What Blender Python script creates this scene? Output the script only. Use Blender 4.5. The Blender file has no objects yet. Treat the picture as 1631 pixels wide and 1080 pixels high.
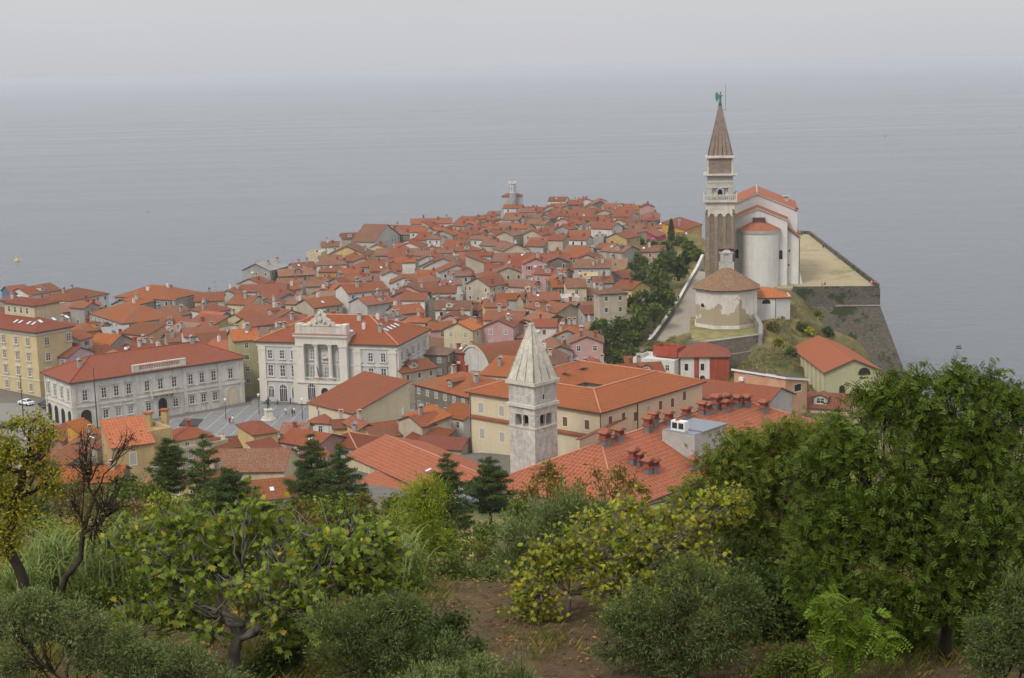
SKY_K = 5.35; SUN_E = 1.8; EXPO = 0.24; HAZE = .00012
import bpy, math, random
import numpy as np
from mathutils import Vector, Matrix
R_ = random.Random(7)
rad = math.radians
sc = bpy.context.scene
COL = sc.collection
# ---------------------------------------------------------------- camera model
F = 2464.; CZ = 80.; PIT = rad(9.98); RHO = rad(1.335)
_f = np.array((0, math.cos(PIT), -math.sin(PIT))); _U = np.array((0, math.sin(PIT), math.cos(PIT))); _X = np.array((1., 0, 0))
_R = math.cos(RHO)*_X - math.sin(RHO)*_U
_V = math.cos(RHO)*_U + math.sin(RHO)*_X
def D(px, py): return _f + (px-815.5)/F*_R - (py-540)/F*_V
def P(px, py, z):
    d = D(px, py); t = (z-CZ)/d[2]; return (d[0]*t, d[1]*t, z)
def Q(px, py, y):
    d = D(px, py); t = y/d[1]; return (d[0]*t, y, CZ+d[2]*t)
def J(x, y, z):
    v = np.array((x, y, z-CZ)); w = v@_f
    return (815.5+F*(v@_R)/w, 540-F*(v@_V)/w)
cam_d = bpy.data.cameras.new('camera'); cam = bpy.data.objects.new('camera', cam_d); COL.objects.link(cam)
cam_d.sensor_width = 36; cam_d.lens = 36*F/1631; cam_d.clip_start = .5; cam_d.clip_end = 60000
m = Matrix(((_R[0], _V[0], -_f[0], 0), (_R[1], _V[1], -_f[1], 0), (_R[2], _V[2], -_f[2], CZ), (0, 0, 0, 1)))
cam.matrix_world = m; sc.camera = cam

# ---------------------------------------------------------------- materials
MATS = {}
class N:
    def __init__(s, name):
        s.m = bpy.data.materials.new(name); s.m.use_nodes = True; s.t = s.m.node_tree; s.t.nodes.clear()
        s.o = s.t.nodes.new('ShaderNodeOutputMaterial'); MATS[name] = s.m
    def n(s, typ, ins={}, **kw):
        x = s.t.nodes.new('ShaderNode'+typ)
        for k, v in kw.items(): setattr(x, k, v)
        for k, v in ins.items():
            if isinstance(v, tuple) and len(v) == 2 and isinstance(v[0], bpy.types.Node): s.t.links.new(v[0].outputs[v[1]], x.inputs[k])
            elif isinstance(v, bpy.types.NodeSocket): s.t.links.new(v, x.inputs[k])
            else: x.inputs[k].default_value = v
        return x
    def mix(s, fac, a, b, blend='MIX'):
        x = s.t.nodes.new('ShaderNodeMix'); x.data_type = 'RGBA'; x.blend_type = blend
        for i, v in ((0, fac), (6, a), (7, b)):
            if isinstance(v, bpy.types.NodeSocket): s.t.links.new(v, x.inputs[i])
            else: x.inputs[i].default_value = (v if i == 0 else (tuple(v)+(1,))[:4])
        return x.outputs[2]
    def ramp(s, fac, stops):
        x = s.t.nodes.new('ShaderNodeValToRGB'); s.t.links.new(fac, x.inputs[0])
        e = x.color_ramp.elements
        while len(e) < len(stops): e.new(.5)
        for i, (p, c) in enumerate(stops):
            e[i].position = p; e[i].color = (c, c, c, 1) if not isinstance(c, (tuple, list)) else (tuple(c)+(1,))[:4]
        return x.outputs[0]
    def math(s, op, a, b=0.):
        x = s.t.nodes.new('ShaderNodeMath'); x.operation = op
        for i, v in enumerate((a, b)):
            if isinstance(v, bpy.types.NodeSocket): s.t.links.new(v, x.inputs[i])
            else: x.inputs[i].default_value = v
        return x.outputs[0]
    def noise(s, vec, scale, detail=4, rough=.55):
        return s.n('TexNoise', {'Vector': vec, 'Scale': scale, 'Detail': detail, 'Roughness': rough}).outputs[0]
    def vec(s, kind='Object', scale=(1, 1, 1), rnd=True):
        tc = s.n('TexCoord').outputs[kind]
        mp = s.n('Mapping', {'Vector': tc}); mp.inputs['Scale'].default_value = scale
        if rnd:
            oi = s.n('ObjectInfo').outputs['Random']
            c = s.n('CombineXYZ', {'X': s.math('MULTIPLY', oi, 91.), 'Y': s.math('MULTIPLY', oi, 57.)})
            s.t.links.new(c.outputs[0], mp.inputs['Location'])
        return mp.outputs[0]
    def out(s, col, rough=.85, bump=None, bdist=.05, metal=0., spec=.3, **kw):
        b = s.n('BsdfPrincipled')
        if isinstance(col, bpy.types.NodeSocket): s.t.links.new(col, b.inputs['Base Color'])
        else: b.inputs['Base Color'].default_value = (tuple(col)+(1,))[:4]
        if isinstance(rough, bpy.types.NodeSocket): s.t.links.new(rough, b.inputs['Roughness'])
        else: b.inputs['Roughness'].default_value = rough
        b.inputs['Metallic'].default_value = metal; b.inputs['Specular IOR Level'].default_value = spec
        if bump is not None:
            bp = s.n('Bump', {'Height': bump, 'Distance': bdist}); s.t.links.new(bp.outputs[0], b.inputs['Normal'])
        s.t.links.new(b.outputs[0], s.o.inputs[0]); return s.m
def sc3(c, k): return tuple(v*k for v in c)
def simple(name, col, rough=.7, metal=0., spec=.3):
    if name in MATS: return MATS[name]
    return N(name).out(col, rough, metal=metal, spec=spec)
def plaster(name, col, stain=.5, patch=None):
    s = N(name); v = s.vec()
    big = s.noise(v, .35, 5, .6)
    c = s.mix(s.math('MULTIPLY', s.ramp(big, [(.42, 0.), (.62, 1.)]), stain), col, sc3(col, .68))
    st = s.noise(s.vec(scale=(1.6, 1.6, .12)), 1.1, 4)
    c = s.mix(s.math('MULTIPLY', s.ramp(st, [(.5, 0.), (.72, 1.)]), stain*.75), c, sc3((.30, .27, .23), .8))
    fine = s.noise(v, 5., 3)
    c = s.mix(.22, c, s.ramp(fine, [(.3, .25), (.7, 1.)]), 'MULTIPLY')
    if patch:
        zc = s.n('SeparateXYZ', {0: s.n('TexCoord').outputs['Object']}).outputs[2]
        pn = s.math('ADD', s.noise(v, .2, 6, .62), s.math('MULTIPLY', s.math('SUBTRACT', 4.6, zc), .03))
        c = s.mix(s.ramp(pn, [(.515, 0.), (.53, 1.)]), c, patch)
    return s.out(c, .9, spec=.15)
def stone(name, a, b, bw=.7, bh=.35, green=0., streak=0., mk=.6):
    s = N(name); uv = s.vec('UV', rnd=False); v = s.vec()
    wob = s.noise(v, 2., 2)
    uvw = s.n('VectorMath', {0: uv, 1: s.n('CombineXYZ', {'X': s.math('MULTIPLY', wob, .5), 'Y': s.math('MULTIPLY', wob, .25)}).outputs[0]}).outputs[0]
    br = s.n('TexBrick', {'Vector': uvw, 'Color1': a+(1,), 'Color2': b+(1,), 'Mortar': sc3(a, mk)+(1,), 'Scale': 1., 'Mortar Size': .05, 'Brick Width': bw, 'Row Height': bh, 'Bias': -.1})
    c = s.mix(.75, br.outputs[0], s.ramp(s.noise(v, 1.3, 6, .7), [(.25, .35), (.75, 1.15)]), 'MULTIPLY')
    c = s.mix(s.ramp(s.noise(v, .3, 5, .6), [(.4, 0.), (.7, .55)]), c, sc3(a, .5))
    if streak: c = s.mix(s.math('MULTIPLY', s.ramp(s.noise(s.vec(scale=(1.3, 1.3, .42)), .9, 7, .75), [(.5, 0.), (.66, 1.)]), streak), c, (.17, .165, .155))
    if green: c = s.mix(s.math('MULTIPLY', s.ramp(s.noise(v, .24, 6, .7), [(.53, 0.), (.58, 1.)]), green), c, (.035, .05, .02))
    return s.out(c, .95, bump=br.outputs[1], bdist=-.05, spec=.1)
def rooftile(name, a, b, old=(.23, .15, .10), age=.4, row=.45, contrast=.7, light=0., rib=0., per=.62, rc=(.72, 1.16), fix=False):
    """clay pantiles: rows across the slope, single tiles of differing shade, weathered patches"""
    s = N(name); uv = s.vec('UV', rnd=False); v = s.vec()
    br = s.n('TexBrick', {'Vector': uv, 'Color1': a+(1,), 'Color2': b+(1,), 'Mortar': sc3(a, .42)+(1,), 'Scale': 1., 'Mortar Size': .045, 'Mortar Smooth': .6, 'Brick Width': .27, 'Row Height': row, 'Bias': 0.}, offset=0.)
    c = s.mix(contrast, sc3(tuple((x+y)/2 for x, y in zip(a, b)), .92), br.outputs[0])
    c = s.mix(s.math('MULTIPLY', s.ramp(s.noise(v, .28, 6, .7), [(.42, 0.), (.68, 1.)]), age), c, old)
    c = s.mix(s.math('MULTIPLY', s.ramp(s.noise(s.vec(scale=(3, 3, 3)), .7, 5, .75), [(.52, 0.), (.66, 1.)]), age*.8), c, sc3(old, .6))
    if light: c = s.mix(s.math('MULTIPLY', s.ramp(s.noise(s.vec(scale=(2.2, 2.2, 2.2)), 1.1, 4, .8), [(.55, 0.), (.66, 1.)]), light), c, (.48, .40, .30))
    if rib:
        su = s.n('SeparateXYZ', {0: uv}); w1 = s.math('SINE', s.math('MULTIPLY', su.outputs[0], 2*math.pi/per)); w2 = s.math('SINE', s.math('MULTIPLY', su.outputs[1], 2*math.pi/.9))
        rw = s.math('ADD', s.math('MULTIPLY', w1, .6), s.math('MULTIPLY', w2, .4)); nz_ = s.noise(v, 1.2, 4, .7)
        c = s.mix(1., c, s.ramp(s.math('ADD', s.math('MULTIPLY', s.math('ADD', s.math('MULTIPLY', rw, .5), .5), rib), s.math('MULTIPLY', nz_, .5)), [(.1, rc[0]), (.75, rc[1])]), 'MULTIPLY')
    oi = s.n('ObjectInfo').outputs['Random']
    if fix: oi = s.math('MULTIPLY', oi, 0.); oi = s.math('ADD', oi, .068)
    hs = s.n('HueSaturation', {'Color': c, 'Hue': s.math('ADD', s.math('MULTIPLY', oi, .010), .4935), 'Saturation': s.math('ADD', s.math('MULTIPLY', oi, .10), .89),
        'Value': s.math('ADD', s.math('MULTIPLY', s.math('FRACT', s.math('MULTIPLY', oi, 7.3)), .38), .68)})
    return s.out(hs.outputs[0], .88, bump=br.outputs[1], bdist=-.04, spec=.15)

TERR = (.50, .17, .085)
M = dict(
 r0=rooftile('roof_new', (.44, .120, .026), (.33, .085, .020), age=.5, old=(.24, .09, .035), rib=.45),
 r0n=rooftile('roof_new_ribbed', (.47, .130, .028), (.35, .09, .02), age=.35, old=(.26, .085, .03), rib=.7, per=.82, rc=(.55, 1.22), light=.12, fix=True),
 r1=rooftile('roof_terracotta', (.39, .108, .032), (.27, .074, .025), age=.72, old=(.20, .11, .065), rib=.3),
 r2=rooftile('roof_faded', (.35, .135, .062), (.22, .08, .04), age=.75, light=.45, rib=.35),
 r3=rooftile('roof_old', (.36, .19, .11), (.22, .13, .09), age=.85, light=.8, old=(.19, .15, .11)),
 r4=rooftile('roof_red', (.37, .092, .03), (.27, .066, .024), age=.35, rib=.2, old=(.2, .1, .08)),
 r5=rooftile('roof_orange', (.54, .165, .035), (.38, .10, .025), age=.35, old=(.30, .07, .035), rib=.6),
 r6=rooftile('roof_baptistery', (.42, .21, .11), (.27, .14, .085), age=.6, light=.9, old=(.26, .19, .12), contrast=.8),
)
WALLC = dict(white=(.66, .63, .58), cream=(.60, .51, .33), ochre=(.50, .36, .17), yellow=(.62, .47, .20), amber=(.58, .31, .055), pink=(.55, .33, .31), rose=(.42, .22, .19), magenta=(.42, .065, .13),
    grey=(.36, .34, .31), palegrey=(.48, .46, .43), beige=(.48, .41, .31), brown=(.26, .20, .15), blue=(.10, .17, .30), red=(.33, .065, .035), peach=(.62, .36, .22), olive=(.42, .38, .20), buff=(.62,.54,.37), lilac=(.50,.40,.44), limewash=(.66,.64,.60))
for k, c in WALLC.items(): M['w_'+k] = plaster('plaster_'+k, c, .5 if k not in ('grey', 'brown') else .8)
M['w_stone'] = stone('rubble_wall', (.33, .28, .22), (.22, .19, .15), .55, .28)
M['w_buff'] = plaster('plaster_buff_clean', WALLC['buff'], .18)
M['w_limewash'] = plaster('plaster_limewash', WALLC['limewash'], .22)
M['istrian'] = plaster('carved_limestone', (.62, .58, .50), .55)
M['facadegrey'] = plaster('facade_grey', (.50, .50, .50), .2)
M['facadewhite'] = plaster('facade_white', (.66, .62, .54), .3)
M['brick'] = simple('chimney_brick', (.27, .07, .04), .9)
M['cement'] = plaster('cement_grey', (.30, .29, .27), .6)
M['zinc'] = simple('zinc_sheet', (.25, .27, .30), .45, .6)
M['gutter'] = simple('gutter_dark', (.07, .05, .045), .5)
M['ridge'] = simple('ridge_tile', (.45, .20, .12), .9)
M['frame'] = simple('window_frame_white', (.68, .66, .60), .6)
M['surround'] = simple('window_surround', (.60, .56, .48), .85)
M['glass'] = N('window_glass').out((.035, .04, .045), .12, spec=.6)
M['curtain'] = simple('window_curtain', (.22, .23, .22), .5)
M['dark'] = simple('dark_opening', (.02, .018, .016), .9)
M['shutbrown'] = simple('shutter_brown', (.16, .07, .035), .7)
M['shutgreen'] = simple('shutter_green', (.06, .10, .07), .7)
M['shutblue'] = simple('shutter_blue', (.05, .14, .35), .7)
M['shutgrey'] = simple('shutter_grey', (.35, .34, .31), .7)
M['metal'] = simple('steel_tube', (.35, .36, .38), .4, .8)
M['iron'] = simple('dark_iron', (.04, .035, .03), .6, .3)
M['bronze'] = simple('green_bronze', (.07, .20, .15), .6, .2)
M['darkbronze'] = simple('dark_bronze', (.03, .05, .045), .5, .4)
M['skylight'] = simple('skylight_pane', (.55, .58, .62), .2, spec=.7)
M['white'] = simple('white_paint', (.72, .72, .70), .5)
M['carpaint'] = simple('car_white', (.75, .76, .78), .25, spec=.6)
M['cardark'] = simple('car_dark', (.04, .05, .07), .25, spec=.6)
M['rubber'] = simple('rubber', (.02, .02, .02), .8)
M['awning'] = simple('awning_cream', (.55, .50, .33), .8)
M['skin'] = simple('skin', (.5, .32, .24), .7)

# ---------------------------------------------------------------- mesh builder
class MB:
    def __init__(s): s.v = []; s.f = []; s.m = []; s.sm = []
    def face(s, pts, mi=0, smooth=False):
        i = len(s.v); s.v += [tuple(p) for p in pts]; s.f.append(tuple(range(i, i+len(pts)))); s.m.append(mi); s.sm.append(smooth); return s
    def box(s, x0, x1, y0, y1, z0, z1, mi=0, top=None):
        a = [(x0, y0), (x1, y0), (x1, y1), (x0, y1)]
        for i in range(4):
            p, q = a[i], a[(i+1) % 4]; s.face([(*p, z0), (*q, z0), (*q, z1), (*p, z1)], mi)
        s.face([(*p, z1) for p in a], mi if top is None else top); s.face([(*p, z0) for p in a[::-1]], mi); return s
    def prism(s, poly, z0, z1, mi=0, top=None, ptop=None, bottom=True):
        n = len(poly); pt = ptop or poly
        for i in range(n):
            p, q = poly[i], poly[(i+1) % n]; p2, q2 = pt[i], pt[(i+1) % n]
            s.face([(*p, z0), (*q, z0), (*q2, z1), (*p2, z1)], mi)
        s.face([(*p, z1) for p in pt], mi if top is None else top)
        if bottom: s.face([(*p, z0) for p in poly[::-1]], mi)
        return s
    def frust(s, cx, cy, z0, z1, a, b, mi=0, a2=None, b2=None):
        a2 = a if a2 is None else a2; b2 = b if b2 is None else b2
        P0 = [(cx-a, cy-b), (cx+a, cy-b), (cx+a, cy+b), (cx-a, cy+b)]; P1 = [(cx-a2, cy-b2), (cx+a2, cy-b2), (cx+a2, cy+b2), (cx-a2, cy+b2)]
        return s.prism(P0, z0, z1, mi, ptop=P1)
    def cyl(s, cx, cy, z0, z1, r, r2=None, n=10, mi=0):
        r2 = r if r2 is None else r2
        c = [(math.cos(2*math.pi*i/n), math.sin(2*math.pi*i/n)) for i in range(n)]
        return s.prism([(cx+r*a, cy+r*b) for a, b in c], z0, z1, mi, ptop=[(cx+r2*a, cy+r2*b) for a, b in c])
    def tube(s, pts, rs, n=6, mi=0, smooth=True):
        """tapered tube along 3-D points"""
        pts = [Vector(p) for p in pts]; base = len(s.v)
        up = Vector((.13, .27, .95))
        for i, p in enumerate(pts):
            d = (pts[min(i+1, len(pts)-1)]-pts[max(i-1, 0)]).normalized()
            a = d.cross(up)
            if a.length < 1e-3: a = d.cross(Vector((1, 0, 0)))
            a.normalize(); b = d.cross(a)
            for k in range(n):
                t = 2*math.pi*k/n; s.v.append(tuple(p+(a*math.cos(t)+b*math.sin(t))*rs[i]))
        for i in range(len(pts)-1):
            for k in range(n):
                q = base+i*n; s.f.append((q+k, q+(k+1) % n, q+n+(k+1) % n, q+n+k)); s.m.append(mi); s.sm.append(smooth)
        s.f.append(tuple(base+k for k in range(n-1, -1, -1))); s.m.append(mi); s.sm.append(False)
        q = base+(len(pts)-1)*n; s.f.append(tuple(q+k for k in range(n))); s.m.append(mi); s.sm.append(False)
        return s
    def build(s, name, mats, parent=None, uv=True):
        me = bpy.data.meshes.new(name); me.from_pydata(s.v, [], s.f)
        if not isinstance(mats, (list, tuple)): mats = [mats]
        for mm in mats: me.materials.append(M[mm] if isinstance(mm, str) else mm)
        me.polygons.foreach_set('material_index', s.m); me.polygons.foreach_set('use_smooth', s.sm)
        if uv:
            ul = me.uv_layers.new(name='UVMap'); arr = np.empty((len(me.loops), 2), np.float32); k = 0
            for f in s.f:
                p = [Vector(s.v[i]) for i in f]; n = Vector((0, 0, 0))
                for i in range(1, len(p)-1): n += (p[i]-p[0]).cross(p[i+1]-p[0])
                if n.length < 1e-9: n = Vector((0, 0, 1))
                n.normalize()
                if abs(n.z) > .995: a, b = Vector((1, 0, 0)), Vector((0, 1, 0))
                else: a = Vector((-n.y, n.x, 0)).normalized(); b = n.cross(a)
                for q in p: arr[k] = (q.dot(a), q.dot(b)); k += 1
            ul.data.foreach_set('uv', arr.ravel())
        o = bpy.data.objects.new(name, me); COL.objects.link(o)
        if parent is not None: o.parent = parent
        return o
def mobj(name, me, parent=None, loc=(0, 0, 0), rz=0., scale=None):
    o = bpy.data.objects.new(name, me); COL.objects.link(o); o.location = loc; o.rotation_euler = (0, 0, rz)
    if scale: o.scale = scale
    if parent is not None: o.parent = parent
    return o
LABELS = {}
def tag(o, label=None, cat=None, group=None, kind=None):
    if label: o['label'] = label
    if cat: o['category'] = cat
    if group: o['group'] = group
    if kind: o['kind'] = kind
    return o
def thing(name, label, cat, loc=(0, 0, 0), rz=0., group=None):
    o = bpy.data.objects.new(name, None); COL.objects.link(o); o.empty_display_size = .5
    o.location = loc; o.rotation_euler = (0, 0, rz); return tag(o, label, cat, group)
def copy_tree(o, parent=None):
    c = o.copy(); COL.objects.link(c)
    if parent is not None: c.parent = parent
    for ch in KIDS.get(o.name, [x for x in o.children]): copy_tree(ch, c)
    return c
KIDS = {}

# ---------------------------------------------------------------- windows (shared meshes)
_WM = {}
def win_mesh(w, h, style):
    """origin at sill centre, face towards -Y; frame stands proud of the wall, pane set into it"""
    k = (round(w, 2), round(h, 2), style)
    if k in _WM: return _WM[k]
    fr, pn, b = 'frame', 'glass', MB(); t = .09
    if style in ('dark', 'brown', 'green', 'blue', 'grey', 'closed', 'curtain'):
        pn = {'dark': 'dark', 'brown': 'shutbrown', 'green': 'shutgreen', 'blue': 'shutblue', 'grey': 'shutgrey', 'closed': 'shutgrey', 'curtain': 'curtain'}[style]
    x = w/2
    b.box(-x-.12, x+.12, -.06, .05, -.14, 0, 0)            # sill
    b.box(-x-.1, -x, -.04, .05, 0, h+.1, 0); b.box(x, x+.1, -.04, .05, 0, h+.1, 0); b.box(-x, x, -.04, .05, h, h+.1, 0)
    b.face([(-x, -.015, 0), (x, -.015, 0), (x, -.015, h), (-x, -.015, h)], 1)
    if style in ('pane', 'curtain'):
        b.box(-t/3, t/3, -.03, -.012, 0, h, 0); b.box(-x, -t/3, -.028, -.012, h*.6-.03, h*.6+.03, 0); b.box(t/3, x, -.028, -.012, h*.6-.03, h*.6+.03, 0)
    if style == 'open':
        pn = 'glass'; b.box(-x-.1-w*.5, -x-.1, -.09, -.05, 0, h, 2); b.box(x+.1, x+.1+w*.5, -.09, -.05, 0, h, 2)
    o = b.build('window', ['frame', pn, 'shutbrown']); me = o.data; bpy.data.objects.remove(o); _WM[k] = me; return me
def windows(parent, w, d, face, spots, ww=.9, wh=1.3, style='pane', name='window'):
    """spots: (offset along the face, sill height). face: 0 front(-Y) 1 right(+X) 2 back 3 left"""
    for s_ in spots:
        u, z = s_[0], s_[1]; st = s_[2] if len(s_) > 2 else style
        loc, rz = {0: ((u, 0, z), 0), 1: ((w/2, u, z), math.pi/2), 3: ((-w/2, u, z), -math.pi/2), 2: ((u, d, z), math.pi)}[face]
        mobj(name, win_mesh(ww, wh, st), parent, loc, rz)

def roof_mb(w, d, h, kind, pitch, o=.35, rot=False, t=.16):
    """roof over x in [-w/2,w/2], y in [0,d]; eaves at height h. kinds: g (ridge along x), G (ridge along y), h hip, s (lean-to, low at front), S (low at back), f flat"""
    b = MB(); tp = math.tan(pitch); x0, x1, y0, y1 = -w/2-o, w/2+o, -o, d+o; z = h-o*tp+.06
    tops = []; ridge = []
    if kind == 'g':
        zr = h+d/2*tp+.06; ym = d/2
        tops = [[(x0, y0, z), (x1, y0, z), (x1, ym, zr), (x0, ym, zr)], [(x1, y1, z), (x0, y1, z), (x0, ym, zr), (x1, ym, zr)]]
        ridge = [((x0, ym, zr), (x1, ym, zr))]
    elif kind == 'G':
        zr = h+w/2*tp+.06
        tops = [[(x1, y0, z), (x1, y1, z), (0, y1, zr), (0, y0, zr)], [(x0, y1, z), (x0, y0, z), (0, y0, zr), (0, y1, zr)]]
        ridge = [((0, y0, zr), (0, y1, zr))]
    elif kind == 'h':
        W2, D2 = w+2*o, d+2*o
        if W2 >= D2:
            zr = z+D2/2*tp; e = (W2-D2)/2; ym = d/2; A, B = (-e-.001, ym, zr), (e+.001, ym, zr)
            tops = [[(x0, y0, z), (x1, y0, z), B, A], [(x1, y1, z), (x0, y1, z), A, B], [(x1, y0, z), (x1, y1, z), B], [(x0, y1, z), (x0, y0, z), A]]
            ridge = [(A, B), ((x0, y0, z), A), ((x1, y0, z), B), ((x1, y1, z), B), ((x0, y1, z), A)]
        else:
            zr = z+W2/2*tp; A, B = (0, -o+W2/2, zr), (0, d+o-W2/2, zr)
            tops = [[(x0, y0, z), (x1, y0, z), A], [(x1, y1, z), (x0, y1, z), B], [(x1, y0, z), (x1, y1, z), B, A], [(x0, y1, z), (x0, y0, z), A, B]]
            ridge = [(A, B), ((x0, y0, z), A), ((x1, y0, z), A), ((x1, y1, z), B), ((x0, y1, z), B)]
    elif kind in ('s', 'S'):
        zh = h+(d+o)*tp+.06
        a, c = (z, zh) if kind == 's' else (zh, z)
        tops = [[(x0, y0, a), (x1, y0, a), (x1, y1, c), (x0, y1, c)]]
    for p in tops:
        b.face(p, 0); b.face([(q[0], q[1], q[2]-t) for q in p[::-1]], 1)
    # rim all round: walk the boundary edges
    ed = {}
    for p in tops:
        for i in range(len(p)):
            a_, c_ = p[i], p[(i+1) % len(p)]; ka = tuple(round(x_, 3) for x_ in a_); kc = tuple(round(x_, 3) for x_ in c_)
            if (kc, ka) in ed: del ed[(kc, ka)]
            else: ed[(ka, kc)] = (a_, c_)
    for a_, c_ in ed.values():
        b.face([a_, (a_[0], a_[1], a_[2]-t), (c_[0], c_[1], c_[2]-t), c_], 1)
    return b, ridge
def wall_mb(w, d, h, kind, pitch, z0=-3.):
    b = MB(); tp = math.tan(pitch); x0, x1 = -w/2, w/2
    if kind == 'G':
        zr = h+w/2*tp
        b.face([(x0, 0, z0), (x1, 0, z0), (x1, 0, h), (0, 0, zr), (x0, 0, h)]); b.face([(x1, d, z0), (x0, d, z0), (x0, d, h), (0, d, zr), (x1, d, h)])
        b.face([(x1, 0, z0), (x1, d, z0), (x1, d, h), (x1, 0, h)]); b.face([(x0, d, z0), (x0, 0, z0), (x0, 0, h), (x0, d, h)])
    elif kind == 'g':
        zr = h+d/2*tp
        b.face([(x0, 0, z0), (x1, 0, z0), (x1, 0, h), (x0, 0, h)]); b.face([(x1, d, z0), (x0, d, z0), (x0, d, h), (x1, d, h)])
        b.face([(x1, 0, z0), (x1, d, z0), (x1, d, h), (x1, d/2, zr), (x1, 0, h)]); b.face([(x0, d, z0), (x0, 0, z0), (x0, 0, h), (x0, d/2, zr), (x0, d, h)])
    elif kind in ('s', 'S'):
        ha, hb = (h, h+d*tp) if kind == 's' else (h+d*tp, h)
        b.face([(x0, 0, z0), (x1, 0, z0), (x1, 0, ha), (x0, 0, ha)]); b.face([(x1, d, z0), (x0, d, z0), (x0, d, hb), (x1, d, hb)])
        b.face([(x1, 0, z0), (x1, d, z0), (x1, d, hb), (x1, 0, ha)]); b.face([(x0, d, z0), (x0, 0, z0), (x0, 0, ha), (x0, d, hb)])
    elif kind == 'f':       # flat roof terrace with parapet
        b.box(x0, x1, 0, d, z0, h-.5); t = .25
        b.box(x0, x1, 0, t, h-.5, h+.35); b.box(x0, x1, d-t, d, h-.5, h+.35); b.box(x0, x0+t, t, d-t, h-.5, h+.35); b.box(x1-t, x1, t, d-t, h-.5, h+.35)
    else:
        b.box(x0, x1, 0, d, z0, h)
    return b
def roof_z(w, d, h, kind, pitch, x, y):
    tp = math.tan(pitch)
    if kind == 'g': return h+min(y, d-y)*tp
    if kind == 'G': return h+(w/2-abs(x))*tp
    if kind == 'h': return h+min(y, d-y, w/2-abs(x))*tp
    if kind == 's': return h+y*tp
    if kind == 'S': return h+(d-y)*tp
    return h-.5
_CM = {}
def chimney_mesh(v):
    if v in _CM: return _CM[v]
    b = MB(); rr = random.Random(v)
    a = rr.uniform(.32, .5); bb = rr.uniform(.3, .42); hh = rr.uniform(1., 1.7)
    st = v % 5
    b.frust(0, 0, -1.1, hh, a, bb, 0)
    if st in (0, 3): b.frust(0, 0, hh, hh+.14, a+.12, bb+.12, 0); b.frust(0, 0, hh+.14, hh+.42, a*.75, bb*.75, 2); b.frust(0, 0, hh+.42, hh+.5, a+.1, bb+.1, 1)
    elif st == 1: b.frust(0, 0, hh, hh+.3, a*.6, bb*.6, 2); b.frust(0, 0, hh+.3, hh+.75, a+.15, bb+.15, 1, .05, bb+.15)
    elif st == 2: b.cyl(0, 0, hh, hh+.55, .2, .16, 8, 1)
    else: b.frust(0, 0, hh, hh+.16, a+.15, bb+.15, 1)
    mats = [('w_palegrey', 'ridge', 'dark'), ('w_white', 'ridge', 'dark'), ('brick', 'brick', 'dark'), ('w_grey', 'cement', 'dark'), ('w_beige', 'ridge', 'dark')][(v*3) % 5]
    o = b.build('chimney', list(mats)); me = o.data; bpy.data.objects.remove(o); _CM[v] = me; return me
_SK = {}
def skylight_mesh(w=.8, l=1.2):
    if (w, l) in _SK: return _SK[(w, l)]
    b = MB(); b.box(-w/2, w/2, 0, l, -.05, .1, 0); b.face([(-w/2+.08, .08, .106), (w/2-.08, .08, .106), (w/2-.08, l-.08, .106), (-w/2+.08, l-.08, .106)], 1)
    o = b.build('skylight', ['zinc', 'skylight']); me = o.data; bpy.data.objects.remove(o); _SK[(w, l)] = me; return me
ALLH = []      # plan footprints of everything built: (cx, cy, radius polygon)
def rect_poly(x, y, rz, w, d):
    c, s_ = math.cos(rz), math.sin(rz)
    return [(x+u*c-v*s_, y+u*s_+v*c) for u, v in ((-w/2, 0), (w/2, 0), (w/2, d), (-w/2, d))]
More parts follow.
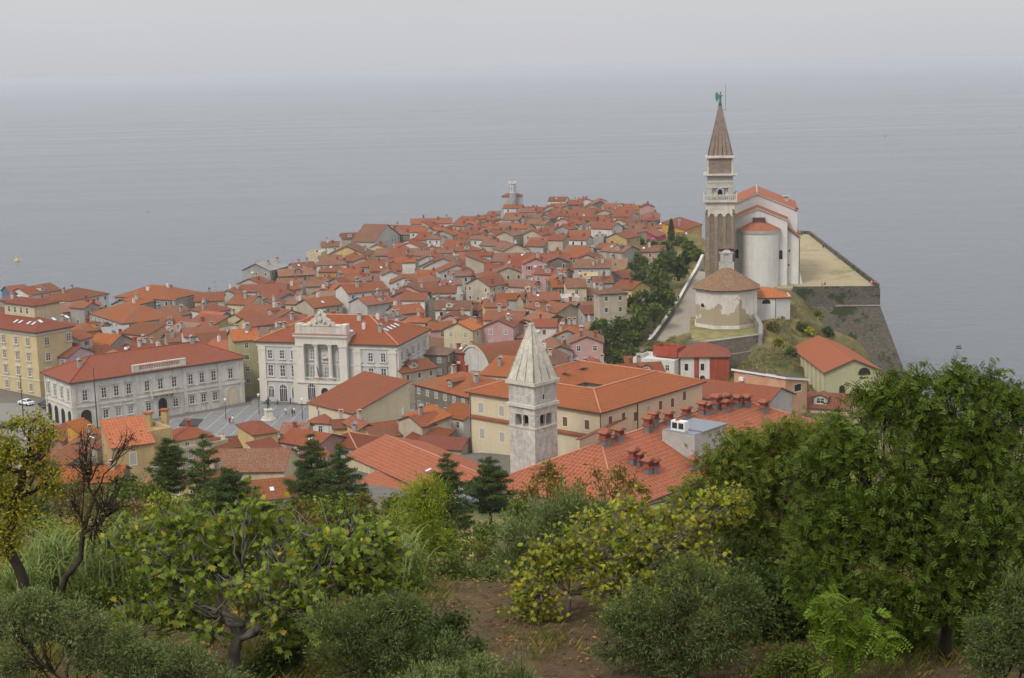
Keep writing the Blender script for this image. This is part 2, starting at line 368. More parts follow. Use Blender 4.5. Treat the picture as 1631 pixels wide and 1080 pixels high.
def house(x, y, z, rz, w, d, h, kind='g', pitch=22, wall='white', roof='r1', label=None, cat='house', name='house', group=None,
          wins=None, chim=0, sky=0, seed=0, z0=-3., o=.35, ridges=False, stor=None, winstyle=None, gutter=True, reserve=True, walltop=None):
    rr = random.Random(seed*977+13); pr = rad(pitch)
    t = thing(name, label, cat, (x, y, z), rz, group)
    wall_mb(w, d, h, kind, pr, z0).build('wall', M.get('w_'+wall) or M[wall], t)
    rf = None
    if kind != 'f':
        b, ridge = roof_mb(w, d, h, kind, pr, o)
        rf = b.build('roof', [roof, 'gutter' if gutter else 'w_palegrey'], t)
        if ridges:
            rb = MB()
            for p, q in ridge:
                rb.tube([(p[0], p[1], p[2]+.02), (q[0], q[1], q[2]+.02)], [.15, .15], 6)
            rb.build('ridge_tiles', 'ridge', rf)
    if wins is None:
        st = stor or max(1, int(h/2.9)); ws = winstyle or rr.choice(['pane', 'pane', 'pane', 'dark', 'brown', 'green', 'curtain', 'open'])
        for face, L in ((0, w), (1 if math.sin(rz)*0+x < 0 else 3, d)):
            n = max(1, int(L/3.1))
            for k in range(st):
                zz = h-1.95-k*2.9
                if zz < .2: continue
                sp = []
                for i in range(n):
                    if rr.random() < .13: continue
                    u = (i+.5)/n*L; u = u-w/2 if face == 0 else u
                    sp.append((u, zz))
                windows(t, w, d, face, sp, .85, 1.2 if k < st-1 else 1.2, ws if rr.random() < .8 else 'pane')
    elif wins:
        for face, sp, ww, wh, ws in wins: windows(t, w, d, face, sp, ww, wh, ws)
    par = rf or t
    for i in range(chim):
        cx = rr.uniform(-w*.38, w*.38); cy = rr.uniform(d*.2, d*.85)
        mobj('chimney', chimney_mesh(rr.randrange(15)), par, (cx, cy, roof_z(w, d, h, kind, pr, cx, cy)), rr.choice((0, math.pi/2)))
    for i in range(sky):
        if kind in 'gh':
            cx = rr.uniform(-w*.25, w*.25); cy = rr.uniform(d*.15, d*.28)
            sk = mobj('skylight', skylight_mesh(), par, (cx, cy, roof_z(w, d, h, kind, pr, cx, cy)+.08)); sk.rotation_euler = (pr, 0, 0)
    if wins is None and kind in 'gh' and w > 7.5 and rr.random() < .28:
        cx = rr.uniform(-w*.22, w*.22); yy = d*.10; zz = h+yy*math.tan(pr); wd = 1.9
        dm, _ = roof_mb(wd, d*.28, zz+1.35, 'G', rad(24), .2, t=.1); wb_ = wall_mb(wd, d*.28, zz+1.35, 'G', rad(24), zz-.4)
        o1 = wb_.build('dormer_wall', M.get('w_'+wall) or M[wall], rf); o1.location = (cx, yy, 0); o2 = dm.build('dormer_roof', [roof, 'gutter'], rf); o2.location = (cx, yy, 0)
        mobj('window', win_mesh(.9, .8, 'pane'), rf, (cx, yy-.01, zz+.35))
    if wins is None and rr.random() < .16:
        a_ = MB(); a_.box(-.45, .45, -.4, 0, 0, .6); a_.build('air_conditioner', 'white', t).location = (rr.uniform(-w*.4, w*.4), 0, h-rr.uniform(1., 3.2))
    if reserve: ALLH.append(rect_poly(x, y, rz, w, d))
    return t
def from_px(A, B, ze, d=None, C=None):
    """front eaves line from pixel A (left) to pixel B (right) at height ze -> centre x, y, rz, width (and depth when C, the far end pixel of the right side, is given)"""
    a = P(A[0], A[1], ze); b = P(B[0], B[1], ze); w = math.dist(a[:2], b[:2]); rz = math.atan2(b[1]-a[1], b[0]-a[0])
    if C is not None:
        c = P(C[0], C[1], ze); n = (-math.sin(rz), math.cos(rz)); d = (c[0]-b[0])*n[0]+(c[1]-b[1])*n[1]
    return (a[0]+b[0])/2, (a[1]+b[1])/2, rz, w, d
# ================================================================ world, sun, haze
w = bpy.data.worlds.new('World'); sc.world = w; w.use_nodes = True
nt = w.node_tree; nt.nodes.clear()
SUN_EL, SUN_AZ = rad(48), rad(218)      # azimuth measured clockwise from +Y: behind the camera, to the left
sky = nt.nodes.new('ShaderNodeTexSky'); sky.sky_type = 'NISHITA'; sky.sun_disc = False; sky.sun_elevation = SUN_EL; sky.sun_rotation = SUN_AZ; sky.dust_density = 4; sky.altitude = 50
tc = nt.nodes.new('ShaderNodeTexCoord'); sx = nt.nodes.new('ShaderNodeSeparateXYZ'); nt.links.new(tc.outputs['Generated'], sx.inputs[0])
def wm(op, a, b):
    x = nt.nodes.new('ShaderNodeMath'); x.operation = op
    for i, v in enumerate((a, b)):
        if isinstance(v, bpy.types.NodeSocket): nt.links.new(v, x.inputs[i])
        else: x.inputs[i].default_value = v
    return x.outputs[0]
# overcast layer (CIE overcast sky: the zenith is three times as bright as the horizon), slightly broken
lum = wm('MULTIPLY', wm('ADD', wm('MULTIPLY', wm('MAXIMUM', sx.outputs[2], 0.), 1.5), 1.), SKY_K)
mp = nt.nodes.new('ShaderNodeMapping'); nt.links.new(tc.outputs['Generated'], mp.inputs[0]); mp.inputs['Scale'].default_value = (1, 1, 5)
nz = nt.nodes.new('ShaderNodeTexNoise'); nz.inputs['Scale'].default_value = 1.6; nz.inputs['Detail'].default_value = 4; nt.links.new(mp.outputs[0], nz.inputs[0])
lum = wm('MULTIPLY', lum, wm('ADD', wm('MULTIPLY', nz.outputs[0], .22), .89))
cl = nt.nodes.new('ShaderNodeVectorMath'); cl.operation = 'SCALE'; cl.inputs[0].default_value = (.975, .98, 1.02); nt.links.new(lum, cl.inputs['Scale'])
mx = nt.nodes.new('ShaderNodeMix'); mx.data_type = 'RGBA'; mx.inputs[0].default_value = .9
nt.links.new(sky.outputs[0], mx.inputs[6]); nt.links.new(cl.outputs[0], mx.inputs[7])
bg = nt.nodes.new('ShaderNodeBackground'); bg.inputs[1].default_value = .1; nt.links.new(mx.outputs[2], bg.inputs[0])
wo = nt.nodes.new('ShaderNodeOutputWorld'); nt.links.new(bg.outputs[0], wo.inputs[0])
ld = bpy.data.lights.new('sun', 'SUN'); ld.energy = SUN_E; ld.angle = rad(16); ld.color = (1., .95, .87)
lo = bpy.data.objects.new('sun', ld); COL.objects.link(lo)
sd = Vector((math.sin(SUN_AZ)*math.cos(SUN_EL), math.cos(SUN_AZ)*math.cos(SUN_EL), math.sin(SUN_EL)))
lo.rotation_euler = sd.to_track_quat('Z', 'Y').to_euler(); lo.location = (0, 0, 300)
vs = sc.view_settings; vs.view_transform = 'Standard'; vs.look = 'None'; vs.exposure = EXPO; vs.gamma = 1; vs.use_curve_mapping = False
cy = sc.cycles; cy.max_bounces = 5; cy.diffuse_bounces = 2; cy.glossy_bounces = 2; cy.transmission_bounces = 2; cy.transparent_max_bounces = 6; cy.volume_bounces = 1
cy.use_denoising = True; cy.use_adaptive_sampling = True; cy.adaptive_threshold = .02; cy.caustics_reflective = False; cy.caustics_refractive = False
hm = bpy.data.materials.new('haze'); hm.use_nodes = True; hm.node_tree.nodes.clear()
ho = hm.node_tree.nodes.new('ShaderNodeOutputMaterial'); hv = hm.node_tree.nodes.new('ShaderNodeVolumePrincipled')
hv.inputs['Color'].default_value = (.75, .785, .83, 1); hv.inputs['Density'].default_value = HAZE; hv.inputs['Anisotropy'].default_value = .2
hm.node_tree.links.new(hv.outputs[0], ho.inputs['Volume']); M['haze'] = hm
if HAZE > 0:
    b = MB(); b.box(-30000, 30000, -1700, 30000, -6.5, 83.); tag(b.build('haze', 'haze', uv=False), 'pale grey sea haze over the town and the sea', 'haze', kind='stuff')

# ================================================================ terrain
SIL = [(-60, 472), (0, 470), (60, 468), (110, 476), (180, 474), (310, 470), (345, 456), (400, 440), (470, 424), (500, 404), (560, 386), (620, 366), (700, 352), (745, 342), (800, 328), (880, 322), (940, 318), (1000, 334), (1026, 350), (1045, 356)]
_sp = [P(a_, c_, 11.)[:2] for a_, c_ in SIL]
COAST = [(-420, 470)]+[(x_*(1+7./y_), y_+7.) for x_, y_ in _sp]+[(80, 700), (82, 600), (84, 500), (90, 470), (96, 420), (101, 385), (101, 360), (106, 330), (116, 280), (150, 200), (230, 60), (330, -200), (-700, -200), (-700, 470)]
def pxy(*a): return P(*a)
PTS = [(-60, 300, 3), (-110, 300, 3), (-20, 300, 5), (-160, 330, 2), (-300, 330, 2), (0, 300, 8), (0, 330, 4), (-10, 360, 2), (-60, 360, 2), (-100, 350, 2), (-60, 420, 2), (-100, 450, 2), (-20, 420, 2.5), (10, 400, 5), (0, 460, 3), (-50, 500, 2), (-100, 520, 2),
 (-60, 600, 2), (0, 540, 3.5), (0, 640, 3), (-20, 720, 2), (0, 800, 2), (40, 860, 2), (60, 820, 2.5), (20, 280, 10), (-10, 270, 9), (40, 280, 11), (60, 280, 11), (90, 280, 9), (40, 310, 11), (60, 320, 10.5), (78, 320, 8), (92, 320, 5),
 (20, 330, 8), (25, 360, 8), (22, 420, 7), (28, 460, 9), (30, 520, 9), (30, 600, 7), (35, 700, 4.5), (66, 600, 13), (66, 660, 10), (64, 740, 6), (70, 540, 15), (56, 540, 15), (50, 620, 9)]
for q in [(1060, 545, 13), (1075, 515, 16), (1095, 480, 20), (1115, 445, 23.5), (1165, 532, 18.5), (1210, 530, 18.5), (1120, 530, 18.5), (1150, 470, 20.5), (1200, 470, 22), (1240, 505, 20), (1270, 482, 22), (1240, 540, 16.5), (1285, 515, 18), (1260, 560, 12.5), (1318, 560, 10), (1295, 535, 14), (1180, 575, 11.5), (1140, 590, 11),
          (1035, 500, 9), (1000, 520, 6.5), (1010, 460, 9), (1060, 450, 15), (1085, 425, 18.5), (1040, 420, 11), (1000, 410, 7), (1100, 400, 20), (1075, 385, 15), (1050, 370, 9.5), (1100, 372, 19), (990, 470, 7.5)]:
    PTS.append(P(*q))
for q in [(88, 345, 3), (96, 350, 0), (82, 352, 6), (100, 340, 0), (78, 359, 8), (90, 364, 1), (98, 330, 2)]: PTS.append(q)
for x, y in [(58, 380), (50, 390), (66, 380), (60, 400), (62, 430), (58, 460), (64, 480), (74, 440), (80, 400), (70, 480)]: PTS.append((x, y, 24))
PTS = np.array(PTS, float)
HILL = ([-300, 0, 22, 27, 34, 45, 60, 80, 120, 170, 220, 260, 300], [74, 71, 69.5, 69, 68.4, 62.8, 57.4, 50, 36, 20.5, 12.5, 9.5, 5])
def inpoly(x, y, poly):
    n = len(poly); ins = np.zeros(np.shape(x), bool)
    for i in range(n):
        x0, y0 = poly[i]; x1, y1 = poly[(i+1) % n]
        if y0 == y1: continue
        c = ((y0 > y) != (y1 > y)) & (x < (x1-x0)*(y-y0)/(y1-y0)+x0); ins ^= c
    return ins
def ground_raw(x, y):
    x = np.asarray(x, float); y = np.asarray(y, float)
    d2 = (x[..., None]-PTS[:, 0])**2+(y[..., None]-PTS[:, 1])**2+9.
    wt = d2**-2.2; z = (wt*PTS[:, 2]).sum(-1)/wt.sum(-1)
    h = np.interp(y, HILL[0], HILL[1]) + np.clip((np.abs(x)-60)*.03, 0, 8)*(y < 240)
    k = np.clip((y-235)/45, 0, 1); k = k*k*(3-2*k)
    return h*(1-k)+z*k
def gz(x, y): return float(ground_raw(np.array(x), np.array(y)))
# ground sheet
def axis(stops):
    out = []
    for (a, b_, st) in stops: out += list(np.arange(a, b_, st))
    return np.array(out)
gx = axis([(-420, -130, 10), (-130, -30, 4), (-30, 30, 1.2), (30, 110, 2), (110, 330, 10)]); gy = axis([(-120, 14, 8), (14, 60, 1.), (60, 240, 4), (240, 430, 2.5), (430, 520, 4), (520, 940, 6)])
X_, Y_ = np.meshgrid(gx, gy); Z_ = ground_raw(X_, Y_)
ins = inpoly(X_, Y_, COAST)
# soften the shore: distance to the coast line
dist_c = np.full(X_.shape, 1e9)
for i in range(len(COAST)):
    a, b_ = np.array(COAST[i], float), np.array(COAST[(i+1) % len(COAST)], float); L = ((b_-a)**2).sum()
    t_ = np.clip(((X_-a[0])*(b_[0]-a[0])+(Y_-a[1])*(b_[1]-a[1]))/L, 0, 1)
    dist_c = np.minimum(dist_c, np.hypot(X_-a[0]-t_*(b_[0]-a[0]), Y_-a[1]-t_*(b_[1]-a[1])))
slope = np.where(X_ > 60, np.clip(dist_c/14, 0, 1), np.clip(dist_c/4, 0, 1))
Z_ = np.where(ins, Z_*slope+(-.6)*(1-slope), -np.clip(dist_c*.5, .6, 5))
rng = np.random.RandomState(3)
PATHC = [P(*q) for q in ((1068, 546, 12.5), (1085, 515, 15.5), (1096, 485, 18.8), (1110, 452, 22), (1119, 432, 23.6))]
for i in range(4):
    a, b_ = np.array(PATHC[i]), np.array(PATHC[i+1]); L = ((b_-a)[:2]**2).sum(); t_ = np.clip(((X_-a[0])*(b_[0]-a[0])+(Y_-a[1])*(b_[1]-a[1]))/L, 0, 1)
    dd_ = np.hypot(X_-a[0]-t_*(b_[0]-a[0]), Y_-a[1]-t_*(b_[1]-a[1])); zz_ = a[2]+t_*(b_[2]-a[2])
    Z_ = np.where(dd_ < 10., np.minimum(Z_, zz_-.5+np.clip(dd_-6, 0, 9)*.5), Z_)
for (bx0, bx1, by0, by1, bz0) in ((40, 62, 345, 352, 17.9), (38, 48, 320, 346, 12.)):
    inb = (X_ > bx0) & (X_ < bx1) & (Y_ > by0) & (Y_ < by1); Z_ = np.where(inb, np.minimum(Z_, bz0), Z_)
PAV = [(-128, 318), (-100, 308), (-15, 298), (-6, 354), (-25, 354), (-60, 363), (-55, 388), (-68, 388), (-64.5, 361), (-130, 372), (-195, 385), (-195, 325)]
Z_ = np.where(inpoly(X_, Y_, PAV), np.minimum(Z_, 1.75), Z_)
near = (Y_ < 60) & (Y_ > 14)
Z_ += near*(np.sin(X_*.9+Y_*.5)*.07+np.sin(X_*2.1-Y_*1.3)*.04+rng.randn(*X_.shape)*.02)
nyy, nxx = X_.shape
vv = np.stack([X_.ravel(), Y_.ravel(), Z_.ravel()], 1)
ii = (np.arange(nyy-1)[:, None]*nxx+np.arange(nxx-1)[None, :]).ravel()
ff = np.stack([ii, ii+1, ii+nxx+1, ii+nxx], 1)
def fastmesh(name, verts, faces, mats, parent=None, smooth=False, k=4, mi=None):
    me = bpy.data.meshes.new(name); nv, nf = len(verts), len(faces)
    me.vertices.add(nv); me.vertices.foreach_set('co', np.asarray(verts, np.float32).ravel())
    me.loops.add(nf*k); me.loops.foreach_set('vertex_index', np.asarray(faces, np.int32).ravel())
    me.polygons.add(nf); me.polygons.foreach_set('loop_start', np.arange(0, nf*k, k, dtype=np.int32)); me.polygons.foreach_set('loop_total', np.full(nf, k, np.int32))
    if smooth: me.polygons.foreach_set('use_smooth', np.ones(nf, bool))
    for mm in (mats if isinstance(mats, (list, tuple)) else [mats]): me.materials.append(M[mm] if isinstance(mm, str) else mm)
    if mi is not None: me.polygons.foreach_set('material_index', np.asarray(mi, np.int32))
    me.update(calc_edges=True)
    o = bpy.data.objects.new(name, me); COL.objects.link(o)
    if parent is not None: o.parent = parent
    return o
s = N('ground_earth'); tcw = s.n('TexCoord').outputs['Object']
c = s.mix(s.ramp(s.noise(tcw, .35, 6, .7), [(.40, 0.), (.62, 1.)]), (.09, .062, .036), (.125, .09, .05))
c = s.mix(s.ramp(s.noise(tcw, 2.4, 6, .75), [(.46, 0.), (.62, .85)]), c, (.055, .032, .022))
c = s.mix(s.ramp(s.noise(tcw, .6, 5, .7), [(.56, 0.), (.66, .7)]), c, (.075, .09, .03))
c = s.mix(s.ramp(s.noise(tcw, 9., 3, .7), [(.58, 0.), (.66, .6)]), c, (.17, .09, .045))
# the far slopes are grassy, the town lanes are stone
sepn = s.n('SeparateXYZ', {0: tcw})
far = s.ramp(s.math('DIVIDE', sepn.outputs[1], 400.), [(.11, 0.), (.2, 1.)])
grs = s.mix(s.ramp(s.noise(tcw, .12, 7, .75), [(.42, 0.), (.6, 1.)]), (.19, .155, .07), (.055, .075, .025))
grs = s.mix(s.ramp(s.noise(tcw, .35, 5, .75), [(.52, 0.), (.6, .8)]), grs, (.15, .10, .05))
c = s.mix(far, c, grs)
twn = s.math('MULTIPLY', s.ramp(s.math('DIVIDE', sepn.outputs[1], 1000.), [(.235, 0.), (.25, 1.)]), s.ramp(s.math('DIVIDE', s.math('ADD', sepn.outputs[0], 400.), 800.), [(.53, 1.), (.545, 0.)]))
c = s.mix(twn, c, s.mix(s.noise(tcw, .6, 5, .7), (.10, .09, .08), (.19, .175, .15)))
s.out(c, 1., bump=s.noise(tcw, 3., 6, .7), bdist=.12, spec=.05); M['ground'] = s.m
tag(fastmesh('ground', vv, ff, 'ground', smooth=True), kind='structure')

# sea: one sheet to the horizon
s = N('sea_water'); tcw = s.n('TexCoord').outputs['Object']
mp1 = s.n('Mapping', {'Vector': tcw}); mp1.inputs['Scale'].default_value = (.55, 1., 1); mp1.inputs['Rotation'].default_value = (0, 0, rad(20))
n1 = s.noise(mp1.outputs[0], .3, 6, .65); n2 = s.noise(mp1.outputs[0], .03, 4, .6)
n3 = s.noise(mp1.outputs[0], .09, 4, .6)
hgt = s.math('ADD', s.math('ADD', s.math('MULTIPLY', n1, 1.), s.math('MULTIPLY', n3, 1.3)), s.math('MULTIPLY', n2, .6))
mp2 = s.n('Mapping', {'Vector': tcw}); mp2.inputs['Scale'].default_value = (.12, 1., 1); mp2.inputs['Rotation'].default_value = (0, 0, rad(-6))
sw = s.ramp(s.noise(mp2.outputs[0], .012, 6, .65), [(.38, 0.), (.66, 1.)])
b_ = s.n('BsdfPrincipled'); b_.inputs['Base Color'].default_value = (.055, .085, .105, 1)
s.t.links.new(s.mix(sw, (.086, .098, .112), (.10, .112, .124)), b_.inputs['Base Color'])
s.t.links.new(s.math('ADD', s.math('MULTIPLY', sw, .10), .18), b_.inputs['Roughness']); b_.inputs['IOR'].default_value = 1.333; b_.inputs['Specular IOR Level'].default_value = .5
bp = s.n('Bump', {'Height': hgt, 'Distance': .9}); s.t.links.new(bp.outputs[0], b_.inputs['Normal']); s.t.links.new(b_.outputs[0], s.o.inputs[0]); M['sea'] = s.m
b = MB(); rs = 29000; pts = [(rs*math.cos(a), rs*math.sin(a)) for a in [rad(i*2.) for i in range(-3, 94)]]
b.face([(-rs, -1400, 0), (rs, -1400, 0)]+[(x, y, 0) for x, y in pts if y >= 0], 0); o = b.build('sea', 'sea', uv=False); tag(o, kind='structure')

# esplanade, lawn, path, square, road
s = N('dirt_grass'); tcw = s.n('TexCoord').outputs['Object']
c = s.mix(s.ramp(s.noise(tcw, .07, 6, .7), [(.54, 0.), (.64, .8)]), (.36, .295, .185), (.20, .20, .08)); c = s.mix(.35, c, s.ramp(s.noise(tcw, .8, 6, .7), [(.3, .4), (.7, 1.)]), 'MULTIPLY')
s.out(c, 1., spec=.05); M['esplanade'] = s.m
s = N('dry_lawn'); tcw = s.n('TexCoord').outputs['Object']
c = s.mix(s.ramp(s.noise(tcw, .3, 6, .7), [(.42, 0.), (.58, 1.)]), (.25, .205, .095), (.14, .145, .055)); s.out(c, 1., spec=.05); M['lawn'] = s.m
s = N('paving_square'); tcw = s.n('TexCoord').outputs['Object']
mp1 = s.n('Mapping', {'Vector': tcw}); mp1.inputs['Rotation'].default_value = (0, 0, 0); sp = s.n('SeparateXYZ', {0: mp1.outputs[0]})
def lines(sock, period, width): return s.math('LESS_THAN', s.math('FRACT', s.math('DIVIDE', s.math('ADD', sock, 400.), period)), width/period)
ln = lines(sp.outputs[1], 3.5, .24)
c = s.mix(s.ramp(s.noise(tcw, .5, 5, .7), [(.3, 0.), (.7, 1.)]), (.15, .15, .15), (.21, .205, .20))
c = s.mix(s.math('MULTIPLY', lines(sp.outputs[0], 1.1, .06), .35), c, (.09, .09, .09)); c = s.mix(ln, c, (.30, .295, .285)); s.out(c, .8, spec=.25); M['paving'] = s.m
s = N('asphalt'); tcw = s.n('TexCoord').outputs['Object']
s.out(s.mix(s.noise(tcw, .6, 5), (.04, .04, .042), (.065, .063, .062)), .9, spec=.2); M['asphalt'] = s.m
M['lane'] = simple('lane_paving', (.20, .185, .16), .95)
s = N('path_stone'); s.out(s.mix(s.noise(s.n('TexCoord').outputs['Object'], .8, 6, .7), (.22, .195, .155), (.36, .32, .26)), .95, spec=.1); M['pathstone'] = s.m
def sheet(name, poly, mat, z=None, th=.0, rz=0.):
    """flat polygon; local frame rotated by rz so that the surface pattern follows it"""
    cx = sum(p[0] for p in poly)/len(poly); cyy = sum(p[1] for p in poly)/len(poly)
    c_, s_ = math.cos(-rz), math.sin(-rz)
    loc = [((x-cx)*c_-(y-cyy)*s_, (x-cx)*s_+(y-cyy)*c_) for x, y, *_ in poly]
    b = MB(); b.prism(loc, -.6, .0, 0) ; o = b.build(name, mat); o.location = (cx, cyy, z); o.rotation_euler = (0, 0, rz); return tag(o, kind='structure')
q = [P(372, 664, 2.06)[:2], P(300, 692, 2.06)[:2], P(560, 700, 2.06)[:2], P(620, 640, 2.06)[:2], P(395, 612, 2.06)[:2]]
l0, l1 = P(335, 680, 2), P(376, 645, 2)
sheet('pavement', [(-125, 322), (-100, 312), (-15, 300), (-8, 352), (-25, 352), (-60, 361), (-57, 385), (-66, 385), (-62.5, 361), (-97, 332.5)], 'paving', 2.09, rz=math.atan2(l1[1]-l0[1], l1[0]-l0[0]))
rd = [P(-60, 655, 2), P(0, 665, 2), P(70, 690, 2), P(120, 720, 2), P(-60, 760, 2)]
sheet('road', [(-190, 368), (-128, 343), (-102, 327), (-88, 312), (-110, 300), (-190, 330)], 'asphalt', 2.02)
sheet('sidewalk', [(-190, 380), (-116, 368), (-105, 347), (-99, 333.5), (-102.5, 328.5), (-129, 344.5), (-190, 369.5)], 'lane', 2.14)
# ================================================================ helper: pixel on a wall plane -> (offset, height) in the thing's frame
def onwall(x, y, z, rz, px, py, face=0, w=0., d=0., off=0.):
    """thing at (x,y,z) turned rz; face 0 front, 1 right side (+X), 3 left side"""
    ex = np.array((math.cos(rz), math.sin(rz))); ey = np.array((-math.sin(rz), math.cos(rz))); o = np.array((x, y))
    if face == 0: p0, t, n = o-ey*off, ex, ey
    elif face == 1: p0, t, n = o+ex*(w/2+off), ey, ex
    else: p0, t, n = o-ex*(w/2+off), ey, ex
    dd = D(px, py); k = (p0@n)/(dd[:2]@n); h = dd*k
    return float((h[:2]-p0)@t), float(CZ+h[2]-z)
def arch_pts(x, z0, w, h, n=8, cx=None):
    """outline of a round-headed opening, centre x, sill z0, total height h"""
    r = w/2; zc = z0+h-r
    return [(x-r, z0), (x+r, z0)]+[(x+r*math.cos(math.pi*i/n), zc+r*math.sin(math.pi*i/n)) for i in range(n+1)]
_AM = {}
def arch_mesh(w, h, pane='dark', frame='surround', fw=.28, bars=False):
    k = (round(w, 2), round(h, 2), pane, frame, bars, fw)
    if k in _AM: return _AM[k]
    b = MB(); n = 8
    inn = arch_pts(0, 0, w, h, n); r = w/2; ro = r+fw; zc = h-r
    out = [(-ro, 0), (ro, 0)]+[(ro*math.cos(math.pi*i/n), zc+ro*math.sin(math.pi*i/n)) for i in range(n+1)]
    L = len(inn)
    for i in range(1, L):
        j = (i+1) % L
        b.face([(out[i][0], -.09, out[i][1]), (out[j][0], -.09, out[j][1]), (inn[j][0], -.09, inn[j][1]), (inn[i][0], -.09, inn[i][1])], 0)
        b.face([(out[i][0], .03, out[i][1]), (out[j][0], .03, out[j][1]), (out[j][0], -.09, out[j][1]), (out[i][0], -.09, out[i][1])], 0)
        b.face([(inn[i][0], .03, inn[i][1]), (inn[i][0], -.09, inn[i][1]), (inn[j][0], -.09, inn[j][1]), (inn[j][0], .03, inn[j][1])], 0)
    b.face([(p[0], -.02, p[1]) for p in inn], 1)
    if bars:
        b.box(-.05, .05, -.05, -.03, 0, h-.05, 2); b.box(-r, r, -.052, -.032, zc-.05, zc+.05, 2)
        for q in (-1, 1): b.box(q*r*.5-.03, q*r*.5+.03, -.05, -.03, 0, zc+r*.8, 2)
    o = b.build('window', [frame, pane, 'frame']); me = o.data; bpy.data.objects.remove(o); _AM[k] = me; return me
def put(parent, name, me, u, z, face=0, w=0., d=0., off=0.):
    loc, rz = {0: ((u, -off, z), 0), 1: ((w/2+off, u, z), math.pi/2), 3: ((-w/2-off, u, z), -math.pi/2), 2: ((u, d+off, z), math.pi)}[face]
    return mobj(name, me, parent, loc, rz)
_CW = {}
def classic_mesh(w, h, head='flat', pane='glass'):
    """palace window: carved surround with sill and a flat or triangular hood, white casement"""
    k = (round(w, 2), round(h, 2), head, pane)
    if k in _CW: return _CW[k]
    b = MB(); x = w/2; s_ = .26
    b.box(-x-s_, -x, -.12, .03, 0, h+s_, 0); b.box(x, x+s_, -.12, .03, 0, h+s_, 0); b.box(-x, x, -.12, .03, h, h+s_, 0)
    b.box(-x-s_-.12, x+s_+.12, -.26, .03, -.22, 0, 0)
    if head == 'flat': b.box(-x-s_-.16, x+s_+.16, -.34, .03, h+s_+.2, h+s_+.42, 0); b.box(-x-s_, x+s_, -.08, .03, h+s_, h+s_+.2, 0)
    elif head == 'ped':
        zb = h+s_; a = x+s_+.2; b.box(-a, a, -.3, .03, zb, zb+.16, 0)
        b.face([(-a, -.3, zb+.16), (a, -.3, zb+.16), (0, -.3, zb+.75)], 0); b.face([(-a, -.3, zb+.16), (0, -.3, zb+.75), (0, .03, zb+.75), (-a, .03, zb+.16)], 0); b.face([(0, -.3, zb+.75), (a, -.3, zb+.16), (a, .03, zb+.16), (0, .03, zb+.75)], 0)
    b.face([(-x, -.02, 0), (x, -.02, 0), (x, -.02, h), (-x, -.02, h)], 1)
    f = .075
    b.box(-x, -x+f, -.05, -.022, 0, h, 2); b.box(x-f, x, -.05, -.022, 0, h, 2); b.box(-f*.7, f*.7, -.052, -.022, 0, h, 2)
    for zz in (0, h*.36, h*.7, h-f): b.box(-x+f, -f*.7, -.048, -.022, zz, zz+f, 2); b.box(f*.7, x-f, -.048, -.022, zz, zz+f, 2)
    o = b.build('window', ['istrian', pane, 'frame']); me = o.data; bpy.data.objects.remove(o); _CW[k] = me; return me
def band(b, w, d, z0, z1, pr, mi=0, sides=(0, 1, 2, 3)):
    """string course / cornice ring round a w x d block, proud of it by pr"""
    x = w/2
    b.box(-x-pr, x+pr, -pr, .02, z0, z1, mi); b.box(-x-pr, x+pr, d-.02, d+pr, z0, z1, mi)
    b.box(-x-pr, -x+.02, .02, d-.02, z0, z1, mi); b.box(x-.02, x+pr, .02, d-.02, z0, z1, mi)

# ================================================================ town hall (municipal palace)
zE = 17.0
x, y, rz, w, d = from_px((410, 541), (632, 547.5), zE, C=(687, 523))
TH = (x, y, 2., rz); hh = zE-2
th = thing('town_hall', 'white grey palace with columned balcony, carved crest and flag on the square', 'town hall', (x, y, 2.), rz)
wall_mb(w, d, hh, 'h', 0, -.3).build('wall', 'facadegrey', th)
b, ridge = roof_mb(w, d, hh, 'h', rad(23), .7, t=.3); rf = b.build('roof', ['r4', 'gutter'], th)
rb = MB(); [rb.tube([(p[0], p[1], p[2]+.03), (q[0], q[1], q[2]+.03)], [.2, .2], 6) for p, q in ridge]; rb.build('ridge_tiles', 'ridge', rf)
ALLH.append(rect_poly(x, y, rz, w, d))
b = MB(); band(b, w, d, hh-1.5, hh-.12, .22); band(b, w, d, 5.1, 5.5, .3); band(b, w, d, 9.35, 9.6, .15)
b.build('cornice', 'facadewhite', th)
for u in (-w/2+1.1, -w/2+10.0, w/2-10.0, w/2-1.1):
    b = MB(); b.box(u-1.0, u+1.0, -.34, .02, 0, 5.08); b.box(u-.9, u+.9, -.28, .02, 5.52, hh-1.52); b.box(u-1.05, u+1.05, -.38, .02, 12.6, 13.1)
    b.build('pilaster', 'facadewhite', th)
b = MB(); b.box(w/2-.02, w/2+.28, .05, 1.9, 0, 13.4); b.build('pilaster', 'facadewhite', th)
b = MB(); b.box(w/2-.02, w/2+.28, d-1.9, d-.05, 0, 13.4); b.build('pilaster', 'facadewhite', th)
def th_uv(px, py, off=0.): return onwall(*TH, px, py, off=off)
up, lo_, = classic_mesh(1.15, 2.1, 'none'), classic_mesh(1.25, 2.7, 'flat')
for px in (430, 449, 467, 571, 590, 610):
    u, _ = th_uv(px, 560); put(th, 'window', up, u, 10.5); put(th, 'window', lo_, u, 6.25)
for px, kind in ((433, 0), (452, 1), (470, 0), (571, 0), (590, 1), (610, 0)):
    u, _ = th_uv(px, 630)
    put(th, 'door' if kind else 'window', arch_mesh(1.9, 4.1, 'glass', 'facadewhite', .3, True) if kind else arch_mesh(1.35, 2.7, 'glass', 'facadewhite', .32, True), u, .15 if kind else 1.1)
